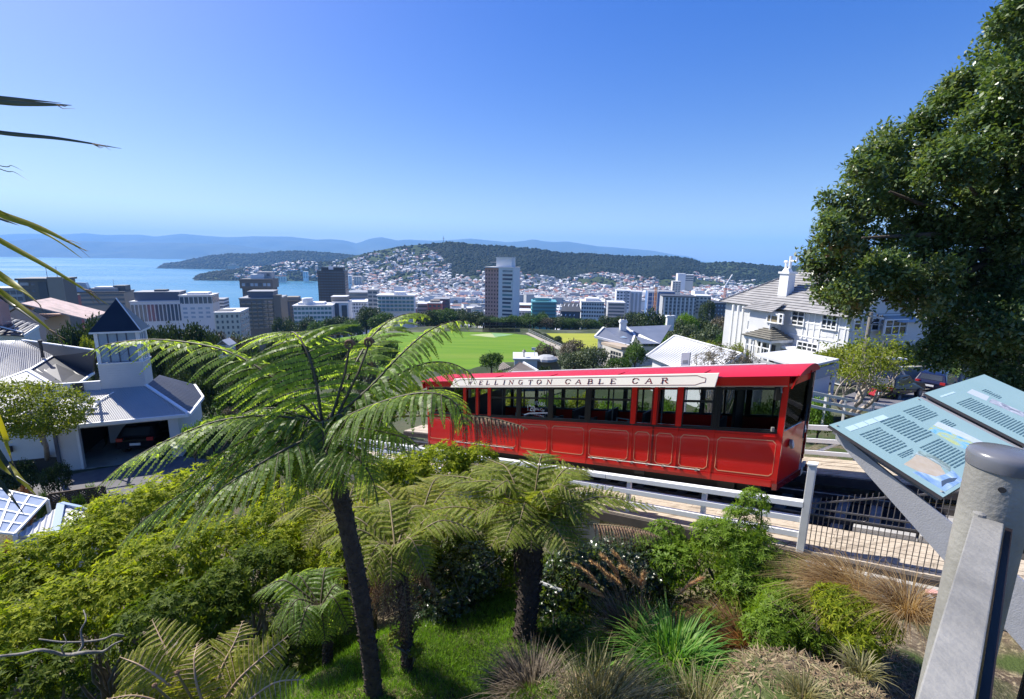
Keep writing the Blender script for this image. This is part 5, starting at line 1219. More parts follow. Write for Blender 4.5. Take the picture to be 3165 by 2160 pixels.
d = Vector((0, 0, 3)); mb = MB(); i_ = lambda p, f=.12: p.lerp((ra+rb)/2-Vector((0, 0, 1)), f)
A, B, C_, D_ = i_(ea), i_(eb), i_(fb), i_(fa)
lo_ = lambda p: Vector((p.x, p.y, -11)); hi_ = lambda p: Vector((p.x, p.y, -8.05))
mb.slab([lo_(A), lo_(B), hi_(B), hi_(A)], .15); mb.slab([lo_(B), lo_(C_), hi_(C_), i_(rb)-Vector((0, 0, .2)), hi_(B)], .15); mb.slab([lo_(D_), lo_(A), hi_(A), i_(ra)-Vector((0, 0, .2)), hi_(D_)], .15); mb.build('wall', WB, t)
mb = MB(); cap(mb, ra, rb, .2); mb.bar(ea, ra, .1, .22); mb.bar(eb, rb, .1, .22); mb.build('roof_trim', WHITE, t)
q = A.lerp(B, .3); MB().box((q.x-.1, q.y, -9.0), (.12, .9, 1.1), rz=.2).build('window', DARKGLASS, t)
# ------------------------------------------------------------------ the big white timber house on the right
N0 = Vector((29.63, 40.9, 0)); E1v = Vector((-.293, .956, 0)).normalized(); E2v = Vector((E1v.y, -E1v.x, 0))
def bp(s, t, z): return N0 + E1v*s + E2v*t + Vector((0, 0, z))
def hitplane(px, py, o, n):
    r = ray(px, py); return r*(o.dot(n)/r.dot(n))
def fac(px, py, t=0.0):
    """facade pixel -> (s along the facade, z) on the plane set t metres in"""
    p = hitplane(px, py, N0+E2v*t, E2v); return (p-N0).dot(E1v), p.z
def gab(px, py, s=0.0):
    p = hitplane(px, py, N0+E1v*s, E1v); return (p-N0).dot(E2v), p.z
BZ = -10.8
big = thing('timber_house', 'big two storey white timber house with grey tiled hip roof and tall chimney', 'house', bp(7, 4, BZ))
def bb(name, m, s0, s1, t0, t1, z0, z1, par=None):
    mb = MB(); mb.hexa([bp(s0, t0, z0), bp(s0, t1, z0), bp(s1, t1, z0), bp(s1, t0, z0)], [bp(s0, t0, z1), bp(s0, t1, z1), bp(s1, t1, z1), bp(s1, t0, z1)]); return mb.build(name, m, par or big)
EZ = -4.5
bb('wall', WB, 0, 15.2, 0, 10, BZ, EZ+.02)
TILE = mat('grey_concrete_tile', (0.23, 0.225, 0.222), (0.33, 0.325, 0.32), 1.5, .85, bump=.3, bscale=20, dirt=(0.40, 0.39, 0.38))
def courses(name, A, B, C, D, n, par, m=None):
    """tile courses on the slope from the eave A-B up to C-D (C above B), each course lapped over the one below"""
    mb = MB(); up = (C-B).cross(A-B).normalized()
    if up.z < 0: up = -up
    for k in range(n):
        f0, f1 = k/n, (k+1.12)/n
        a, b, c, d = A.lerp(D, f0), B.lerp(C, f0), B.lerp(C, min(f1, 1)), A.lerp(D, min(f1, 1))
        l0, l1 = up*.11, up*.015
        mb.hexa([a, b, c-up*.03, d-up*.03], [a+l0, b+l0, c+l1, d+l1])
    return mb.build(name, m or TILE, par)
ov = .55; RZ = -1.0
ev = [bp(-.2, -ov, EZ-.2), bp(15.2+ov, -ov, EZ-.2), bp(15.2+ov, 10+ov, EZ-.2), bp(-.2, 10+ov, EZ-.2)]; r0, r1 = bp(3.5, 5, RZ), bp(10.3, 5, RZ)
courses('roof_slope', ev[0], ev[1], r1, r0, 16, big); courses('roof_slope', ev[1], ev[2], r1, r1, 16, big); courses('roof_slope', ev[3], ev[0], r0, r0, 16, big); courses('roof_slope', ev[2], ev[3], r0, r1, 16, big)
mb = MB()
for a, b in ((ev[0], r0), (ev[1], r1), (r0, r1)): mb.bar(a+Vector((0, 0, .14)), b+Vector((0, 0, .14)), .25, .12)
mb.build('ridge_tiles', TILE, big)
# gable at the near end
g0, g1, ga = bp(-.55, -.35, EZ-.25), bp(-.55, 7.6, EZ-.25), bp(-.55, 3.6, -2.05)
h0, h1, ha = bp(4, -.35, EZ-.25), bp(4, 7.6, EZ-.25), bp(4, 3.6, -2.05)
up = Vector((0, 0, .16))
courses('gable_slope', g0+up, h0+up, ha+up, ga+up, 9, big); courses('gable_slope', h1+up, g1+up, ga+up, ha+up, 9, big)
mb = MB(); mb.slab([bp(-.02, 0, EZ), bp(-.02, 7.1, EZ), bp(-.02, 3.6, -2.35)], .15); mb.build('gable_wall', WB, big)
mb = MB(); mb.bar(g0, ga, .12, .32); mb.bar(g1, ga, .12, .32); mb.bar(bp(-.1, 0, EZ-.05), bp(-.1, 7.1, EZ-.05), .1, .2); mb.build('bargeboard', WHITE, big)
# window helper: frame, sashes and glass with real depth
def window(px0, py0, px1, py1, cols, top=.35, plane='f', off=0.0, blind=None):
    if plane == 'f':
        s1_, zt = fac(px0, py0, off); s0_, zb = fac(px1, py1, off); mk = lambda s, d, z: bp(s, off-d, z)
    else:
        s0_, zt = gab(px0, py0, off); s1_, zb = gab(px1, py1, off); mk = lambda s, d, z: bp(off-d, s, z)
    s0_, s1_ = min(s0_, s1_), max(s0_, s1_); H = zt-zb
    W = MB(); fw = .07
    def bx(mb, a, b, z0, z1, d0, d1): mb.hexa([mk(a, d0, z0), mk(b, d0, z0), mk(b, d1, z0), mk(a, d1, z0)], [mk(a, d0, z1), mk(b, d0, z1), mk(b, d1, z1), mk(a, d1, z1)])
    bx(W, s0_-.1, s0_, zb, zt, .14, 0); bx(W, s1_, s1_+.1, zb, zt, .14, 0); bx(W, s0_-.1, s1_+.1, zt, zt+.1, .14, 0); bx(W, s0_-.16, s1_+.16, zb-.1, zb, .2, 0)
    cw = (s1_-s0_)/cols; zm = zt-H*top
    for c in range(1, cols): bx(W, s0_+cw*c-.04, s0_+cw*c+.04, zb, zt, .11, .01)
    bx(W, s0_, s1_, zm-.04, zm+.04, .10, .012)
    o = W.build('window', WHITE, big)
    for c in range(cols):
        for z0, z1 in ((zb, zm-.04), (zm+.04, zt)):
            q = MB(); bx(q, s0_+cw*c+.05, s0_+cw*(c+1)-.05, z0+.02, z1-.02, .05, .02); q.build('pane', blind or DARKGLASS, o)
    return o
px = lambda zx: 2230+zx/4.955
py = lambda zy: 800+zy/4.955
window(px(1105), py(795), px(1255), py(1020), 2); window(px(1570), py(850), px(1755), py(1085), 3)
# panelled lower half of the upper floor
def panel(zx0, zy0, zx1, zy1, off=0.0):
    s1_, zt = fac(px(zx0), py(zy0), off); s0_, zb = fac(px(zx1), py(zy1), off); mb = MB(); n = 6
    s0_, s1_ = min(s0_, s1_), max(s0_, s1_)
    for k in range(n):
        z0 = zb+(zt-zb)*k/n; z1 = zb+(zt-zb)*(k+.86)/n
        mb.hexa([bp(s0_, off-.03, z0), bp(s1_, off-.03, z0), bp(s1_, off+.01, z0), bp(s0_, off+.01, z0)], [bp(s0_, off-.012, z1), bp(s1_, off-.012, z1), bp(s1_, off+.01, z1), bp(s0_, off+.01, z1)])
    mb.build('louvre_panel', WB, big)
for x0, x1 in ((1275, 1335), (1350, 1435), (1447, 1530), (1760, 1820), (1860, 1925)): panel(x0, 960, x1, 1085)
for x0, x1 in ((1335, 1415), (1425, 1505), (1520, 1610), (1620, 1715)): panel(x0, 1110, x1, 1205)
for x0, x1 in ((440, 500), (512, 585)): panel(x0, 850, x1, 930)
for x0, x1 in ((435, 490), (500, 570)): panel(x0, 955, x1, 1030)
mb = MB()
for zx in (1270, 1342, 1441, 1536, 1826, 1930, 432, 590):
    s_, _ = fac(px(zx), py(900)); mb.hexa([bp(s_-.05, -.06, -8.0), bp(s_+.05, -.06, -8.0), bp(s_+.05, .01, -8.0), bp(s_-.05, .01, -8.0)], [bp(s_-.05, -.06, EZ), bp(s_+.05, -.06, EZ), bp(s_+.05, .01, EZ), bp(s_-.05, .01, EZ)])
for z in (-7.05, -5.72): mb.hexa([bp(0, -.055, z), bp(6, -.055, z), bp(6, .01, z), bp(0, .01, z)], [bp(0, -.055, z+.1), bp(6, -.055, z+.1), bp(6, .01, z+.1), bp(0, .01, z+.1)])
mb.build('batten', WHITE, big)
# upper bay projecting from the facade, roofed by the eave
s_a, _ = fac(px(610), py(800)); s_b, _ = fac(px(1080), py(800)); s_b += 1.0
s0_, s1_ = min(s_a, s_b), max(s_a, s_b)
bb('bay_wall', WB, s0_, s1_, -1.5, -.01, -7.6, -4.9)
A_, B_, C_, D_ = bp(s0_-.5, -2.0, -4.95), bp(s1_+.6, -2.0, -4.95), bp(s1_+.3, -.1, -4.05), bp(s0_-.2, -.1, -4.05)
courses('bay_roof', A_, B_, C_, D_, 6, big)
window(px(725), py(838), px(880), py(980), 1, .12, 'f', -1.5, mat('brown_blind', (0.20, 0.16, 0.09), (0.24, 0.2, 0.12), 1, .7)); window(px(893), py(850), px(935), py(985), 1, .4, 'f', -1.5)
mb = MB(); mb.hexa([bp(s0_-.15, -1.75, -7.3), bp(s1_+.15, -1.75, -7.3), bp(s1_+.15, -1.4, -7.3), bp(s0_-.15, -1.4, -7.3)], [bp(s0_-.15, -1.75, -7.1), bp(s1_+.15, -1.75, -7.1), bp(s1_+.15, -1.4, -7.1), bp(s0_-.15, -1.4, -7.1)]); mb.build('bay_sill', WHITE, big)
mb = MB(); mb.tube([bp(s0_-.06, -1.56, -5.0), bp(s0_-.06, -1.56, -7.9), bp(s0_-.5, -1.8, -8.2)], .06, 6); mb.build('downpipe', WHITE, big)
# lower bay window with flat hood
s1_, _ = fac(px(1160), py(1300)); s0_, _ = fac(px(1640), py(1300)); s0_, s1_ = min(s0_, s1_), max(s0_, s1_)
bb('lower_bay', WB, s0_, s1_, -1.0, -.01, BZ, -8.35); bb('bay_hood', WHITE, s0_-.4, s1_+.4, -1.5, -.01, -8.33, -8.1)
window(px(1185), py(1265), px(1460), py(1470), 4, .4, 'f', -1.0)
# porch with pyramid roof
s1_, _ = fac(px(420), py(1200), -2.2); s0_, _ = fac(px(800), py(1230), -2.2); s0_, s1_ = min(s0_, s1_), max(s0_, s1_)
PZ = fac(px(600), py(1200), -2.2)[1]; pk = bp((s0_+s1_)/2, -1.0, PZ+1.15)
GT = mat('grey_green_tile', (0.13, 0.125, 0.105), (0.19, 0.18, 0.15), 2, .85, bump=.3, bscale=20)
e_ = [bp(s0_-.3, -2.9, PZ), bp(s1_+.3, -2.9, PZ), bp(s1_+.3, 0, PZ), bp(s0_-.3, 0, PZ)]
for a, b in ((0, 1), (1, 2), (3, 0)): courses('porch_roof', e_[a], e_[b], pk, pk, 7, big, GT)
bb('porch_fascia', WHITE, s0_-.2, s1_+.2, -2.7, 0, PZ-.3, PZ-.02)
for s_ in (s0_, (s0_*2+s1_)/3, (s0_+s1_*2)/3, s1_): bb('porch_post', WHITE, s_-.07, s_+.07, -2.6, -2.45, BZ, PZ-.3)
bb('porch_rail', WHITE, s0_, s1_, -2.56, -2.49, PZ-1.0, PZ-.88); bb('porch_wall', WB, s0_, s1_, -1.2, -.02, BZ, PZ-.3); bb('porch_door', DARKGLASS, s0_+.6, s0_+1.5, -1.26, -1.21, BZ, PZ-.7); bb('porch_window', DARKGLASS, s1_-1.4, s1_-.4, -1.26, -1.21, PZ-1.9, PZ-.7)
mb = MB()
for k in range(6):
    s_ = s0_+.15+(s1_-s0_-.3)*k/5; mb.hexa([bp(s_-.03, -2.55, BZ+.6), bp(s_+.03, -2.55, BZ+.6), bp(s_+.03, -2.5, BZ+.6), bp(s_-.03, -2.5, BZ+.6)], [bp(s_-.03, -2.55, PZ-1.0), bp(s_+.03, -2.55, PZ-1.0), bp(s_+.03, -2.5, PZ-1.0), bp(s_-.03, -2.5, PZ-1.0)])
mb.build('porch_glazing_bars', WHITE, big)
# veranda at the far end
for zx in (165, 245, 320): 
    s_, _ = fac(px(zx), py(900), -1.2); bb('veranda_post', WHITE, s_-.1, s_+.1, -1.3, -1.1, BZ, EZ-.25)
# satellite dish
s_, z_ = fac(px(510), py(1040), -.6); q = bp(s_, -.6, z_); MB().lathe(q, [(.02, -.08), (.2, -.05), (.36, .03), (.38, .06)], 14).build('satellite_dish', R_GREY, big)
# chimney and pots
cs, ct = 8.6, 1.6; cz0 = EZ+.9
bb('chimney', WHITE, cs-.55, cs+.55, ct-.45, ct+.45, cz0-.8, -1.15); bb('chimney_crown', WHITE, cs-.68, cs+.68, ct-.58, ct+.58, -1.149, -.95)
mb = MB(); q = bp(cs, ct-.1, -.95); mb.hexa([q+E1v*-.4+E2v*-.3, q+E1v*-.4+E2v*.3, q+E1v*.4+E2v*.3, q+E1v*.4+E2v*-.3], [q+E1v*-.25+E2v*-.2+Vector((0, 0, .35)), q+E1v*-.25+E2v*.2+Vector((0, 0, .35)), q+E1v*.25+E2v*.2+Vector((0, 0, .35)), q+E1v*.25+E2v*-.2+Vector((0, 0, .35))]); mb.build('chimney_pot', WHITE, big)
mb = MB(); q = bp(cs-.15, ct, -.6); z = Vector((0, 0, 1)); mb.tube([q, q+z*1.25], .14, 8); mb.tube([q+z*.75-E1v*.05, q+z*.75-E1v*.75, q+z*1.3-E1v*.75], .12, 8); q2 = bp(cs+.35, ct, -.7); mb.tube([q2, q2+z*.75], .12, 8); mb.tube([q2+z*.75+E1v*-.15, q2+z*.75+E1v*.2], .15, 8); mb.build('flue_cowl', WHITE, big)
# gable front (in shade): bay with hood, windows
window(2640, 990, 2655, 1018, 1, .35, 'g'); window(2695, 985, 2712, 1018, 1, .35, 'g')
t0, _ = gab(2730, 990); t1, _ = gab(2845, 990); mb = MB()
mb.hexa([bp(-1.0, t0+.5, BZ), bp(-1.0, t1-.9, BZ), bp(-.01, t1, BZ), bp(-.01, t0, BZ)], [bp(-1.0, t0+.5, -5.0), bp(-1.0, t1-.9, -5.0), bp(-.01, t1, -5.0), bp(-.01, t0, -5.0)]); mb.build('gable_bay', WB, big)
mb = MB(); mb.hexa([bp(-1.5, t0+.3, -5.0), bp(-1.5, t1-.5, -5.0), bp(-.01, t1+.4, -4.95), bp(-.01, t0-.4, -4.95)], [bp(-1.3, t0+.4, -4.9), bp(-1.3, t1-.6, -4.9), bp(-.01, t1+.3, -4.5), bp(-.01, t0-.3, -4.5)]); mb.build('bay_hood', W_GREY, big)
window(2737, 990, 2795, 1030, 3, .45, 'g', -1.0)
# roof further right, seen between the leaves
t = thing('striped_roof_house', 'tiled roof of a further house seen between the big tree leaves', 'house', P(2840, 960, 55))
courses('roof', P(2815, 985, 50), P(2990, 990, 50), P(2960, 920, 58), P(2800, 915, 58), 9, t); mb = MB(); mb.slab([P(2815, 1040, 51), P(2990, 1040, 51), P(2990, 985, 51), P(2815, 985, 51)], .3); mb.build('wall', WB, t)
mb = MB(); mb.box(P(2845, 917, 56), (1.2, .8, 2.2)); mb.build('chimney', W_BRICK, t)

# ------------------------------------------------------------------ carport, cars, walls and poles beside it
t = thing('carport', 'flat white roofed carport below the big timber house', 'carport', (20, 30.5, -9.5))
a = [P(2332, 1096, 31.5), P(2440, 1092, 33.2), P(2592, 1119, 30.2), P(2480, 1150, 27.5)]; zz = -6.3
a = [Vector((p.x, p.y, zz)) for p in a]
mb = MB(); mb.slab(a, .14); mb.build('roof', R_WHITE, t); mb = MB(); mb.bar(a[2]-Vector((0, 0, .5)), a[3]-Vector((0, 0, .5)), .12, .7); mb.bar(a[0]-Vector((0, 0, .35)), a[3]-Vector((0, 0, .35)), .12, .42); mb.build('fascia', W_GREY, t)
mb = MB(); mb.slab([a[3]-Vector((.3, -.5, 3.6)), a[2]-Vector((.4, 0, 3.6)), a[2]-Vector((.4, 0, .8)), a[3]-Vector((.3, -.5, .8))], .15); mb.build('wall', W_SHADE, t)
for p in a: MB().box(p+((a[0]+a[2])/2-p)*.06-Vector((0, 0, 2)), (.14, .14, 3.7)).build('post', WHITE, t)
t = thing('retaining_wall', 'grey concrete wall behind the parked cars', 'wall', P(2860, 1150, 40))
A_, B_ = P(2690, 1190, 37), P(3060, 1185, 41); mb = MB(); mb.slab([A_-Vector((0, 0, 1.5)), B_-Vector((0, 0, 1.5)), B_+Vector((0, 0, 1.9)), A_+Vector((0, 0, 1.3))], .25); mb.build('wall_face', CONC, t)
mb = MB(); mb.bar(A_+Vector((0, -.05, 1.35)), B_+Vector((0, -.05, 1.95)), .35, .12); mb.build('coping', CONC, t)
for f in (.2, .42, .7): 
    q = A_.lerp(B_, f); MB().box(q+Vector((0, -.3, .3)), (.2, .16, 2.6)).build('pier', CONC, t)
cpz = lambda px, Y: Vector((ray(px, 1200).x*Y, Y, -8.05-.17*(Y-26)))
tag(sheet('car_park', [cpz(2560, 27), cpz(2700, 25), cpz(3250, 23), cpz(3300, 43), cpz(2690, 38.5)], mat('asphalt', (0.11, 0.105, 0.115))))
def car(loc, rz, paint, label, tail):
    t = thing('parked_car', label, 'car', loc)
    c, s = math.cos(rz), math.sin(rz); W = lambda x, y, z: Vector((loc[0]+x*c-y*s, loc[1]+x*s+y*c, loc[2]+z))
    prof = [(-2.2, .45), (-2.28, .95), (-2.15, 1.05), (-1.75, 1.55), (-1.2, 1.66), (.1, 1.66), (.95, 1.12), (2.0, .98), (2.25, .75), (2.25, .4)]
    mb = MB(); n = len(prof); vs = []
    for y, k in ((-.9, 1), (.9, 1)):
        for x, z in prof: vs.append(W(x, y*(1 if z < 1.1 else .82), z))
    mb.add(vs, [tuple(range(n)), tuple(range(2*n-1, n-1, -1))] + [(i, i+n, (i+1) % n+n, (i+1) % n) for i in range(n)]); b = mb.build('body', paint, t, bevel=.05)
    g_ = MB()
    for y in (-.86, .86):
        q = [(-1.55, 1.12), (-1.35, 1.5), (-.1, 1.54), (.75, 1.12)]; g_.slab([W(x, y*(1.0 if z < 1.2 else .89), z) for x, z in (q if y > 0 else q[::-1])], -.02)
    g_.build('side_window', DARKGLASS, t); q = MB(); q.slab([W(-2.1, -.66, 1.15), W(-2.1, .66, 1.15), W(-1.82, .6, 1.5), W(-1.82, -.6, 1.5)], -.02); q.build('rear_window', DARKGLASS, t)
    for x in (-1.4, 1.4):
        for y in (-.86, .86):
            w = MB(); w.tube([W(x, y-.11, .33), W(x, y+.11, .33)], .33, 16); wo = w.build('wheel', BLACK, t); w = MB(); w.tube([W(x, y-.12, .33), W(x, y+.12, .33)], .19, 10); w.build('rim', GALV, wo)
    TL = mat('tail_lamp_red', (0.45, 0.02, 0.02), rough=.2)
    for y in (-.72, .72): MB().box(W(-2.22, y, .98), (.12, .3, .18), rz=rz).build('tail_lamp', TL, t)
    MB().box(W(-2.27, 0, .72), (.06, .5, .13), rz=rz).build('number_plate', WHITE, t)
    return t
PB = mat('black_car_paint', (0.006, 0.006, 0.008), rough=.35, spec=.3, coat=.25); PN = mat('navy_car_paint', (0.008, 0.012, 0.04), rough=.3, spec=.4, coat=.4)
c1 = cpz(2762, 31.0); car((c1.x, c1.y, c1.z), math.radians(28), PB, 'black sport utility car parked behind the twisted bare tree', 0)
c2 = cpz(2890, 36.0); car((c2.x, c2.y, c2.z), math.radians(38), PN, 'dark blue car parked by the concrete wall', 0)
gcar = hp(1.6, 3.25, GB+.05); car(tuple(gcar), HR+math.radians(80), PB, 'dark car parked inside the open garage', 0)
# scooter behind the black car
q = cpz(2708, 28.0); t = thing('scooter', 'red tailed scooter parked in front of the black car', 'scooter', q)
mb = MB(); mb.tube([q+Vector((-.05, 0, .27)), q+Vector((.07, 0, .27))], .27, 14); mb.build('wheel', BLACK, t); mb = MB(); mb.tube([q+Vector((.35, 1.15, .27)), q+Vector((.47, 1.15, .27))], .27, 14); mb.build('wheel', BLACK, t)
mb = MB(); mb.hexa([q+Vector((-.2, -.2, .4)), q+Vector((.24, -.2, .4)), q+Vector((.4, .7, .3)), q+Vector((0, .7, .3))], [q+Vector((-.12, -.3, .85)), q+Vector((.16, -.3, .85)), q+Vector((.32, .5, .75)), q+Vector((.04, .5, .75))]); mb.build('body', mat('scooter_red', (0.35, 0.015, 0.02), rough=.25, coat=.6), t, bevel=.04)
MB().box(q+Vector((.02, -.33, .62)), (.2, .04, .16)).build('number_plate', WHITE, t); mb = MB(); mb.hexa([q+Vector((-.1, -.3, .86)), q+Vector((.16, -.3, .86)), q+Vector((.34, .5, .78)), q+Vector((.06, .5, .78))], [q+Vector((-.08, -.3, .98)), q+Vector((.14, -.3, .98)), q+Vector((.32, .5, .88)), q+Vector((.08, .5, .88))]); mb.build('seat', BLACK, t)
mb = MB(); mb.tube([q+Vector((.35, .95, .3)), q+Vector((.3, .8, 1.1))], .05, 6); mb.tube([q+Vector((-.05, .8, 1.08)), q+Vector((.6, .75, 1.12))], .025, 6); mb.build('handlebar', BLACK, t)
# utility pole, lamp
TIM = mat('weathered_pole_timber', (0.16, 0.145, 0.125), (0.25, 0.23, 0.20), 3, .9, bump=.4, bscale=30, stretch=(1, 1, .15))
t0, b0 = P(2692, 972, 30), P(2664, 1215, 30); b0 = Vector((t0.x, t0.y, b0.z))
t = thing('utility_pole', 'weathered timber utility pole with a crossarm beside the twisted tree', 'pole', b0)
mb = MB(); mb.tube([b0, t0+Vector((0, 0, .15))], [.17, .12], 10); mb.build('pole', TIM, t); x0, x1 = P(2656, 971, 29.8), P(2730, 984, 29.8); mb = MB(); mb.bar(x0, x1, .12, .12); mb.build('crossarm', WHITE_OLD, t)
for f in (.1, .35, .75, .95):
    q = x0.lerp(x1, f); MB().lathe(q+Vector((0, 0, .06)), [(.04, 0), (.06, .08), (.03, .16)], 8).build('insulator', BLACK, t)
mb = MB(); mb.bar(t0+Vector((0, -.1, -.6)), t0+Vector((.55, -.1, -.05)), .06, .06); mb.build('brace', BLACK, t)
mb = MB(); q = P(2705, 1003, 29.6); mb.box(q, (.5, .06, .06)); mb.box(q+Vector((.45, 0, .0)), (.16, .1, .08)); mb.box(q+Vector((.9, 0, .04)), (.35, .08, .05)); mb.build('line_fitting', GALV, t)
l0, l1 = P(2752, 1108, 29.5), P(2808, 1110, 29.5); t = thing('street_lamp', 'white flat headed street lamp held out from the utility pole', 'street lamp', P(2672, 1108, 30))
mb = MB(); mb.hexa([l0+Vector((0, 0, -.08)), l1+Vector((0, 0, -.06)), l1+Vector((0, .35, -.06)), l0+Vector((0, .4, -.08))], [l0+Vector((.05, 0, .1)), l1+Vector((0, 0, .02)), l1+Vector((0, .35, .02)), l0+Vector((.05, .4, .1))]); mb.build('lamp_head', WHITE, t, bevel=.02)
mb = MB(); mb.tube([l0+Vector((.35, .2, -.08)), P(2785, 1140, 29.5), P(2796, 1158, 29.5)], [.06, .08, .05], 8); mb.tube([l0+Vector((.05, .2, 0)), P(2674, 1100, 30)], .035, 8); mb.build('arm', WHITE_OLD, t)

# ------------------------------------------------------------------ twisted bare limbed tree
def twisted_tree():
    b = P(2632, 1288, 20.0); t = thing('twisted_tree', 'tree with pale twisting bare limbs and thin yellow green crown', 'tree', b); rng = random.Random(4)
    mb = MB(); tips = []
    def limb(p, d, L, r, depth):
        pts = [p]; rad = [r]; q = Vector(p); dd = Vector(d)
        n = 6
        for i in range(n):
            dd = (dd + Vector((rng.uniform(-.6, .6), rng.uniform(-.6, .6), rng.uniform(-.15, .45)))*.62).normalized(); q = q + dd*L/n; pts.append(Vector(q)); rad.append(r*(1-.6*(i+1)/n))
        mb.tube(pts, rad, 6)
        if depth > 0:
            for k in range(rng.choice([2, 3])):
                j = rng.randint(3, n); limb(pts[j], (dd + Vector((rng.uniform(-1, 1), rng.uniform(-.7, .7), rng.uniform(-.1, .6)))).normalized(), L*rng.uniform(.55, .8), rad[j]*.8, depth-1)
        else: tips.append(pts[-1])
    for a in (-1.1, -.5, .05, .55, 1.0): limb(b, Vector((a, rng.uniform(-.4, .4), 1.0)).normalized(), 1.75, .105, 3)
    mb.build('trunk', mat('pale_peeling_bark', (0.30, 0.25, 0.21), (0.48, 0.42, 0.36), 5, .85, bump=.4, bscale=30), t, smooth=True)
    g2 = np.random.default_rng(3); T = np.array([(p-b)[:] for p in tips if p.z > b.z+1.2]); C = np.repeat(T, 26, 0) + g2.normal(size=(len(T)*26, 3))*[.22, .22, .14]
    V, Fq = leaf_quads(C, rnd_dirs(len(C), g2), unit(rnd_dirs(len(C), g2)+[0, 0, 1.0]), .13*g2.uniform(.7, 1.3, len(C)), .07, .15); link('crown', np_mesh('crown', V, Fq, YELLOW_GREEN), t)
twisted_tree()

# ------------------------------------------------------------------ white fences beyond the track
def rail_fence(label, pts, h, rails, group=None, bw=.05, m=WHITE, post=.09):
    t = thing('rail_fence', label, 'fence', pts[0], group)
    for p in pts: MB().box(Vector(p)+Vector((0, 0, h/2-.2)), (post, post, h+.4), rz=.7).build('post', m, t)
    for f in rails:
        for a, b in zip(pts[:-1], pts[1:]):
            MB().bar(Vector(a)+Vector((-.03, -.06, h*f)), Vector(b)+Vector((-.03, -.06, h*f)), bw, .12).build('rail', m, t)
    return t
rail_fence('white three rail fence beside the path under the twisted tree', [P(2440, 1262, 19.5), P(2545, 1285, 19.5), P(2605, 1296, 19.6), P(2690, 1310, 19.8), P(2760, 1320, 20)], .95, (.35, .65, .98))

# ------------------------------------------------------------------ great dark evergreen on the right
POHU = leaf_mat('leathery_dark_leaves', [(0.022, 0.045, 0.016), (0.05, 0.097, 0.028), (0.09, 0.15, 0.045), (0.145, 0.205, 0.075), (0.23, 0.275, 0.14)], .36, .55, .36, clump=.35, cscale=.9)
def great_tree():
    rng = np.random.default_rng(12); base = Vector((19.0, 11.5, -8.0)); t = thing('evergreen_tree', 'huge dark leathery leaved evergreen tree towering over the right side', 'tree', base)
    L = [(3150, 60, 110), (3090, 150, 110), (3200, 180, 140), (3010, 270, 115), (3130, 300, 130), (2920, 360, 105), (3040, 400, 130), (3170, 430, 140), (2820, 430, 105), (2930, 500, 130), (3060, 540, 140), (3180, 590, 140), (2740, 520, 95), (2670, 560, 80), (2810, 600, 125), (2930, 650, 130), (3070, 700, 140), (3190, 740, 130), (2620, 640, 95), (2700, 700, 115), (2820, 750, 125), (2570, 730, 80), (2540, 800, 72), (2620, 800, 105), (2730, 840, 110), (2860, 860, 130), (2990, 850, 130), (3110, 880, 140), (3200, 900, 130), (2560, 870, 70), (2620, 910, 75), (2600, 930, 52), (2650, 960, 42), (2700, 890, 60), (2790, 870, 66), (2935, 960, 80), (2930, 1060, 95), (3020, 1010, 120), (3140, 1030, 130), (2990, 1120, 85), (3090, 1130, 105), (3190, 1150, 110), (2890, 1100, 60), (3060, 1215, 50), (3150, 1220, 60)]
    lobes = []; dr = random.Random(8)
    for px_, py_, r_ in L:
        Y = 13.0 + dr.uniform(-1.2, 1.8) + (3165-px_)*.0012; p = P(px_, py_, Y); k = (RM.inverted() @ p).z*-1/F_PX*.82; lobes.append((*(p-base)[:], r_*k*.62, r_*k*.9, r_*k*.64))
        for _ in range(7):
            d = Vector((dr.uniform(-1, .6), dr.uniform(-1, .3), dr.uniform(-.7, 1))).normalized(); R = r_*k; q = p-base+d*R*dr.uniform(.6, 1.02); f = dr.uniform(.28, .48)*R; lobes.append((*q[:], f, f, f*.75))
    V, Fq = lobed_crown(rng, lobes, 52000, .125, 4, .5, up=1.0, gap=.12, gscale=1.1, out=.9, low=-.8, shell=(.70, 1.03))
    link('crown', np_mesh('crown', V, Fq, POHU), t)
    mb = MB(); fork = P(3175, 760, 14.6); mb.tube([base, base.lerp(fork, .5)+Vector((.3, 0, 0)), fork], [.75, .6, .45], 12); r = random.Random(6)
    for i in range(0, len(lobes), 8):
        e = fork.lerp(Vector(lobes[i][:3])+base, .86); m_ = fork.lerp(e, .5)+Vector((r.uniform(-.4, .4), r.uniform(-.4, .4), r.uniform(-.6, .3))); mb.tube([fork, m_, e], [.16, .08, .03], 6)
    mb.build('trunk', BARK_DARK, t, smooth=True)
great_tree()
# ------------------------------------------------------------------ the cable railway: its own axes u (downhill along the track), v (towards the bank), w (up)
TO = ray(2396, 1507)*10.1
TD = Vector((-.752, .659, 0)).normalized(); TN = Vector((-.659, -.752, 0)).normalized(); SL = .197
def tp(u, v, w): return TO + TD*u + TN*v + Vector((0, 0, w-SL*u))
def tb(mb, u0, u1, v0, v1, w0, w1):
    mb.hexa([tp(u0, v0, w0), tp(u0, v1, w0), tp(u1, v1, w0), tp(u1, v0, w0)], [tp(u0, v0, w1), tp(u0, v1, w1), tp(u1, v1, w1), tp(u1, v0, w1)]); return mb
def tbx(name, m, par, *a, **k): return tb(MB(), *a).build(name, m, par, **k)
RED = mat('gloss_red_paint', (0.80, 0.014, 0.008), (0.70, 0.012, 0.008), .6, .26, .4, coat=.4, dirt=(0.56, 0.014, 0.012), bump=.06, bscale=2.2)
RED_D = mat('dark_red_paint', (0.20, 0.006, 0.01), (0.15, 0.006, 0.01), .8, .2, .5, coat=.7)
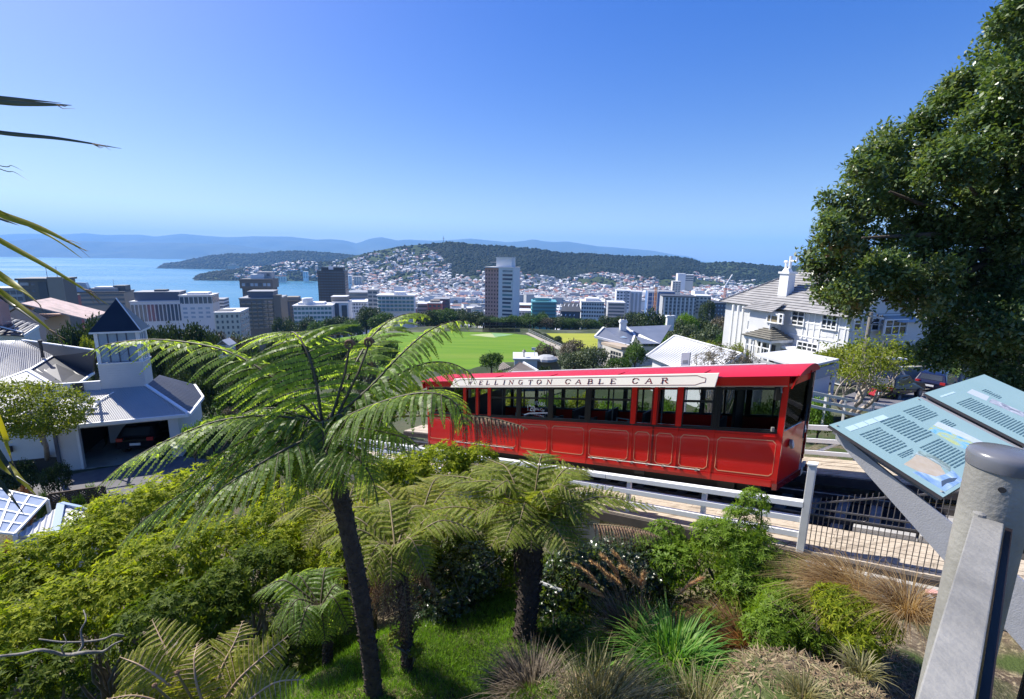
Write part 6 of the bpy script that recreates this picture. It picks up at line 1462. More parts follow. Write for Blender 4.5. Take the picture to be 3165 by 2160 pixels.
RED_ROOF = mat('roof_red_paint', (0.50, 0.006, 0.022), (0.44, 0.008, 0.022), .7, .45, .3, coat=.0, bump=.03, bscale=6)
LINE = mat('gold_coach_line', (0.62, 0.30, 0.16), rough=.4)
CREAM = mat('cream_sign_board', (0.66, 0.61, 0.50), (0.70, 0.65, 0.54), 1, .4)
LETTER = mat('maroon_lettering', (0.24, 0.02, 0.025), rough=.4)
CARBLACK = mat('car_black_frame', (0.012, 0.012, 0.013), rough=.3)
INSIDE = mat('car_interior', (0.035, 0.035, 0.04), (0.055, 0.052, 0.05), 2, .6)
CGLASS = glass_mat('car_glass', (0.88, 0.9, 0.9), .08)
CGLASS_D = glass_mat('car_glass_tinted', (0.55, 0.58, 0.58), .12)
car_t = thing('cable_car', 'red cable car with cream sign board standing on the sloping track', 'cable car', tp(6.4, -1.2, -.75))
LEN = 12.75; WID = 2.35
DIV = [0, 1.47, 2.38, 3.04, 3.66, 5.13, 6.52, 7.86, 9.23, 9.86, 10.52, 11.29, 12.75]
SILL, HEAD = 1.33, 2.40
doors = {2, 3, 8, 9}
# lower body, near side: one panel per bay, each proud of the shell
tbx('body', RED, car_t, .02, LEN-.02, -.06, -.012, 0.02, SILL); tbx('skirt', RED, car_t, 0, LEN, -.05, .012, 0.0, .17)
FS = 1.10
tbx('body_side', RED, car_t, 0, LEN, -WID, -WID+.05, 0, FS)
for i in range(12):
    a, b = DIV[i], DIV[i+1]; g = .012
    o = tbx('door_panel' if i in doors else 'side_panel', RED, car_t, a+g, b-g, -.011, .004, .19, SILL-.02, bevel=.006)
    # coach line with clipped corners
    x0, x1, z0, z1, c = a+.1, b-.1, .27, SILL-.19, .07
    pts = [(x0+c, z0), (x1-c, z0), (x1, z0+c), (x1, z1-c), (x1-c, z1), (x0+c, z1), (x0, z1-c), (x0, z0+c)]; mb = MB()
    for k in range(8):
        p, q = pts[k], pts[(k+1) % 8]; mb.bar(tp(p[0], .0065, p[1]), tp(q[0], .0065, q[1]), .005, .02)
    mb.build('coach_line', LINE, o)
for i in range(13):
    u = DIV[i]; dr = i in (2, 4, 8, 10); sp = i in (3, 9); wd = .075 if dr else .05
    if i in (0, 12): continue
    tbx('pillar', RED if (dr or sp) else CARBLACK, car_t, u-wd, u+wd, -.07, .014 if dr else .006, SILL, HEAD+.05)
    if dr or sp: tbx('pillar', RED_D if sp else RED, car_t, u-.022, u+.022, .005, .02, .17, SILL)
    else: tbx('pillar', RED, car_t, u-.02, u+.02, .005, .018, .02, SILL)
for u in (.045, LEN-.045): tbx('corner_pillar', RED, car_t, u-.06, u+.06, -.08, .012, 0, HEAD+.06)
tbx('waist_rail', RED, car_t, .1, LEN-.1, .006, .022, SILL-.10, SILL-.075); tbx('waist_trim', CARBLACK, car_t, .1, LEN-.1, -.06, .018, SILL-.012, SILL+.03)
# windows: frame, transom, glass
for i in range(12):
    a, b = DIV[i], DIV[i+1]; a += .085 if i else .11; b -= .085 if i < 11 else .11
    mb = MB(); tb(mb, a-.03, a+.015, -.045, .004, SILL+.03, HEAD); tb(mb, b-.015, b+.03, -.045, .004, SILL+.03, HEAD); tb(mb, a+.015, b-.015, -.045, .004, SILL+.031, SILL+.07); tb(mb, a+.015, b-.015, -.045, .004, HEAD-.05, HEAD)
    if i in (1, 4, 5, 6, 7, 10): tb(mb, a+.015, b-.015, -.04, .006, 2.02, 2.075)
    w_ = mb.build('window', RED_D if i in doors else CARBLACK, car_t)
    tbx('pane', CGLASS_D if i in (0, 10, 11) else CGLASS, w_, a+.016, b-.016, -.03, -.022, SILL+.071, HEAD-.051)
# far side: pillars, rail and glass
mb = MB(); tb(mb, 0, LEN, -WID, -WID+.06, FS, FS+.06)
for u in np.linspace(.06, LEN-.06, 11): tb(mb, u-.07, u+.07, -WID, -WID+.06, FS+.06, HEAD)
for k in range(10): u = .06+(LEN-.12)*(k+.5)/10; tb(mb, u-.025, u+.025, -WID+.01, -WID+.05, FS+.06, HEAD)
tb(mb, 0, LEN, -WID+.01, -WID+.05, 2.02, 2.07)
mb.build('far_side_frame', INSIDE, car_t); tbx('far_side_glass', CGLASS, car_t, .1, LEN-.1, -WID+.02, -WID+.028, FS+.06, HEAD)
tbx('floor', INSIDE, car_t, .05, LEN-.05, -WID+.06, -.07, .18, .26); tbx('ceiling', INSIDE, car_t, .05, LEN-.05, -WID+.06, -.07, HEAD+.0, HEAD+.03)
tbx('bulkhead', INSIDE, car_t, 1.42, 1.50, -WID+.07, -1.5, .27, HEAD); tbx('bulkhead', INSIDE, car_t, 1.42, 1.50, -.8, -.08, .27, 1.5); tbx('bulkhead', INSIDE, car_t, 10.5, 10.58, -WID+.07, -.08, .27, 1.95)
for k, u in enumerate((4.3, 5.6, 6.9, 8.2)):
    for v in (-.12, -1.5):
        mb = MB(); tb(mb, u-.25, u+.25, v-.75, v, .27, .72); tb(mb, u-.3, u-.22, v-.75, v, .721, 1.28); mb.build('seat', INSIDE, car_t)
    mb = MB(); mb.tube([tp(u-.55, -.2, 1.40), tp(u-.05, -.2, 1.46), tp(u-.05, -.2, .8)], .022, 6); mb.build('grab_rail', GALV, car_t)
for u in (2.7, 3.3, 9.6, 4.9, 7.5): MB().tube([tp(u, -1.1, .26), tp(u, -1.1, HEAD+.06)], .022, 6).build('grab_pole', GALV, car_t)
# fascia, sign board, roof
tbx('fascia', RED, car_t, -.02, LEN+.02, -.02, .10, HEAD+.05, HEAD+.30, bevel=.012); tbx('fascia_lip', RED, car_t, -.03, LEN+.03, .1, .15, HEAD+.24, HEAD+.30); tbx('fascia_edge', LINE, car_t, 0, LEN, .1, .108, HEAD+.05, HEAD+.068)
VB = .28
mb = MB(); mb.hexa([tp(1.47, VB-.03, 2.48), tp(1.47, VB+.02, 2.48), tp(11.0, VB+.02, 2.48), tp(11.0, VB-.03, 2.48)], [tp(1.44, VB-.15, 2.80), tp(1.44, VB-.10, 2.80), tp(10.9, VB-.10, 2.80), tp(10.9, VB-.15, 2.80)]); board = mb.build('sign_board', CREAM, car_t, bevel=.006)
def bpt(u, f): return tp(u - f*.0, VB+.02-.12*f+.004, 2.48+.32*f)      # on the board face, f 0..1 up
def bstroke(mb, p, q, w=.012):
    mb.bar(bpt(*p)+TN*.002, bpt(*q)+TN*.002, .004, w)
mb = MB(); c = .22; x0, x1 = 1.72, 10.80
for p, q in (((x0+c, .16), (x1-c, .16)), ((x0+c, .86), (x1-c, .86)), ((x0+c, .16), (x0+.1, .30)), ((x0+.1, .30), (x0, .36)), ((x0, .36), (x0, .66)), ((x0, .66), (x0+.1, .72)), ((x0+.1, .72), (x0+c, .86)), ((x1-c, .16), (x1, .40)), ((x1, .40), (x1, .62)), ((x1, .62), (x1-c, .86))): bstroke(mb, p, q)
mb.build('border_line', LETTER, board)
GLY = {  # strokes in a unit square: (x0,y0,x1,y1,weight) heavy verticals, light hairlines and serifs
 'W': [(0, 1, .28, 0, 1), (.28, 0, .5, .9, .4), (.5, .9, .74, 0, 1), (.74, 0, 1, 1, .4), (-.08, 1, .14, 1, .4), (.88, 1, 1.1, 1, .4)],
 'E': [(.16, 0, .16, 1, 1), (0, 1, .8, 1, .4), (0, 0, .84, 0, .4), (.16, .52, .6, .52, .4), (.8, 1, .8, .8, .4), (.84, 0, .84, .22, .4), (.6, .42, .6, .62, .4)],
 'L': [(.16, 0, .16, 1, 1), (0, 1, .34, 1, .4), (0, 0, .82, 0, .4), (.82, 0, .82, .25, .4)],
 'I': [(.5, 0, .5, 1, 1), (.3, 1, .7, 1, .4), (.3, 0, .7, 0, .4)],
 'N': [(.12, 0, .12, 1, .4), (.12, 1, .86, 0, 1), (.86, 0, .86, 1, .4), (-.04, 0, .28, 0, .4), (.7, 1, 1.02, 1, .4), (-.04, 1, .14, 1, .4)],
 'G': [(.9, .82, .66, 1, .4), (.66, 1, .34, 1, .4), (.34, 1, .1, .72, 1), (.1, .72, .1, .28, 1), (.1, .28, .34, 0, 1), (.34, 0, .7, 0, .4), (.7, 0, .84, .1, .8), (.84, .1, .84, .45, 1), (.66, .45, 1, .45, .4)],
 'T': [(.5, 0, .5, 1, 1), (.08, 1, .92, 1, .4), (.08, 1, .08, .78, .4), (.92, 1, .92, .78, .4), (.32, 0, .68, 0, .4)],
 'O': [(.36, 1, .64, 1, .4), (.64, 1, .9, .72, .9), (.9, .72, .9, .28, 1), (.9, .28, .64, 0, .9), (.64, 0, .36, 0, .4), (.36, 0, .1, .28, .9), (.1, .28, .1, .72, 1), (.1, .72, .36, 1, .9)],
 'C': [(.9, .78, .66, 1, .5), (.66, 1, .36, 1, .4), (.36, 1, .1, .7, 1), (.1, .7, .1, .3, 1), (.1, .3, .36, 0, 1), (.36, 0, .68, 0, .4), (.68, 0, .92, .2, .5), (.9, .98, .9, .74, .5)],
 'A': [(.08, 0, .5, 1, .4), (.5, 1, .92, 0, 1), (.24, .36, .74, .36, .4), (-.04, 0, .22, 0, .4), (.74, 0, 1.06, 0, .4)],
 'B': [(.16, 0, .16, 1, 1), (0, 1, .58, 1, .4), (.58, 1, .76, .82, .8), (.76, .82, .74, .64, .8), (.74, .64, .56, .53, .5), (.16, .53, .56, .53, .4), (.56, .53, .84, .4, .6), (.84, .4, .84, .14, 1), (.84, .14, .62, 0, .6), (0, 0, .62, 0, .4)],
 'R': [(.16, 0, .16, 1, 1), (0, 1, .58, 1, .4), (.58, 1, .8, .84, .8), (.8, .84, .78, .64, .8), (.78, .64, .56, .5, .5), (.16, .5, .56, .5, .4), (.5, .5, .9, 0, 1), (0, 0, .34, 0, .4), (.8, 0, 1.04, 0, .4)]}
LETU = {}
word = [(c_, x) for c_, x in zip('WELLINGTON', (1450, 1485, 1507, 1533, 1556, 1578, 1607, 1637, 1664, 1696))] + [(c_, x) for c_, x in zip('CABLE', (1753, 1786, 1823, 1857, 1894))] + [(c_, x) for c_, x in zip('CAR', (1962, 2004, 2053))]
pl_o = tp(0, VB, 2.64)
for ch, pxc in word:
    r = ray(pxc, 1175); p = r*(pl_o.dot(TN)/r.dot(TN)); uc = (p-TO).dot(TD)
    W_, f0, f1 = .195, .31, .71; mb = MB()
    for (x0_, y0_, x1_, y1_, wt) in GLY[ch]:
        bstroke(mb, (uc-(x0_-.5)*W_, f0+(f1-f0)*y0_), (uc-(x1_-.5)*W_, f0+(f1-f0)*y1_), .040 if wt > .7 else (.028 if wt > .45 else .016))
    mb.build('letter', LETTER, board)
prof = [(.16, 2.68), (.165, 2.70), (.02, 2.725), (-.3, 2.745), (-.7, 2.755), (-1.175, 2.74), (-1.6, 2.70), (-2.0, 2.62), (-2.35, 2.50), (-2.51, 2.42), (-2.51, 2.40)]
def roof_mesh(u0, u1, lift=0.0, flare=0.0):
    mb = MB(); vs = []; n = len(prof)
    us = [u0, u0+.25, u1-.25, u1]
    for u in us:
        for v, w in prof: vs.append(tp(u, v, w+lift))
    fs = [(i*n+k, i*n+k+1, (i+1)*n+k+1, (i+1)*n+k) for i in range(3) for k in range(n-1)]
    fs += [(k, n-1-k, n-2-k, k+1) for k in range(n//2)] 
    b = 3*n; fs += [(b+k+1, b+n-2-k, b+n-1-k, b+k) for k in range(n//2)]
    return mb.add(vs, fs)
o = roof_mesh(-.22, LEN+.22).build('roof', RED_ROOF, car_t); smooth_by_angle(o, 40)
tbx('roof_gutter', WHITE, car_t, 1.0, LEN-2.5, -WID-.02, -WID+.05, 2.51, 2.62); tbx('roof_gutter', RED_D, car_t, .6, LEN-2, -WID+.051, -WID+.12, 2.51, 2.6)
for u in (1.9, 4.3, 6.7, 9.1, 11.3): tbx('roof_seam', RED_ROOF, car_t, u-.012, u+.012, -.6, .0, 2.745, 2.765)
for ue, sg in ((-.20, 1), (LEN+.20, -1)):        # arched valance at each end
    mb = MB(); n = 9; lo_ = []; hi_ = []
    for k in range(n):
        v = .14-(WID+.28)*k/(n-1); f = 1-((k-(n-1)/2)/((n-1)/2))**2; hi_.append((v, float(np.interp(-v, [-q[0] for q in prof[2:]], [q[1] for q in prof[2:]]))-.012)); lo_.append((v, 2.40+.10*f-.06*k/(n-1)))
    for k in range(n-1):
        a, b_, c_, d_ = lo_[k], lo_[k+1], hi_[k+1], hi_[k]; tilt = .10*sg
        q = [tp(ue+tilt, *a), tp(ue+tilt, *b_), tp(ue, *c_), tp(ue, *d_)]; q2 = [p+TD*.03*sg for p in q]; mb.hexa(q[:2]+q2[:2][::-1], q[3:1:-1]+q2[2:])
    mb.build('end_valance', RED, car_t)
# ends: V shaped front with windscreen
VM = -WID/2
for ue, sg in ((0, -1), (LEN, 1)):
    nose = ue+sg*.24; fa = ue+sg*.10
    def e3(name, m, va, ua, vb, ub, w0, w1, th=.04, par=None):
        mb = MB(); q = [tp(ua, va, w0), tp(ub, vb, w0), tp(ub-sg*th, vb, w0), tp(ua-sg*th, va, w0)]; q2 = [tp(ua, va, w1), tp(ub, vb, w1), tp(ub-sg*th, vb, w1), tp(ua-sg*th, va, w1)]; mb.hexa(q, q2); return mb.build(name, m, par or car_t)
    e3('end_panel', RED, .0, ue, VM, nose, .05, SILL+.02); e3('end_panel', RED, VM, nose, -WID, fa, .05, SILL+.02)
    e3('windscreen', CGLASS, -.06, ue+sg*.012, VM+.05, nose-sg*.01, SILL+.03, HEAD, .01); e3('windscreen', CGLASS, VM-.05, nose-sg*.01, -WID+.06, fa, SILL+.03, HEAD, .01)
    tbx('windscreen_pillar', CARBLACK, car_t, nose-.05, nose+.03, VM-.05, VM+.05, SILL+.02, HEAD+.15); tbx('corner_pillar', RED_D, car_t, fa-.06, fa+.05, -WID-.01, -WID+.07, 0, HEAD+.06)
    e3('end_header', RED, .0, ue, VM, nose, HEAD, HEAD+.2); e3('end_header', RED, VM, nose, -WID, fa, HEAD, HEAD+.06)
    e3('bumper', RED_D, .02, ue+sg*.03, VM, nose+sg*.05, -.06, .10, .1); e3('bumper', RED_D, VM, nose+sg*.05, -WID, fa+sg*.03, -.06, .10, .1)
    for v in (-.45, -WID+.45):
        k = ue+sg*(.24*(1-abs(v-VM)/(-VM))+.02); mb = MB(); mb.tube([tp(k, v, .95), tp(k+sg*.05, v, .95)], .11, 14); hl = mb.build('headlight', GALV, car_t); MB().tube([tp(k+sg*.052, v, .95), tp(k+sg*.06, v, .95)], .09, 14).build('lens', G_LIT, hl)
    mb = MB(); mb.bar(tp(nose+sg*.05, VM+.35, 1.0), tp(nose+sg*.02, VM+.05, 1.75), .025, .025); mb.bar(tp(nose+sg*.06, VM+.05, 1.35), tp(nose+sg*.05, VM+.05, 2.2), .03, .03); mb.build('wiper', CARBLACK, car_t)
    tbx('buffer_plate', CREAM, car_t, ue+sg*.2-.04, ue+sg*.2+.04, -WID+.05, -WID+.75, -.25, -.07); 
    for v in (-WID+.2, -WID+.42): MB().tube([tp(ue+sg*.2, v, -.16), tp(ue+sg*.32, v, -.16)], .06, 10).build('tail_lamp', RED_D if v < -WID+.3 else CARBLACK, car_t)
MB().box(tp(.18, .05, 2.28), (.12, .1, .3)).build('mirror', CARBLACK, car_t); MB().tube([tp(.1, .03, 2.44), tp(.12, .09, 2.42), tp(.1, .09, 2.3)], .02, 6).build('mirror_arm', GALV, car_t); MB().box(tp(.2, .02, 1.42), (.06, .05, .1)).build('latch', GALV, car_t)
# step rails under the doors
for u0, u1 in ((1.7, 5.0), (8.0, 11.0)):
    mb = MB(); mb.tube([tp(u0, .05, .235), tp(u1, .05, .235)], .016, 6)
    for u in np.linspace(u0+.1, u1-.1, 8): tb(mb, u-.03, u+.03, .01, .07, .20, .25)
    mb.build('step_rail', GALV, car_t)
# underframe and wheels
mb = MB(); tb(mb, .35, LEN-.35, -WID+.3, -.25, -.34, -.005); tb(mb, .9, 1.3, -.24, -.1, -.45, -.01); mb.build('underframe', CARBLACK, car_t)
for u in (1.6, 2.9, 9.9, 11.2):
    for v in (-.5, -1.85):
        mb = MB(); mb.tube([tp(u, v-.06, -.42), tp(u, v+.06, -.42)], .31, 14); mb.build('wheel', CARBLACK, car_t)
mb = MB(); tb(mb, 3.2, 3.5, -.02, .02, -.10, .0); mb.build('number_plate', CARBLACK, car_t)
# window transfer: 120 YEARS CABLE CAR
def text_mesh(s, size):
    c = bpy.data.curves.new('transfer_text', 'FONT'); c.body = s; c.size = size; c.resolution_u = 2; c.align_x = 'CENTER'
    o = bpy.data.objects.new('tmp', c); COL.objects.link(o); bpy.context.view_layer.update(); me = bpy.data.meshes.new_from_object(o.evaluated_get(bpy.context.evaluated_depsgraph_get())); bpy.data.objects.remove(o); bpy.data.curves.remove(c); return me
TRANSFER = mat('white_window_transfer', (0.75, 0.72, 0.64), rough=.6)
_tm = []
for s, size, u, w, tilt in (('120', .30, 7.32, 1.60, .08), ('YEARS', .19, 6.96, 1.80, .08), ('Cable Car', .13, 7.0, 1.63, 0), ('LOVED BY LOCALS', .07, 7.05, 1.45, 0)):
    me = text_mesh(s, size); me.materials.append(TRANSFER); o = link('window_transfer', me, car_t)
    ax = -TD; z = Vector((0, 0, 1)); ax2 = (ax + z*(SL+tilt)).normalized()
    M_ = Matrix((ax2, z, TN)).transposed().to_4x4(); M_.translation = tp(u, -.018, w) - org(car_t); o.matrix_local = M_
mb = MB()
pts = [tp(7.62, -.018, 1.46), tp(7.4, -.018, 1.52), tp(7.0, -.018, 1.545), tp(6.62, -.018, 1.56)]
for p, q in zip(pts[:-1], pts[1:]): mb.bar(p, q, .004, .035)
mb.build('window_transfer', TRANSFER, car_t)

# ------------------------------------------------------------------ track, decks, railings
trk = thing('railway_track', 'dark sloping cable railway track with rails and sleepers', 'railway', tp(4, -1.2, -.9)); trk['kind'] = 'structure'
for v in (-.5, -1.85): tbx('rail', mat('worn_rail_steel', (0.10, 0.09, 0.085), (0.2, 0.19, 0.185), 6, .35, .5, .8), trk, -7, 30, v-.035, v+.035, -.86, -.73)
SLEEP = mat('sleeper_concrete', (0.16, 0.15, 0.14), (0.26, 0.25, 0.235), 5, .9)
sm = tb(MB(), -.11, .11, -2.1, -.25, -.98, -.87).mesh('sleeper', SLEEP, tp(0, -1.2, -.92))
for k in range(58): link('sleeper', sm, trk, tp(-6.8+k*.62, -1.2, -.92))
tbx('track_bed', mat('dark_ballast', (0.02, 0.019, 0.018), (0.05, 0.047, 0.044), 8, .95, bump=.6, bscale=30), trk, -8, 30, -2.4, .55, -1.25, -1.05)
for v in (.4, -2.3): tbx('cable_trough', BLACK, trk, -7, 30, v-.12, v+.12, -1.04, -.88)
for k in range(3): tbx('conduit', mat('dark_cable_conduit', (0.03, 0.032, 0.04), (0.05, 0.05, 0.06), 3, .5), trk, -7, 1.0, .05-.16*k, .11-.16*k, -.98, -.9)
DECK = mat('bleached_decking_timber', (0.36, 0.30, 0.225), (0.52, 0.45, 0.355), 7, .9, bump=.5, bscale=50, stretch=(1.2, 4, 1), dirt=(0.22, 0.18, 0.135))
def deck(label, v0, v1, u0, u1, w, rows, L=2.9):
    t = thing('walkway_deck', label, 'walkway', tp((u0+u1)/2, (v0+v1)/2, w-.2)); t['kind'] = 'structure'
    bw = (v1-v0)/rows; r = random.Random(3)
    for k in range(rows):
        u = u0 - r.uniform(0, L*.8) if k % 2 else u0
        while u < u1:
            a, b = max(u, u0), min(u+L, u1); dz = r.uniform(-.006, .006)
            if b-a > .05: tbx('board', DECK, t, a+.004, b-.004, v0+bw*k+.006, v0+bw*(k+1)-.006, w-.045+dz, w+dz)
            u += L
    for v in (v0+.05, (v0+v1)/2, v1-.06): tbx('joist', BLACK, t, u0, u1, v-.04, v+.04, w-.24, w-.06)
    tbx('edge_beam', mat('dark_edge_timber', (0.05, 0.042, 0.036), (0.085, 0.07, 0.06), 4, .9), t, u0, u1, v1-.02, v1+.04, w-.28, w-.05); tbx('edge_beam', MATS['dark_edge_timber'], t, u0, u1, v0-.04, v0+.02, w-.28, w-.05)
    return t
deck('pale timber walkway deck along the near side of the track', .62, 1.80, -4.2, 16.5, -.47, 8)
deck('pale timber walkway deck along the far side of the track', -3.85, -2.5, -7.5, 18, -.47, 9)
w_ = thing('viaduct_wall', 'concrete wall carrying the near walkway above the garden', 'wall', tp(5, 1.5, -3)); tbx('wall_face', CONC, w_, -5, 17, 1.35, 1.6, -4.5, -.75); w_['kind'] = 'structure'
for u in np.arange(-3.5, 17, 2.4): tbx('wall_pier', CONC, w_, u-.15, u+.15, 1.605, 1.72, -4, -.77)
tbx('wall_back', CONC, w_, -8, 18, -4.1, -3.9, -3.2, -.75)
# near railing
rl = thing('walkway_railing', 'white three rail fence along the near walkway', 'railing', tp(5, 1.75, -.47))
for w0, w1, wd in ((.40, .52, .07), (.08, .20, .045), (-.24, -.12, .045)): 
    for a, b in ((-.84, 3.4), (3.4, 7.9), (7.9, 12.4), (12.4, 16.3)): tbx('rail', WHITE, rl, a+.005, b-.005, 1.75-wd, 1.75+wd, w0, w1, bevel=.008)
for u in (1.05, 2.85, 4.65, 6.45, 8.25, 10.05, 11.85, 13.65, 15.45): tbx('post', WHITE, rl, u-.05, u+.05, 1.70-.13, 1.70-.05, -.75, .40)
ps = thing('gate_post', 'tall white square post where the railing meets the picket gate', 'post', tp(-.86, 1.75, -.9))
tbx('post', WHITE_OLD, ps, -.93, -.80, 1.69, 1.82, -.95, 1.27, bevel=.008); tbx('post_cap', WHITE, ps, -.945, -.785, 1.675, 1.835, 1.272, 1.30)
gt = thing('picket_gate', 'grey steel picket fence panel with a rising diagonal bar and rings', 'gate', tp(-2, 1.75, -.5))
PICK = mat('grey_picket_steel', (0.13, 0.12, 0.12), (0.22, 0.2, 0.19), 6, .5, .5, .5)
pk = MB().tube([(0, 0, 0), (0, 0, 1.0)], .0075, 6).mesh('picket', PICK)
for k in range(30):
    u = -.99-k*.081; topw = .50 + (-.94-u)*.29 + .09 if k % 1 == 0 else .3
    if u > -3.3: link('picket', pk, gt, tp(u, 1.75, -.5), scale=(1, 1, topw+.5))
mb = MB(); mb.bar(tp(-.94, 1.75, .49), tp(-3.4, 1.75, 1.2), .03, .03); mb.build('diagonal_bar', PICK, gt)
for w in (.40, .27, -.5): 
    mb = MB(); mb.bar(tp(-.94, 1.75, w), tp(-3.4, 1.75, w), .035, .03); mb.build('gate_rail', PICK, gt)
for u in (-1.72, -2.48):
    mb = MB(); mb.tube([tp(u+.055*math.cos(a), 1.75, .335)+Vector((0, 0, .055*math.sin(a))) for a in np.linspace(0, 2*math.pi, 17)], .009, 6); mb.build('ring', PICK, gt)
tbx('plinth_beam', BLACK, gt, -3.4, -.94, 1.70, 1.82, -.60, -.53)
st = thing('concrete_steps', 'pale concrete step blocks at the end of the near deck', 'steps', tp(-2.9, 1.2, -.7)); tbx('step', CONC, st, -3.3, -2.55, .3, .6, -.55, -.35); tbx('step', CONC, st, -3.4, -2.75, -.1, .3, -.55, -.2); tbx('kerb', CONC, st, -2.5, -1.55, .45, .6, -.6, -.38)
# far railing with braces
fr = thing('far_railing', 'white braced rail fence on the far side of the track', 'railing', tp(0, -4.0, -.4))
for w0, w1 in ((.33, .47), (-.06, .06), (-.43, -.31)): tbx('rail', WHITE, fr, -6, 4.0, -4.03, -3.97, w0, w1)
for u in np.arange(-5.8, 4.1, 1.55): tbx('post', WHITE, fr, u-.05, u+.05, -4.12, -4.031, -.8, .45)
for k in range(5):
    u = 1.3-k*1.55; mb = MB(); mb.bar(tp(u, -4.06, -.35), tp(u-1.2, -4.06, .38), .04, .07); mb.build('brace', WHITE, fr)
rail_fence('white railing running downhill beyond the red car', [tp(4.3, -4.3, -.4), tp(6.5, -4.3, -.4), tp(8.7, -4.3, -.4), tp(10.9, -4.3, -.4), tp(13.1, -4.3, -.4)], .95, (.4, .95))
t = thing('sign_board_post', 'white lettered notice post seen through the cable car windows', 'sign', tp(4.2, -5.2, -.4)); tbx('post', WHITE, t, 4.12, 4.42, -5.25, -5.15, -.5, 2.7)
for k in range(9): tbx('letter_bar', W_GREY, t, 4.18, 4.36, -5.149, -5.145, .3+k*.25, .42+k*.25)
# ------------------------------------------------------------------ ferns
def catmull(pts, n):
    P0 = np.array([p[:] for p in pts], float); P0 = np.vstack([2*P0[0]-P0[1], P0, 2*P0[-1]-P0[-2]]); out = []
    m = len(P0)-3
    for t in np.linspace(0, m, n):
        i = min(int(t), m-1); f = t-i; a, b, c, d = P0[i:i+4]
        out.append(.5*((2*b)+(-a+c)*f+(2*a-5*b+4*c-d)*f*f+(-a+3*b-3*c+d)*f**3))
    return np.array(out)
def tube_np(C, r, n=6):
    T = unit(np.gradient(C, axis=0)); ref = np.array([.2, .3, .93]); X = unit(np.cross(T, ref)); Yv = np.cross(T, X); a = np.linspace(0, 2*math.pi, n, endpoint=False)
    V = C[:, None]+(X[:, None]*np.cos(a)[None, :, None]+Yv[:, None]*np.sin(a)[None, :, None])*np.asarray(r)[:, None, None]
    m = len(C); i = np.arange(m-1)[:, None]*n; k = np.arange(n)[None]
    Fq = np.stack([i+k, i+(k+1) % n, i+n+(k+1) % n, i+n+k], -1).reshape(-1, 4); return V.reshape(-1, 3), Fq
def frond_mesh(pts, up, rng, wid=.55, npin=20, npl=22, droop=.35, start=.09, rad=.016, mats=None, sweep=.38, side=None, curl=.0, lw=1.65, fat=.66, origin=None, tipk=.75):
    """a tree fern frond: rachis, two rows of pinnae, two rows of leaflets on each"""
    N0 = 80; C = catmull(pts, N0); seg = np.linalg.norm(np.diff(C, axis=0), axis=1); s = np.concatenate([[0], np.cumsum(seg)]); Ltot = s[-1]; s /= Ltot
    T = unit(np.gradient(C, axis=0)); up = np.broadcast_to(np.array(up, float), T.shape); S = unit(np.cross(T, up))
    if side is not None: sv = np.array(side, float); S = unit(sv-T*(T@sv)[:, None])
    Nn = np.cross(S, T)
    tv = start+(1-start)*np.linspace(0, 1, npin)**.92*.995
    def at(A, t): return np.stack([np.interp(t, s, A[:, j]) for j in range(3)], -1)
    Cb, Tb, Sb, Nb = at(C, tv), unit(at(T, tv)), unit(at(S, tv)), unit(at(Nn, tv))
    q = (tv-start)/(1-start); Lp = wid*np.clip(np.sin(np.pi*np.clip(q*.86+.14, 0, 1)**tipk), .03, 1)**.8
    parts = []; g = np.array([0, 0, -1.0])
    sj = np.linspace(.04, 1, npl)
    for sg in (-1, 1):
        L = Lp*rng.uniform(.9, 1.08, npin); D = unit(Sb*sg*math.cos(sweep)+Tb*math.sin(sweep)+Nb*.12+rng.normal(size=(npin, 3))*.05)
        dr = droop*rng.uniform(.8, 1.25, npin)
        pos = Cb[:, None]+D[:, None]*(L[:, None]*sj[None])[..., None]+g*(L[:, None]*dr[:, None]*sj[None]**2)[..., None] + Tb[:, None]*(L[:, None]*.10*sj[None]**2)[..., None]
        tan = unit(D[:, None]+g*(2*dr[:, None]*sj[None])[..., None]*1.0+Tb[:, None]*(.2*sj[None])[..., None])
        side = unit(np.cross(tan, Nb[:, None])); nn = np.cross(side, tan)
        l = (np.minimum(L*.22, Ltot*(1-start)/npin*fat)[:, None]+.004)*(1-sj[None]**2.2*.85)*np.ones_like(L)[:, None]; wdt = (L[:, None]/npl*lw)*np.ones((1, npl))
        for s2 in (-1, 1):
            d2 = unit(side*s2+tan*.35-nn*.34+g*.12+rng.normal(size=side.shape)*.06)
            parts.append(leaf_quads(pos.reshape(-1, 3), d2.reshape(-1, 3), nn.reshape(-1, 3)+rng.normal(size=(npin*npl, 3))*.12, l.ravel()*rng.uniform(.85, 1.1, npin*npl), wdt.ravel(), .10, curl))
    V, Fq = join_vf(parts); nl = len(Fq)
    tubes = [tube_np(C, np.linspace(rad, rad*.18, N0))]
    for sg in (-1, 1):
        for i in range(0, npin):
            pp = Cb[i]+np.outer(np.linspace(0, .95, 5), (Sb[i]*sg*math.cos(sweep)+Tb[i]*math.sin(sweep)+Nb[i]*.12)*Lp[i])+np.outer(np.linspace(0, .95, 5)**2, g*droop*Lp[i])
            tubes.append(tube_np(pp, np.linspace(rad*.26, rad*.08, 5), 3))
    V2, F2 = join_vf(tubes); V = np.concatenate([V, V2]); mi = np.concatenate([np.zeros(nl, int), np.ones(len(F2), int)]); Fq = np.concatenate([Fq, F2+len(V)-len(V2)])
    if origin is not None: V = V-np.array(origin[:])
    return np_mesh('frond', V, Fq, mats, mi)
FERN = leaf_mat('silver_fern_leaflets', [(0.11, 0.18, 0.045), (0.155, 0.245, 0.06), (0.205, 0.305, 0.085), (0.27, 0.36, 0.13)], .45, .4, .64, (2.3, 2.1, .6))
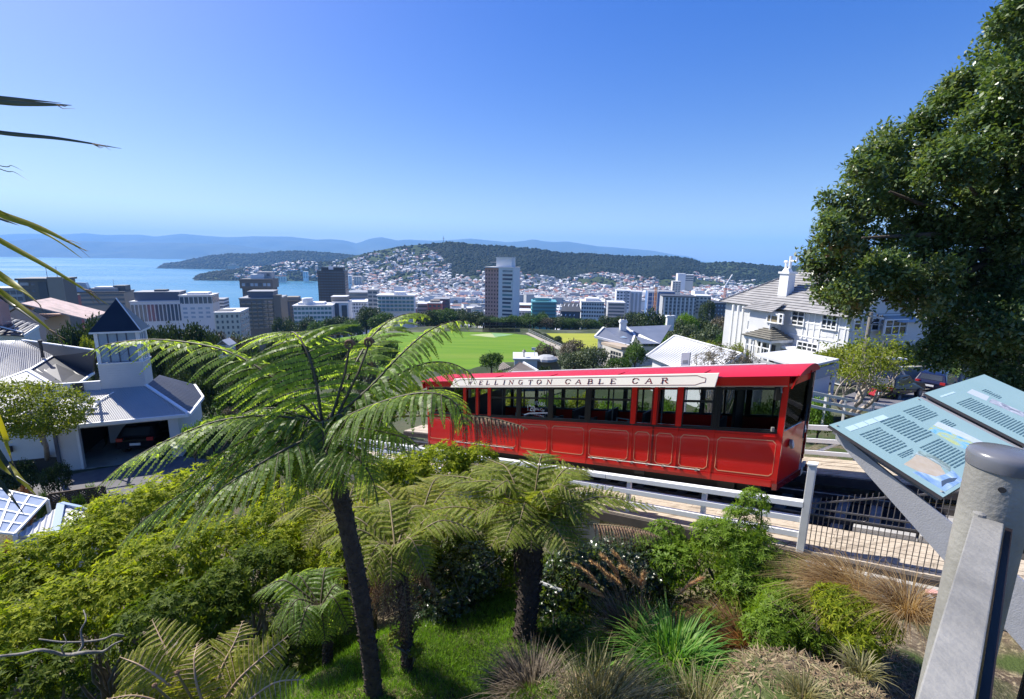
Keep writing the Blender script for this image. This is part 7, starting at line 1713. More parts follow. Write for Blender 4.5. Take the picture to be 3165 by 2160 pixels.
FERN_O = leaf_mat('olive_fern_leaflets', [(0.12, 0.17, 0.02), (0.18, 0.235, 0.03), (0.25, 0.30, 0.045), (0.32, 0.35, 0.08)], .55, .25, .55, (1.6, 1.5, .6))
FERN_Y = leaf_mat('golden_fern_leaflets', [(0.16, 0.21, 0.02), (0.24, 0.28, 0.03), (0.32, 0.34, 0.045), (0.38, 0.38, 0.09)], .55, .25, .55, (1.5, 1.4, .6))
FERN_D = leaf_mat('dead_fern_leaflets', [(0.10, 0.05, 0.035), (0.17, 0.09, 0.06), (0.26, 0.16, 0.10), (0.36, 0.25, 0.17)], .7, .2, .15, (1.2, 1, .9))
RACH = mat('dark_fern_stalk', (0.05, 0.04, 0.02), (0.09, 0.075, 0.035), 9, .6)
RACH_B = mat('brown_fern_stalk', (0.15, 0.12, 0.05), (0.24, 0.18, 0.09), 9, .6)
RACH_L = mat('pink_brown_fern_stalk', (0.36, 0.24, 0.15), (0.46, 0.34, 0.22), 9, .6)
FTRUNK = mat('fern_trunk_bark', (0.035, 0.025, 0.02), (0.085, 0.062, 0.048), 14, .95, bump=1.0, bscale=45)
def fern_trunk(t, b, top, r0, r1, rough, n_sc=260, seed=1, skirt=0):
    """trunk with the stumps of old fronds standing out of it"""
    mb = MB(); b, top = Vector(b), Vector(top); r = random.Random(seed); k = 14; pts = []; rad = []
    for i in range(k+1):
        f = i/k; p = b.lerp(top, f)+Vector((.06*math.sin(f*2.6), .02*math.sin(f*4), 0))*(1 if 0 < f < 1 else 1); pts.append(p); rad.append((r0+(r1-r0)*f)*(1+.05*r.uniform(-1, 1)))
    mb.tube(pts, rad, 12); mb.build('trunk', FTRUNK, t, smooth=True)
    sc = MB()
    for i in range(n_sc):
        f = (i+.5)/n_sc; a = i*2.399; j = min(int(f*k), k-1); p = pts[j].lerp(pts[j+1], f*k-j); rr = rad[j]; d = Vector((math.cos(a), math.sin(a), 0)); s_ = d.cross(Vector((0, 0, 1)))
        q = p+d*rr*.93; L = rough*r.uniform(.5, 1.3)
        sc.hexa([q-s_*.016-Vector((0, 0, .02)), q+s_*.016-Vector((0, 0, .02)), q+s_*.016+Vector((0, 0, .02)), q-s_*.016+Vector((0, 0, .02))], [q+d*L-s_*.009+Vector((0, 0, L*.8)), q+d*L+s_*.009+Vector((0, 0, L*.8)), q+d*L+s_*.009+Vector((0, 0, L*.8+.015)), q+d*L-s_*.009+Vector((0, 0, L*.8+.015))])
    tag(sc.build('frond_stumps', FTRUNK, t), kind='stuff')
    if skirt:
        hg = MB()
        for i in range(skirt):
            a = i*2.399; d = Vector((math.cos(a), math.sin(a), 0)); q = top+Vector((0, 0, r.uniform(-.25, .05)))+d*r1*.8; L = r.uniform(.25, .6); hg.tube([q, q+d*.1+Vector((0, 0, -L*.4)), q+d*r.uniform(.03, .12)+Vector((0, 0, -L))], [.008, .007, .003], 3)
        tag(hg.build('dead_stalks', FTRUNK, t), kind='stuff')
def tree_fern(label, base, top, r0, r1, fronds, mats, seed, rough=.02, skirt=0, name='tree_fern', group=None):
    base = Vector(base); t = thing(name, label, 'tree fern', base, group); rng = np.random.default_rng(seed)
    fern_trunk(t, base-Vector((0, 0, .3)), top, r0, r1, rough, seed=seed, skirt=skirt)
    for fr in fronds:
        pts, kw = fr; m = kw.pop('mats', mats); lab = kw.pop('label', None); up = kw.pop('up', (0, 0, 1))
        o = link('frond', frond_mesh(pts, up, rng, mats=list(m), origin=base, **kw), t)
        if lab: o['label'] = lab
    return t
# radial helper for the other ferns
def radial(c, n, L, rise, fall, seed, skip=(), a0=0.0, jitter=.12, lean=(0, 0)):
    r = random.Random(seed); out = []
    for i in range(n):
        a = a0+2*math.pi*i/n+r.uniform(-jitter, jitter); l = L*r.uniform(.82, 1.12)*(1 if math.sin(a) > -.2 else .5); d = Vector((math.cos(a)+lean[0], math.sin(a)+lean[1], 0)); h = rise*r.uniform(.7, 1.2); f = fall*r.uniform(.7, 1.2)
        out.append([c, c+d*l*.22+Vector((0, 0, h*.55)), c+d*l*.5+Vector((0, 0, h)), c+d*l*.78+Vector((0, 0, h-f*.45)), c+d*l+Vector((0, 0, h-f))])
    return out
# the tall silver fern in the middle
c0 = P(1000, 1300, 4.65); fb = P(1165, 2190, 4.75); fb.z = min(fb.z, gz(fb.x, fb.y)); ft = P(1036, 1490, 4.62)
K = c0
def fp(*a): return [P(*q) for q in a]
UPC = (-.25, -.75, .62)   # a frond held up: its face turned to the viewer and down
tall = [
 (fp((985, 1300, 4.65), (860, 1180, 4.75), (700, 1085, 4.95), (500, 1050, 5.15), (340, 1062, 5.25), (262, 1096, 5.3)), dict(wid=.46, droop=.6, npin=19)),
 (fp((995, 1300, 4.65), (975, 1170, 4.7), (948, 1085, 4.8), (915, 1032, 4.95), (892, 1030, 5.2), (880, 1062, 5.45)), dict(wid=.80, droop=.45, npin=17, npl=32, side=(.93, .37, -.02), sweep=.16, start=.14, fat=.62)),
 (fp((1020, 1290, 4.68), (1085, 1150, 5.0), (1150, 1040, 5.5), (1215, 985, 5.9), (1280, 968, 6.2), (1330, 985, 6.4)), dict(wid=.62, droop=.5, npin=18, up=(-.5, -.4, .75))),
 (fp((1030, 1295, 4.65), (1140, 1200, 4.7), (1240, 1095, 4.85), (1330, 1020, 5.0), (1420, 990, 5.15), (1488, 1006, 5.25)), dict(wid=.42, droop=.75, npin=19)),
 (fp((1040, 1300, 4.65), (1160, 1200, 5.0), (1290, 1130, 5.3), (1380, 1120, 5.5), (1450, 1150, 5.6), (1468, 1185, 5.65)), dict(wid=.42, droop=.8, npin=18)),
 (fp((1030, 1310, 4.6), (1120, 1265, 4.45), (1240, 1225, 4.3), (1340, 1215, 4.2), (1410, 1250, 4.15), (1440, 1330, 4.1)), dict(wid=.58, droop=.5, npin=19)),
 (fp((975, 1310, 4.6), (850, 1285, 4.5), (680, 1300, 4.4), (520, 1360, 4.3), (390, 1430, 4.25), (300, 1505, 4.2)), dict(wid=.50, droop=.5, npin=20)),
 (fp((980, 1330, 4.55), (850, 1370, 4.35), (690, 1450, 4.2), (540, 1540, 4.1), (430, 1620, 4.05), (368, 1690, 4.0)), dict(wid=.52, droop=.42, npin=19)),
 (fp((985, 1340, 4.5), (880, 1390, 4.2), (760, 1460, 4.0), (660, 1530, 3.9), (590, 1600, 3.85), (535, 1675, 3.8)), dict(wid=.54, droop=.4, npin=19)),
 (fp((1010, 1370, 4.5), (1060, 1390, 4.3), (1110, 1420, 4.15), (1150, 1480, 4.1), (1170, 1560, 4.1)), dict(wid=.30, droop=.6, npin=15)),
 (fp((1000, 1380, 4.5), (975, 1400, 4.3), (945, 1440, 4.2), (920, 1500, 4.15), (908, 1565, 4.15)), dict(wid=.30, droop=.6, npin=15)),
 (fp((960, 1300, 4.75), (880, 1265, 5.0), (800, 1265, 5.2), (730, 1290, 5.3), (695, 1320, 5.35)), dict(wid=.34, droop=.8, npin=16)),
 (fp((970, 1330, 4.6), (860, 1330, 4.5), (740, 1370, 4.4), (640, 1430, 4.35), (560, 1500, 4.3)), dict(wid=.46, droop=.45, npin=18)),
 (fp((1020, 1330, 4.6), (1080, 1320, 4.4), (1160, 1330, 4.3), (1240, 1350, 4.2), (1300, 1390, 4.15)), dict(wid=.38, droop=.8, npin=16)),
 (fp((1000, 1350, 4.5), (1010, 1400, 4.25), (1040, 1450, 4.1), (1070, 1520, 4.05)), dict(wid=.30, droop=.6, npin=14)),
 (fp((1030, 1320, 4.7), (1200, 1290, 4.7), (1360, 1285, 4.6), (1500, 1290, 4.5), (1590, 1310, 4.45), (1630, 1325, 4.4)), dict(wid=.20, droop=1.5, npin=20, start=.62, mats=(FERN_D, RACH_B), label='withered brown frond tip hanging before the red car', curl=.4)),
]
tall += [(q, dict(wid=.30, droop=.6, npin=13, start=.06)) for q in radial(K-Vector((0, 0, .04)), 9, .95, .12, .5, 77, a0=.2)]
sf = tree_fern('tall silver green tree fern with a slender dark leaning trunk in the middle', fb, ft, .098, .088, tall, (FERN, RACH), 5)
mb = MB(); mb.tube([ft, (ft+c0)/2, c0+Vector((0, 0, -.02))], [.09, .11, .07], 10); mb.build('crown_base', FTRUNK, sf, smooth=True)
for a, b in (((1025, 1290, 4.66), (1080, 1072, 4.8)), ((1040, 1290, 4.66), (1140, 1065, 4.9))):
    p, q = P(*a), P(*b); MB().tube([p, p.lerp(q, .6)+Vector((.03, 0, .02)), q], [.016, .013, .011], 6).build('crosier_stem', RACH, sf)
    pts = [q+Vector((.055*(1-k/22)*math.cos(k*.62), 0, .055*(1-k/22)*math.sin(k*.62)+.02)) for k in range(20)]; MB().tube(pts, [.018*(1-k/26) for k in range(20)], 6).build('crosier', FERN_D, sf)
c2 = P(1222, 1705, 5.45); b2 = P(1256, 2105, 5.25)
tree_fern('olive tree fern with a thin straight trunk behind the tall one', b2, P(1224, 1730, 5.42), .075, .07, [(p, dict(wid=.34, droop=.35, npin=16, npl=16, lw=1.6)) for p in radial(c2, 11, 1.2, .3, .34, 11, a0=.3)] + [(p, dict(wid=.3, droop=1.1, npin=20, npl=11, mats=(FERN_D, RACH_B), curl=.3, label='withered brown frond hanging down the trunk')) for p in radial(c2-Vector((0, 0, .1)), 4, .6, -.1, .8, 4, a0=.9)], (FERN_O, RACH_B), 21, skirt=20)
c3 = P(1640, 1640, 6.4); b3 = P(1606, 2010, 6.1)
tree_fern('broad golden olive tree fern with a thick shaggy trunk beside the deck', b3, P(1634, 1665, 6.36), .17, .15, [(p, dict(wid=.46, droop=.22, npin=18, npl=18, lw=1.6)) for p in radial(c3, 15, 1.95, .5, .28, 12, a0=.1)] + [(p, dict(wid=.4, droop=.2, npin=16, npl=16, lw=1.6)) for p in radial(c3, 8, 1.4, .8, .15, 15, a0=.4)] + [(fp((1660, 1640, 6.35), (1780, 1620, 6.1), (1900, 1625, 5.9), (1990, 1640, 5.8), (2045, 1662, 5.75)), dict(wid=.24, droop=1.0, npin=26, start=.5, mats=(FERN_D, RACH_B), label='brown withered frond pointing towards the railing', curl=.3))], (FERN_O, RACH_B), 22, rough=.05, skirt=60)
c4 = P(1290, 1640, 7.6); b4 = Vector((c4.x, c4.y, gz(c4.x, c4.y)))
tree_fern('yellow green tree fern crown at the foot of the white railing', b4, c4-Vector((0, 0, .1)), .1, .09, [(p, dict(wid=.45, droop=.25, npin=17, npl=16, lw=1.6)) for p in radial(c4, 13, 1.8, .45, .25, 13)], (FERN_Y, RACH_B), 23)
c6 = P(1060, 1630, 8.0); b6 = Vector((c6.x, c6.y, gz(c6.x, c6.y)))
tree_fern('yellow green tree fern hidden behind the tall trunk', b6, c6-Vector((0, 0, .1)), .1, .09, [(p, dict(wid=.4, droop=.25, npin=16, npl=16, lw=1.6)) for p in radial(c6, 12, 1.5, .45, .3, 17)], (FERN_Y, RACH_B), 29)
c5 = P(640, 2230, 3.6); b5 = Vector((c5.x, c5.y, min(c5.z-.5, gz(c5.x, c5.y))))
low = [(fp((650, 2230, 3.6), (560, 2100, 3.75), (500, 1980, 3.95), (470, 1915, 4.1)), dict(wid=.40, npin=18, up=(0, -.7, .7), droop=.25)),
 (fp((650, 2230, 3.6), (680, 2080, 3.8), (725, 1985, 4.0), (750, 1920, 4.2)), dict(wid=.36, npin=18, up=(0, -.7, .7), droop=.3)),
 (fp((655, 2240, 3.6), (720, 2120, 3.7), (800, 2040, 3.8), (890, 1965, 3.95)), dict(wid=.38, npin=18, up=(-.2, -.7, .7), droop=.3)),
 (fp((660, 2240, 3.55), (760, 2170, 3.5), (850, 2110, 3.5), (940, 2100, 3.5)), dict(wid=.34, npin=18, up=(0, -.5, .8), droop=.45)),
 (fp((640, 2230, 3.6), (540, 2130, 3.6), (440, 2060, 3.6), (370, 2030, 3.65)), dict(wid=.36, npin=18, up=(.1, -.6, .75), droop=.35)),
 (fp((640, 2240, 3.55), (520, 2180, 3.5), (420, 2150, 3.45), (330, 2160, 3.4)), dict(wid=.34, npin=18, droop=.4)),
 (fp((650, 2230, 3.6), (610, 2120, 3.6), (600, 2040, 3.7), (610, 1990, 3.85)), dict(wid=.34, npin=18, up=(0, -.8, .6), droop=.25))]
lf = tree_fern('low golden fern with spread fronds at the bottom edge', b5, c5, .09, .08, low, (FERN_Y, RACH_L), 24)
for a, b in (((620, 2230, 3.6), (548, 2080, 3.5)), ((600, 2240, 3.5), (478, 2120, 3.4))):
    p, q = P(*a), P(*b); MB().tube([p, p.lerp(q, .5)+Vector((.02, 0, 0)), q], [.012, .011, .009], 6).build('crosier_stem', RACH_B, lf); MB().lathe(q-Vector((0, 0, .015)), [(.008, 0), (.022, .012), (.02, .03), (.006, .042)], 8).build('crosier', FERN_D, lf)
c7 = P(990, 1880, 5.6); b7 = Vector((c7.x, c7.y, gz(c7.x, c7.y)))
tree_fern('small silvery fern low behind the leaning trunk', b7, c7, .06, .05, [(p, dict(wid=.3, droop=.45, npin=16, npl=15)) for p in radial(c7, 9, .95, .3, .35, 31, lean=(-.4, -.2))], (FERN, RACH), 33)

# ------------------------------------------------------------------ shrubs of leaf rosettes
def rosette_crown(rng, lobes, n, leaf, k=7, wid=.3, gap=.22, gscale=2.6, low=-.7, up=.5):
    lobes = np.asarray(lobes, float); vol = lobes[:, 3]*lobes[:, 5]; pick = rng.choice(len(lobes), size=n, p=vol/vol.sum()); d = rnd_dirs(n, rng); lb = lobes[pick]
    p = lb[:, :3]+d*lb[:, 3:6]*rng.uniform(.55, 1.04, n)[:, None]; keep = d[:, 2] > low
    for j in range(len(lobes)):
        q = (p-lobes[j, :3])/lobes[j, 3:6]; keep &= ~((np.linalg.norm(q, axis=1) < .5) & (pick != j))
    s = np.sin(p[:, 0]*gscale*2.1+1)*np.sin(p[:, 1]*gscale*1.9+2)*np.sin(p[:, 2]*gscale*2.6)+.5*np.sin(p[:, 0]*gscale*5.3)*np.sin(p[:, 1]*gscale*4.7+1)*np.sin(p[:, 2]*gscale*5.9+2); keep &= (s > -gap) | (rng.random(n) > .75)
    p, nr = p[keep], unit(d[keep]/lb[keep, 3:6]*.6+np.array([0, 0, up])+rng.normal(size=(keep.sum(), 3))*.3); m = len(p)
    X = unit(np.cross(nr, rng.normal(size=(m, 3)))); Yv = np.cross(nr, X); parts = []
    for j in range(k):
        a = 2*math.pi*j/k+rng.uniform(-.3, .3, m); lift = rng.uniform(.05, .75, m); D = X*np.cos(a)[:, None]+Yv*np.sin(a)[:, None]+nr*lift[:, None]
        L = leaf*rng.uniform(.7, 1.25, m); parts.append(leaf_quads(p, D, nr-D*.3, L, L*wid, .12, .12))
    V, Fq = join_vf(parts); return V, Fq, p
SHR = leaf_mat('star_leaf_shrub', [(0.08, 0.125, 0.010), (0.15, 0.205, 0.015), (0.30, 0.345, 0.022), (0.43, 0.44, 0.05)], .6, .12, .5, (1.4, 1.45, .5), clump=.3, cscale=1.3)
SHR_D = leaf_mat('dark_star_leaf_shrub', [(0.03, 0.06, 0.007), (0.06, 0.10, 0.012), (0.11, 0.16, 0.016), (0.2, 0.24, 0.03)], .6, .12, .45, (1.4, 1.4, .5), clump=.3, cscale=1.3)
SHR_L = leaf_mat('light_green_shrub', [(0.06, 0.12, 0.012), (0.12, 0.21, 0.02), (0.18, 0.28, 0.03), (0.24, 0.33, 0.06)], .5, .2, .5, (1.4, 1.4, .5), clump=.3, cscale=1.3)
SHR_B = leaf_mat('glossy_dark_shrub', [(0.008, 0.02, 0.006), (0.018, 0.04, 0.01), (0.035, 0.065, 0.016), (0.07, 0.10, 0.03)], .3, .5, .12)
TWIG = mat('pale_lichen_twig', (0.15, 0.135, 0.11), (0.27, 0.25, 0.215), 12, .9, bump=.3, bscale=60)
_sn = [0]
def shrub(label, spec, m, n, leaf, k=7, wid=.3, branches=7, group=None, twig=None, gap=.22, low=-.7, flat=.8):
    """spec: (px, py, radius px, distance) lobes"""
    _sn[0] += 1; rng = np.random.default_rng(500+_sn[0]); cs = [P(a, b, Y) for a, b, r, Y in spec]; cm = sum(cs, Vector())/len(cs); z0 = min(gz(cm.x, cm.y), min(c.z for c in cs)-.2)
    base = Vector((cm.x, cm.y, z0)); t = thing('shrub', label, 'shrub', base, group); lobes = []
    for (a, b, r, Y), c in zip(spec, cs):
        R_ = r/F_PX*((RM.inverted() @ c).z*-1); lobes.append((*(c-base)[:], R_, R_*1.05, R_*flat))
    V, Fq, pts = rosette_crown(rng, lobes, n, leaf, k, wid, gap, low=low); link('foliage', np_mesh('foliage', V, Fq, m), t)
    mb = MB(); rr = random.Random(_sn[0])
    for i in range(branches):
        lb = lobes[i % len(lobes)]; e = Vector(lb[:3])+Vector((rr.uniform(-.8, .8)*lb[3], rr.uniform(-.8, .8)*lb[4], rr.uniform(.1, .8)*lb[5])); s_ = Vector((rr.uniform(-.15, .15), rr.uniform(-.15, .15), 0)); q1 = s_.lerp(e, .35)+Vector((rr.uniform(-.15, .15), rr.uniform(-.15, .15), .1)); q2 = s_.lerp(e, .7)+Vector((rr.uniform(-.12, .12), rr.uniform(-.12, .12), .08))
        mb.tube([base+s_, base+q1, base+q2, base+e], [.035, .025, .016, .006], 5)
        for f in range(3):
            st_ = q1.lerp(e, .25*f+.2); mb.tube([base+st_, base+st_+Vector((rr.uniform(-.4, .4), rr.uniform(-.4, .4), rr.uniform(0, .35)))*lb[3]*1.6], [.010, .003], 4)
    mb.build('branches', twig or TWIG, t, smooth=True); return t
shrub('yellow green star leaved shrub spreading below the driveway', [(640, 1520, 120, 10.5), (760, 1490, 90, 10.8), (520, 1530, 90, 10.5)], SHR, 1700, .11)
shrub('yellow green star leaved shrub next to the lattice fence', [(400, 1600, 120, 9.6), (300, 1640, 100, 9.4), (480, 1580, 100, 9.8)], SHR, 1700, .11)
shrub('yellow green shrub sloping down below the small white shed roof', [(220, 1720, 125, 8.6), (110, 1740, 110, 8.4), (320, 1700, 110, 8.6)], SHR, 1700, .10)
shrub('yellow green shrub reaching the picture edge below the glazed roof', [(20, 1780, 120, 8.0), (-60, 1830, 120, 7.6), (100, 1840, 110, 7.6)], SHR, 1700, .10)
shrub('wide yellow green shrub in the middle of the planted bank', [(560, 1720, 140, 7.8), (440, 1760, 130, 7.6), (680, 1700, 120, 8.0)], SHR, 2100, .10)
shrub('yellow green shrub with pale forked branches showing through', [(300, 1870, 130, 6.8), (180, 1900, 130, 6.6), (420, 1850, 120, 6.9)], SHR, 1700, .095, branches=11)
shrub('leafy shrub at the lower picture edge with long pale bare limbs', [(60, 1990, 130, 6.0), (-60, 1990, 130, 5.8), (150, 1960, 90, 6.2)], SHR, 1300, .09, branches=9)
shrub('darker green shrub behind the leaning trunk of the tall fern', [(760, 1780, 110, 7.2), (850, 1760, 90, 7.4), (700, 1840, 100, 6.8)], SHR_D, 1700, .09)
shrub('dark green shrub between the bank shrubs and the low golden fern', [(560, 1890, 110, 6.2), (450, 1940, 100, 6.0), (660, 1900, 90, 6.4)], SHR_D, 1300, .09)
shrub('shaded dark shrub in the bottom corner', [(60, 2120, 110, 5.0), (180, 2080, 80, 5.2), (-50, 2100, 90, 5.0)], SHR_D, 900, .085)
shrub('bright yellow green shrub under the fronds left of the trunk', [(880, 1580, 110, 9.2), (960, 1640, 100, 8.8), (820, 1640, 100, 8.8)], SHR, 1500, .10)
shrub('mixed green shrub seen just left of the leaning trunk', [(920, 1740, 90, 8.0), (860, 1690, 80, 8.2), (960, 1800, 80, 7.6)], SHR, 1100, .10)
shrub('bright leafy shrub against the white railing under the red car', [(1370, 1440, 90, 10.2), (1470, 1430, 70, 10.4), (1270, 1470, 90, 9.9), (1180, 1470, 80, 9.7)], SHR, 2400, .11)
shrub('yellow green shrub between the two fern trunks', [(1120, 1650, 90, 7.4), (1180, 1600, 80, 7.8), (1080, 1720, 80, 7.2)], SHR, 1000, .09)
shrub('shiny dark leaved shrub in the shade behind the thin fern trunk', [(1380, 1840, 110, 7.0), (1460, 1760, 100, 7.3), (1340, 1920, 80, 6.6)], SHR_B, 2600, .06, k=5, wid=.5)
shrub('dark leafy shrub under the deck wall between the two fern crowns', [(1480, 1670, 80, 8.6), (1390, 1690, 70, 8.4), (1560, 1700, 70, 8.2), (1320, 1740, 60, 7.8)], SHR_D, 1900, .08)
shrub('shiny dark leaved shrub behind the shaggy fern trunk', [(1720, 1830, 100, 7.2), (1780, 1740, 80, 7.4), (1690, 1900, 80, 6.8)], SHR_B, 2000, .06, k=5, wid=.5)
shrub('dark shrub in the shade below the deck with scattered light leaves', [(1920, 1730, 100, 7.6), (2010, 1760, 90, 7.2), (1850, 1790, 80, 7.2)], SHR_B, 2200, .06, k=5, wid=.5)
shrub('medium green shrub between the deck and the feathery shrub', [(2060, 1660, 60, 7.4), (2090, 1740, 80, 7.0), (2010, 1680, 50, 7.4)], SHR_L, 1300, .07, k=5, wid=.38)
shrub('tall fresh green feathery shrub in front of the white railing', [(2330, 1550, 46, 6.9), (2300, 1620, 70, 6.8), (2240, 1690, 90, 6.7), (2330, 1720, 110, 6.6), (2200, 1650, 60, 6.9), (2310, 1820, 90, 6.2)], SHR_L, 3600, .075, k=6, wid=.22, twig=BARK_DARK)
shrub('spreading bright green shrub by the golden grass', [(2440, 1900, 100, 5.4), (2370, 1960, 80, 5.1), (2520, 1940, 80, 5.2)], SHR_L, 2000, .07, k=6, wid=.22, twig=BARK_DARK)
shrub('low yellow green shrub below the picket gate', [(2620, 1900, 90, 4.9), (2700, 1930, 70, 4.7), (2580, 1860, 60, 5.0), (2660, 1980, 60, 4.6)], SHR, 1800, .065, k=6, wid=.24, twig=BARK_DARK)
shrub('small glossy green bush beside the brown tussock', [(2190, 1930, 60, 5.6), (2160, 1970, 50, 5.5)], SHR_L, 700, .06, k=6, wid=.4)
shrub('dark green creeping shrub at the foot of the shaggy trunk', [(1760, 1960, 70, 6.2), (1700, 1990, 60, 6.1), (1820, 1990, 60, 5.9)], GREEN_MID, 1300, .05, k=5, wid=.45)
shrub('young shoots with yellow leaves beside the thin fern trunk', [(1270, 1930, 26, 5.4), (1225, 1975, 24, 5.3), (1285, 2010, 20, 5.3)], YELLOW_GREEN, 130, .06, k=5, wid=.4, branches=3)
shrub('dead twiggy shrub seen against the pale iron roof', [(2230, 1110, 60, 17), (2290, 1120, 50, 17), (2180, 1120, 40, 17)], GREY_BROWN, 420, .12, k=4, wid=.3, branches=30, twig=BARK)
mb = MB(); q = lambda a, b, Y: P(a, b, Y-.75 if b > 1880 and a < 400 else Y)
t = thing('fallen_branch', 'long pale bare limb lying across the dark lower corner of the bank', 'branch', q(200, 2020, 5.6)); cm = lambda *a: [Vector(v) for v in catmull([q(*k) for k in a], 18)]
mb.tube(cm((-20, 2030, 5.5), (70, 2020, 5.6), (130, 2008, 5.5), (200, 2024, 5.62), (262, 2016, 5.55), (318, 2014, 5.65), (350, 1992, 5.66), (378, 1980, 5.7)), list(np.linspace(.014, .020, 10))+list(np.linspace(.020, .009, 8)), 7); mb.tube(cm((240, 2020, 5.6), (256, 1990, 5.66), (250, 1950, 5.72), (266, 1915, 5.8), (258, 1885, 5.9)), np.linspace(.016, .006, 18), 6); mb.tube(cm((120, 1975, 5.7), (190, 1984, 5.75), (262, 1983, 5.8), (320, 1975, 5.85), (352, 1962, 5.86), (382, 1966, 5.9)), np.linspace(.008, .016, 18), 6); mb.tube(cm((200, 2024, 5.62), (190, 2002, 5.6), (205, 1985, 5.65), (196, 1960, 5.7)), np.linspace(.01, .004, 18), 5); mb.build('limb', TWIG, t, smooth=True)
t = thing('leaning_trunk', 'short leaning lichen covered trunk behind the low golden fern', 'trunk', q(575, 2030, 5.6)); mb = MB(); mb.tube([q(575, 2030, 5.4), q(540, 1990, 5.6), q(520, 1960, 5.8)], [.05, .045, .035], 8); mb.build('limb', TWIG, t, smooth=True)
t = thing('white_rail', 'short white painted pipe showing in the shade right of the shaggy trunk', 'pipe', q(1690, 1812, 7)); mb = MB(); mb.tube([q(1640, 1790, 7.0), q(1735, 1826, 6.9)], .035, 8); mb.build('pipe', WHITE_OLD, t)

# ------------------------------------------------------------------ grasses
def blades(rng, base, n, L, spread, lean=(0, 0), w=.006, droop=.6, rad=.12, up=1.0):
    """curved tapering blades from one clump, three segments each"""
    a = rng.uniform(0, 2*math.pi, n); out = rng.random(n)**.7*spread; D = np.stack([np.cos(a)*out+lean[0], np.sin(a)*out+lean[1], np.full(n, up)], 1); D = unit(D); Lb = L*rng.uniform(.55, 1.15, n)[:, None]
    B = np.array(base[:])+np.stack([np.cos(a), np.sin(a), np.zeros(n)], 1)*rng.random(n)[:, None]*rad; hor = D*[1, 1, 0]; S = unit(np.cross(D, np.stack([np.cos(a+rng.normal(size=n)*.6), np.sin(a), np.full(n, .1)], 1))+1e-6); V = []; dd = (droop*rng.uniform(.6, 1.3, n))[:, None]
    ws = [1.0, .85, .5, .05]
    for i, s in enumerate((0, .4, .75, 1.0)):
        p = B+D*Lb*s+(hor*.55+np.array([0, 0, -.75]))*Lb*dd*s**2.4
        V += [p-S*w*ws[i], p+S*w*ws[i]]
    V = np.stack(V, 1).reshape(-1, 3); q = np.array([[0, 1, 3, 2], [2, 3, 5, 4], [4, 5, 7, 6]]); Fq = (np.arange(n)[:, None, None]*8+q[None]).reshape(-1, 4); return V, Fq
G_BROWN = leaf_mat('golden_brown_grass', [(0.16, 0.10, 0.05), (0.26, 0.17, 0.08), (0.36, 0.26, 0.13), (0.45, 0.36, 0.20)], .6, .3, .5, (1.5, 1.25, .7))
G_RED = leaf_mat('rust_brown_grass', [(0.12, 0.06, 0.025), (0.20, 0.11, 0.05), (0.28, 0.17, 0.08), (0.36, 0.25, 0.13)], .6, .3, .5, (1.5, 1.15, .7))
G_GREEN = leaf_mat('broad_green_grass', [(0.05, 0.15, 0.02), (0.09, 0.23, 0.03), (0.15, 0.31, 0.05), (0.26, 0.36, 0.09)], .5, .25, .45, (1.4, 1.4, .5))
G_STRAW = leaf_mat('straw_green_grass', [(0.12, 0.14, 0.05), (0.22, 0.22, 0.09), (0.34, 0.31, 0.15), (0.42, 0.38, 0.22)], .5, .3, .5, (1.3, 1.2, .7))
G_DARK = leaf_mat('dull_brown_grass', [(0.06, 0.045, 0.03), (0.11, 0.085, 0.055), (0.17, 0.135, 0.09), (0.25, 0.2, 0.14)], .6, .3, .2, (1.2, 1.1, .8))
def tussock(label, px_, py_, Y, n, L, spread, m, lean=(0, 0), w=.006, droop=.6, rad=.12, seed=1, name='tussock_grass', up=1.0, group=None):
    b = P(px_, py_, Y); rng = np.random.default_rng(seed); t = thing(name, label, 'grass clump', b, group); V, Fq = blades(rng, (0, 0, 0), n, L, spread, lean, w, droop, rad, up); link('blades', np_mesh('blades', V, Fq, m), t); return t
tussock('golden brown tussock arching in front of the picket gate', 2640, 1850, 5.3, 1300, .82, 1.0, G_BROWN, (-.55, .1), .004, .75, .2, 1)
tussock('thin golden grass clump at the right end below the gate', 2800, 1900, 4.7, 700, .75, 1.0, G_BROWN, (-.1, 0), .0035, .8, .15, 2)
tussock('rust brown tussock leaning left beside the feathery shrub', 2280, 2010, 5.3, 1500, .85, .55, G_RED, (-.5, .2), .004, .8, .18, 3)
tussock('tall fresh green grass clump below the seed heads', 2075, 2075, 4.9, 1000, .92, .85, G_GREEN, (0, 0), .011, .7, .28, 4)
tussock('dry brown stalked grass left of the fresh green clump', 1950, 2000, 5.4, 520, .95, .45, G_DARK, (-.2, 0), .006, .4, .18, 5)
tussock('dull brown tussock at the lower middle edge', 1640, 2170, 4.5, 1500, .72, .9, G_DARK, (-.1, 0), .0045, .75, .25, 6)
tussock('long straw and green grass spilling along the bottom edge', 1870, 2220, 4.0, 900, .72, .8, G_STRAW, (.35, .1), .006, .85, .4, 7)
tussock('long arching straw grass right of the bottom middle', 2170, 2230, 4.0, 600, .62, .8, G_STRAW, (.2, .1), .005, .85, .35, 8)
tussock('pale green grass tuft on the dry ground below the shrubs', 2480, 2160, 3.9, 260, .35, .8, G_STRAW, (0, 0), .005, .6, .12, 9)
tussock('short green grass tuft near the galvanised rail', 2660, 2080, 4.0, 200, .3, .8, G_STRAW, (0, 0), .005, .7, .12, 10)
tussock('small brown grass tuft on the dry ground', 2330, 2130, 4.3, 240, .4, .7, G_BROWN, (0, 0), .004, .7, .12, 12)
G_PLUME = leaf_mat('buff_seed_heads', [(0.36, 0.25, 0.15), (0.5, 0.38, 0.25), (0.62, 0.5, 0.36)], .7, .2, .7, (1.6, 1.4, 1.0))
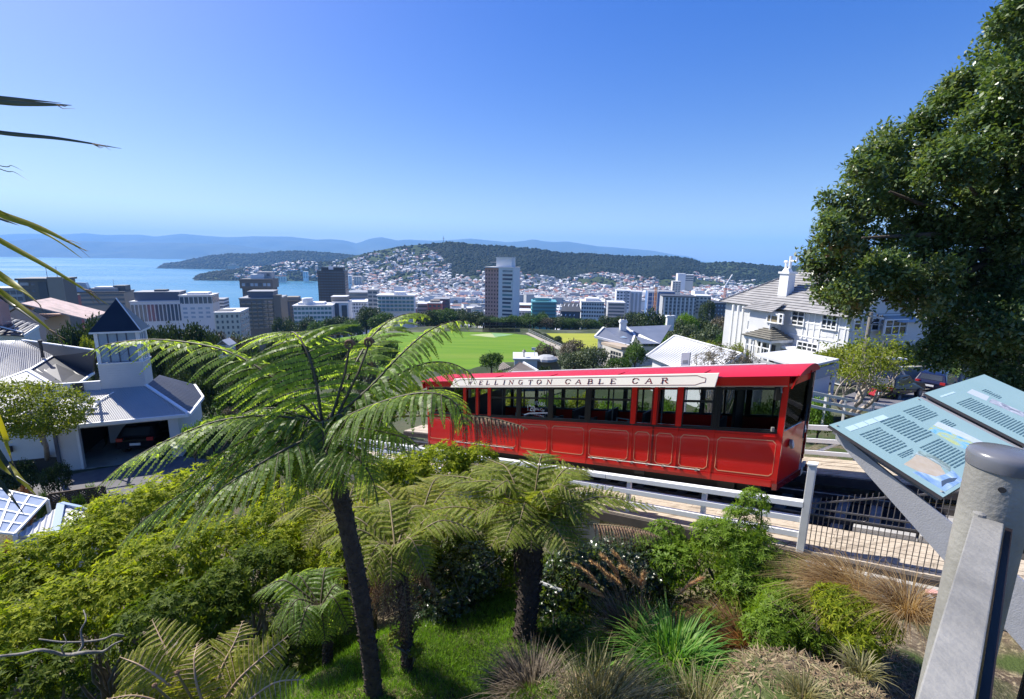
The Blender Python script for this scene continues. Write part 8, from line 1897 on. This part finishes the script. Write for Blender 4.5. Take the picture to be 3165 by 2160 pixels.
def plume(label, stalks):
    t = thing('seed_head_grass', label, 'grass', P(*stalks[0][0])); rng = np.random.default_rng(2)
    for b, e, bend in stalks:
        p, q = P(*b), P(*e); mid = p.lerp(q, .6)+Vector((-.04*bend, 0, .06)); o = MB().tube([p, mid, q], [.006, .005, .003], 4).build('stalk', G_DARK, t)
        n = 260; f = rng.uniform(.66, 1.0, n); d = (q-mid); c = np.array([(mid+d*((x-.6)/.4))[:] for x in f])+np.outer((f-.6)**2, [.5*bend, 0, -.6]); V, Fq = leaf_quads(c, unit(np.array(d[:])+rng.normal(size=(n, 3))*.12+[.1*bend, 0, -.1]), rnd_dirs(n, rng), .08, .011, 0)
        link('seed_head', np_mesh('seed_head', V-np.array(org(t)[:]), Fq, G_PLUME), t)
plume('tall buff seed heads rising above the fresh green grass', [((1960, 1980, 5.4), (1850, 1720, 5.6), -1), ((1960, 1980, 5.4), (1880, 1700, 5.6), -1), ((1980, 1980, 5.4), (1900, 1760, 5.6), -1), ((1990, 1980, 5.4), (1940, 1735, 5.6), -1), ((2000, 1980, 5.4), (1955, 1740, 5.6), -1), ((2010, 1990, 5.4), (1975, 1755, 5.6), 1), ((2020, 1990, 5.4), (2150, 1770, 5.6), 1), ((1990, 1990, 5.4), (1915, 1690, 5.7), -1), ((1950, 1990, 5.4), (1820, 1790, 5.5), -1), ((1940, 1990, 5.4), (1795, 1725, 5.5), -1)])
# lawn and litter
def lawn():
    rng = np.random.default_rng(4); xs = []; 
    X = rng.uniform(-3.6, 1.6, 90000); Y = rng.uniform(3.6, 7.4, 90000); k = np.sin(X*2.3+1)*np.sin(Y*2.1)+rng.normal(size=90000)*.3; keep = (X*.55+Y < 7.35) & (X > -3.2-(Y-5)*.2) & (k > -.9) & ~((X > .55) & (Y < 5.0)); X, Y = X[keep], Y[keep]; Z = ground_h(X, Y)+.0
    Z = Z + np.array([fbm(Vector((x*1.1, y*1.1, 3.0)), 3) for x, y in zip(X, Y)])*.10-.01
    n = len(X); B = np.stack([X, Y, Z], 1); D = unit(np.stack([rng.normal(size=n)*.45, rng.normal(size=n)*.45, np.ones(n)], 1)); V, Fq = leaf_quads(B, D, rnd_dirs(n, rng), rng.uniform(.05, .13, n), .007, 0, .25)
    tag(link('lawn_grass', np_mesh('lawn_grass', V, Fq, leaf_mat('lawn_blades', [(0.08, 0.18, 0.014), (0.125, 0.25, 0.022), (0.175, 0.31, 0.035), (0.25, 0.36, 0.07)], .45, .4, .4, (1.3, 1.4, .4)))), kind='stuff')
lawn()
def litter():
    rng = np.random.default_rng(14); n = 30000; X = rng.uniform(.4, 5.2, n); Y = rng.uniform(3.0, 6.6, n); keep = (np.sin(X*3.1)*np.sin(Y*2.7+1)+rng.normal(size=n)*.5 > -.4); X, Y = X[keep], Y[keep]; n = len(X); Z = ground_h(X, Y)+np.array([fbm(Vector((x*1.1, y*1.1, 3.0)), 3) for x, y in zip(X, Y)])*.10+.012
    D = unit(np.stack([rng.normal(size=n), rng.normal(size=n), rng.normal(size=n)*.35+.1], 1)); V, Fq = leaf_quads(np.stack([X, Y, Z], 1), D, np.array([0, 0, 1.0])+rnd_dirs(n, rng)*.5, rng.uniform(.04, .16, n), rng.uniform(.005, .02, n), .05, .1)
    tag(link('mulch_litter', np_mesh('mulch_litter', V, Fq, leaf_mat('dry_litter', [(0.12, 0.085, 0.055), (0.25, 0.18, 0.11), (0.36, 0.29, 0.18), (0.14, 0.17, 0.06)], .8, .2, .1))), kind='stuff')
litter()
def undergrowth():
    """low leaves covering the bank between the shrubs"""
    rng = np.random.default_rng(24); n = 60000; R = rng.uniform(4.2, 13.5, n)**1.0; A = rng.uniform(-1.0, .62, n); X = R*np.sin(A); Y = R*np.cos(A); keep = (X*.55+Y > 7.0) | (X < -3.0); keep &= ~((X > -1) & (R > 9.5+X*.2)); X, Y = X[keep], Y[keep]; n = len(X)
    Z = ground_h(X, Y)+rng.uniform(0, .35, n)
    D = unit(rnd_dirs(n, rng)+[0, 0, .4]); V, Fq = leaf_quads(np.stack([X, Y, Z], 1), D, unit(rnd_dirs(n, rng)+[0, 0, 1]), rng.uniform(.06, .13, n), .045, .1, .1)
    tag(link('undergrowth', np_mesh('undergrowth', V, Fq, SHR_D)), kind='stuff')
undergrowth()
# ------------------------------------------------------------------ lookout rail, post and reading panels
k_ = 1.15
pA, pD, pC = Vector((1.10, 1.547, -.55))*k_, Vector((1.266, 1.267, -.668))*k_, Vector((1.886, 1.636, -.668))*k_
pB = pA+(pC-pD); eU = (pB-pA).normalized(); eV = (pD-pA).normalized(); PW, PH = (pB-pA).length, (pD-pA).length; pN = eV.cross(eU).normalized()
if pN.z < 0: pN = -pN
TEAL = mat('pale_teal_print', (0.29, 0.44, 0.42), (0.33, 0.475, 0.45), 3, .5, bump=.03, bscale=90, dirt=(0.37, 0.48, 0.46)); PEDGE = mat('panel_edge_resin', (0.05, 0.045, 0.05), rough=.5)
GREYM = mat('dark_grey_powder_coat', (0.12, 0.12, 0.13), (0.15, 0.15, 0.16), 20, .55, bump=.15, bscale=200); GREYL = mat('grey_powder_coat', (0.30, 0.30, 0.31), (0.34, 0.34, 0.35), 20, .55, bump=.12, bscale=200)
INK = mat('panel_text_ink', (0.07, 0.14, 0.15), rough=.5); PALE = mat('panel_pale_print', (0.56, 0.72, 0.73), rough=.5)
def panel_pt(o, u, v, h=0.0): return o+eU*(PW*u)+eV*(PH*v)+pN*h
def pslab(mb, o, u0, u1, v0, v1, h0, h1):
    mb.hexa([panel_pt(o, u0, v0, h0), panel_pt(o, u1, v0, h0), panel_pt(o, u1, v1, h0), panel_pt(o, u0, v1, h0)], [panel_pt(o, u0, v0, h1), panel_pt(o, u1, v0, h1), panel_pt(o, u1, v1, h1), panel_pt(o, u0, v1, h1)])
def pblock(name, m, par, o, u0, u1, v0, v1, lines, seed=1, ragged=.25):
    """a paragraph of printed lines"""
    r = random.Random(seed); mb = MB()
    for k in range(lines):
        v = v0+(v1-v0)*(k+.3)/lines; e = u1-(r.uniform(0, ragged)*(u1-u0) if k == lines-1 else r.uniform(0, .07)*(u1-u0)); u = u0
        while u < e-.004:
            wl = min(r.uniform(.012, .05), e-u); pslab(mb, o, u, u+wl, v, v+(v1-v0)/lines*.42, .0012, .0018); u += wl+.005
    mb.build(name, m, par)
def art(name, m, par, o, pts, h): 
    mb = MB(); mb.slab([panel_pt(o, u, v, h) for u, v in pts], -.0003); mb.build(name, m, par)
def picture_mat(name, cols, sc):
    return leaf_free(name, cols, sc)
def leaf_free(name, cols, sc):
    m = bpy.data.materials.new(name); m.use_nodes = True; nt = m.node_tree; b = nt.nodes['Principled BSDF']; b.inputs['Roughness'].default_value = .5; tc = nt.nodes.new('ShaderNodeTexCoord'); n = nt.nodes.new('ShaderNodeTexNoise'); n.inputs['Scale'].default_value = sc; n.inputs['Detail'].default_value = 4; n.inputs['Distortion'].default_value = 1.2; r = nt.nodes.new('ShaderNodeValToRGB'); el = r.color_ramp.elements
    while len(el) < len(cols): el.new(.5)
    for i, c in enumerate(cols): el[i].position = .3+.4*i/(len(cols)-1); el[i].color = (*c, 1)
    nt.links.new(tc.outputs['Object'], n.inputs['Vector']); nt.links.new(n.outputs[0], r.inputs[0]); nt.links.new(r.outputs[0], b.inputs['Base Color']); return m
t = thing('reading_panel', 'pale teal information panel with two colour pictures nearest the steel post', 'information panel', pA-Vector((0, 0, .5)))
mb = MB(); pslab(mb, pA, 0, 1, 0, 1, -.012, 0); mb.build('backing', PEDGE, t); mb = MB(); pslab(mb, pA, .001, .999, .001, .999, .0004, .001); mb.build('printed_face', TEAL, t)
mb = MB(); pslab(mb, pA, .05, .97, .03, .97, -.04, -.013); mb.build('tray', GREYM, t)
mb = MB(); u_ = .07
for wl in (.09, .10, .10, .12): pslab(mb, pA, u_, u_+wl*.9, .085, .145, .0012, .0018); u_ += wl
mb.build('title', PALE, t)
pblock('text_block', INK, t, pA, .09, .30, .20, .50, 10, 1); pblock('text_block', INK, t, pA, .36, .60, .14, .50, 11, 2); pblock('text_block', INK, t, pA, .66, .90, .11, .32, 7, 3); pblock('text_block', INK, t, pA, .33, .57, .545, .86, 11, 4); pblock('caption', INK, t, pA, .12, .28, .525, .58, 3, 5)
art('picture', mat('picture_sand', (0.50, 0.40, 0.26), (0.58, 0.50, 0.38), 30, .5), t, pA, [(.07, .63), (.16, .62), (.24, .60), (.27, .66), (.27, .78), (.22, .86), (.14, .84), (.09, .74)], .0012)
art('picture', leaf_free('picture_sea_green', [(0.40, 0.55, 0.50), (0.18, 0.24, 0.2), (0.52, 0.62, 0.60)], 18), t, pA, [(.16, .60), (.30, .58), (.34, .68), (.33, .82), (.27, .86), (.27, .66), (.24, .60)], .0014)
art('picture', leaf_free('picture_fish_blue', [(0.12, 0.25, 0.45), (0.3, 0.45, 0.65), (0.55, 0.66, 0.75)], 16), t, pA, [(.05, .72), (.09, .74), (.14, .84), (.22, .86), (.30, .86), (.26, .97), (.06, .97)], .0013)
art('picture', mat('picture_fish_dark', (0.07, 0.10, 0.14), rough=.5), t, pA, [(.08, .93), (.13, .89), (.20, .90), (.25, .93), (.2, .94), (.14, .925)], .0016)
art('picture', leaf_free('picture_map_blue', [(0.10, 0.36, 0.62), (0.22, 0.5, 0.72), (0.50, 0.56, 0.2), (0.40, 0.62, 0.75)], 14), t, pA, [(.60, .42), (.70, .40), (.74, .62), (.76, .88), (.72, .93), (.66, .90), (.60, .70)], .0012)
art('picture', mat('picture_map_land', (0.62, 0.68, 0.72), (0.52, 0.60, 0.66), 40, .5), t, pA, [(.70, .40), (.78, .38), (.82, .60), (.84, .92), (.78, .95), (.75, .70)], .0014)
pblock('caption', INK, t, pA, .80, .88, .38, .50, 5, 6); pblock('caption', INK, t, pA, .84, .90, .90, .95, 2, 7)
mb = MB()
for u in (.04, .5, .96):
    for v in (.04, .96):
        if u != .5: mb.lathe(panel_pt(pA, u, v, .0012), [(.006, 0), (.005, .002), (.001, .0025)], 8)
mb.build('fixing_screw', GALV, t)
# bracket: tapered plate from under the panel down towards the post foot
def gusset(par, o, off):
    a0, a1 = panel_pt(o, off, .06, -.02), panel_pt(o, off, 1.0, -.02); low = a1+eV*.42+Vector((0, 0, -.36)); low2 = a1+eV*.42+Vector((0, 0, -.12)); e = eU*.012
    mb = MB(); mb.hexa([a0-Vector((0, 0, .03)), low, low+e, a0-Vector((0, 0, .03))+e], [a0, low2, low2+e, a0+e]); mb.build('bracket', GREYL, par)
    mb = MB(); mb.hexa([low, low+eV*.08, low+eV*.08+eU*.10, low+eU*.10], [low2, low2+eV*.08, low2+eV*.08+eU*.10, low2+eU*.10]); mb.build('bracket_foot', GREYL, par)
gusset(t, pA, .04); gusset(t, pA, .92)
pE = pA+eU*(PW*1.07)+pN*.012
t2 = thing('reading_panel', 'pale teal information panel with a grey drawing beyond the first panel', 'information panel', pE-Vector((0, 0, .5)))
mb = MB(); pslab(mb, pE, 0, 1, 0, 1, -.012, 0); mb.build('backing', PEDGE, t2); mb = MB(); pslab(mb, pE, .001, .999, .001, .999, .0004, .001); mb.build('printed_face', TEAL, t2); mb = MB(); pslab(mb, pE, .03, .97, .03, .97, -.05, -.013); mb.build('tray', GREYM, t2)
pblock('text_block', INK, t2, pE, .10, .34, .26, .95, 24, 8); pblock('title', PALE, t2, pE, .08, .32, .09, .15, 1, 9); art('picture', mat('picture_grey', (0.55, 0.6, 0.62), rough=.5), t2, pE, [(.40, .18), (.52, .16), (.54, .34), (.42, .38)], .0012); art('picture', leaf_free('picture_engraving', [(0.12, 0.13, 0.16), (0.4, 0.42, 0.46), (0.6, 0.62, 0.64)], 22), t2, pE, [(.42, .40), (.52, .38), (.54, .70), (.44, .74)], .0013); pblock('caption', INK, t2, pE, .58, .66, .22, .42, 8, 10); art('picture', mat('picture_pale', (0.66, 0.72, 0.72), rough=.5), t2, pE, [(.46, .80), (.58, .78), (.62, .98), (.48, .99)], .0012)
gusset(t2, pE, .9)
t = thing('panel_frame', 'grey steel channel carrying the two information panels', 'frame', pA+eU*PW*1.03-Vector((0, 0, .1))); mb = MB(); o_ = pA+eU*(PW*1.005)
mb.hexa([o_-pN*.05, o_+eU*.05-pN*.05, o_+eU*.05+eV*PH*1.08-pN*.05, o_+eV*PH*1.08-pN*.05], [o_-pN*.008, o_+eU*.05-pN*.008, o_+eU*.05+eV*PH*1.08-pN*.008, o_+eV*PH*1.08-pN*.008]); mb.build('channel', GREYL, t)
mb = MB(); q = o_+eU*.025+eV*PH*1.06; mb.tube([q-eU*.03, q+eU*.05], .018, 10); mb.build('hinge_pin', GALV, t)
# galvanised post and rail
pc = P(3107, 1405, .725); 
t = thing('steel_post', 'galvanised steel post with a domed cap and a small hole below it', 'post', pc-Vector((0, 0, 1.15)))
PR = .0435
mb = MB(); mb.lathe(pc, [(PR, -1.15), (PR, -.012), (PR*.985, -.006)], 48); o = mb.build('tube', GALV, t); smooth_by_angle(o, 40)
CAPM = mat('plastic_post_cap', (0.10, 0.105, 0.12), (0.14, 0.145, 0.16), 20, .25, .6)
mb = MB(); mb.lathe(pc, [(PR+.002, -.022), (PR+.003, -.004), (PR+.001, .002), (PR*.93, .0055), (PR*.6, .008), (PR*.2, .009), (.001, .009)], 48); o = mb.build('cap', CAPM, t); smooth_by_angle(o, 50)
vd = Vector((-pc.x, -pc.y, 0)).normalized(); sd = Vector((-vd.y, vd.x, 0)); hd = (vd*math.cos(.12)-sd*math.sin(-.12)).normalized(); q = pc+hd*(PR)+Vector((0, 0, -.046)); MB().tube([q-hd*.004, q+hd*.0012], .0048, 14).build('drill_hole', BLACK, t)
# top rail: a flat galvanised bar running from the post towards the viewer
r0 = P(3053, 1615, .665); r1 = P(2923, 2165, .345); rd = (r1-r0).normalized(); r2 = r0+rd*1.3; sd = rd.cross(Vector((0, 0, 1))).normalized()
t = thing('balustrade_rail', 'flat galvanised top rail over dark balusters running towards the viewer', 'rail', r1-Vector((0, 0, .3)))
mb = MB(); mb.bar(r0, r2, .034, .012); mb.build('top_bar', GALV, t, bevel=.0015)
rt = sd if sd.x > 0 else -sd
mb = MB(); mb.bar(r0+rt*.023-Vector((0, 0, .45)), r2+rt*.023-Vector((0, 0, .45)), .008, .89); mb.build('shade_plate', mat('post_shade_black', (0.012, 0.009, 0.009), (0.022, 0.016, 0.015), 8, .5, .3, .2), t)  # added near-black sheet, stands in for the post's shaded side
for k in range(16):
    q = r0+rd*(.04+k*.045)+rt*.075-Vector((0, 0, .10)); MB().box(q-Vector((0, 0, .55)), (.012, .012, 1.1), rz=.8).build('baluster', BLACK, t)
for k in range(6):
    q = r0+rd*(.18+k*.036)+rt*.085-Vector((0, 0, .17)); MB().box(q, (.02, .012, .022), rz=math.atan2(rd.y, rd.x)).build('baluster_clip', GALV, t)
mb = MB(); q = r0+Vector((-.005, .01, .008)); mb.lathe(q, [(.009, -.006), (.008, .002), (.003, .004)], 10); mb.build('weld_bead', GALV, t)
# capped stub pipe on the ground by the gate
q = P(2860, 1890, 5.0); t = thing('pipe_stub', 'short galvanised pipe stub with a cap beside the gate plinth', 'pipe', q); MB().tube([q-Vector((0, 0, .15)), q+Vector((0, 0, .22))], .045, 12).build('pipe', GALV, t); MB().box(q+Vector((.12, .08, .12)), (.12, .08, .2)).build('bracket', W_BRICK, t)
t = thing('concrete_beam', 'concrete edge beam under the picket gate', 'beam', tp(-2.5, 1.75, -.9)); tbx('beam_block', CONC, t, -4.5, -.95, 1.62, 1.95, -1.05, -.63)

# ------------------------------------------------------------------ strap leaves of a palm lily reaching in from the left
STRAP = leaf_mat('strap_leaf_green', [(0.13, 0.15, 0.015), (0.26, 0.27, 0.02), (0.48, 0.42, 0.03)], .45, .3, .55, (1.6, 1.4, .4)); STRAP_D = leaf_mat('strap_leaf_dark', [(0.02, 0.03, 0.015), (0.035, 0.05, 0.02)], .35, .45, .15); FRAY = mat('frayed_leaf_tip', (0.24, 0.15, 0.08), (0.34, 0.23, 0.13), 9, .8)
hub = P(-430, 240, 1.75); base = Vector((hub.x-1.9, hub.y-.02, -2.6))
t = thing('palm_lily', 'palm lily with long strap leaves reaching in from the left edge', 'palm', base)
mb = MB(); mb.tube([base, base.lerp(hub, .5)+Vector((.05, 0, 0)), hub], [.11, .085, .07], 10); mb.build('trunk', BARK, t, smooth=True)
def strap(p0, p1, w0, m, sag=.0, fray=0, tw=0.3, Y0=1.75, Y1=1.7, label=None):
    a, b = P(*p0, Y0), P(*p1, Y1); sl = (p1[1]-p0[1])/(p1[0]-p0[0]); h_ = P(-420, max(270, p0[1]-420*sl*.9), 1.75); pts = [h_, h_.lerp(a, .5)+Vector((0, 0, .01)), a, a.lerp(b, .5)+Vector((0, 0, sag)), b]; C = catmull(pts, 26); s = np.linspace(0, 1, 26); T = unit(np.gradient(C, axis=0)); view = unit(C); S = unit(np.cross(T, view)); S = unit(S*math.cos(tw)+view*math.sin(tw)); N = np.cross(S, T)
    W = w0/F_PX*1.1*np.clip(np.minimum(1, (1-s)*2.3+.02), .03, 1)**.8*.5; W[:6] *= np.linspace(.5, 1, 6)
    V = np.stack([C-S*W[:, None]+N*W[:, None]*.35, C, C+S*W[:, None]+N*W[:, None]*.35], 1).reshape(-1, 3)-np.array(base[:]); i = np.arange(25)*3; Fq = np.concatenate([np.stack([i, i+1, i+4, i+3], 1), np.stack([i+1, i+2, i+5, i+4], 1)])
    o = link('leaf', np_mesh('leaf', V, Fq, m, smooth=True), t)
    if fray:
        r = random.Random(int(p1[0])); mb = MB(); d = Vector(T[-1]); e = Vector(C[-4])
        for k in range(fray):
            q = e+d*r.uniform(.0, .02); mb.tube([q, q+d*.03+Vector((r.uniform(-.006, .006), 0, r.uniform(-.012, .012))), q+d*r.uniform(.05, .085)+Vector((r.uniform(-.01, .01), 0, r.uniform(-.03, .012)))], [.0016, .0011, .0004], 4)
        mb.build('frayed_tip', FRAY, o)
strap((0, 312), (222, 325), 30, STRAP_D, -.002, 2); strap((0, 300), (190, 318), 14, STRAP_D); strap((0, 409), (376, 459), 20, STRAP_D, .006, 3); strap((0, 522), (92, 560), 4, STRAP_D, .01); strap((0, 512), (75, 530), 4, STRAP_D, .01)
strap((0, 660), (268, 776), 34, STRAP, .012, 3); strap((95, 700), (258, 802), 12, STRAP, .01); strap((0, 742), (335, 942), 26, STRAP, .008, 9); strap((0, 676), (60, 697), 10, STRAP_D)
strap((0, 846), (128, 945), 26, STRAP, .006, 2); strap((0, 862), (100, 918), 16, STRAP); strap((0, 898), (200, 1058), 24, STRAP, .006, 7); strap((0, 915), (120, 1000), 16, STRAP_D)
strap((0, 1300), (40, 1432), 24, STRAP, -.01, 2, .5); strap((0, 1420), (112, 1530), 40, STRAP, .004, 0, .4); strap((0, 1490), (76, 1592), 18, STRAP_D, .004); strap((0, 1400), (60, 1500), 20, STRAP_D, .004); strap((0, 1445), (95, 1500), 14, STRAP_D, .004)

# ------------------------------------------------------------------ tell look-alikes in a group apart by their order from the left
_same = {}
for o in list(COL.objects):
    if o.get('category') and o.get('group'): _same.setdefault(o['label'], []).append(o)
ORD = ('first', 'second', 'third', 'fourth', 'fifth', 'sixth', 'seventh', 'eighth', 'ninth', 'tenth')
for lab, os_ in _same.items():
    if 1 < len(os_) <= 10 and len(lab.split()) <= 12:
        os_.sort(key=lambda o: o.location.x/o.location.y)
        for k, o in enumerate(os_): o['label'] = f'{lab}, {ORD[k]} from the left'
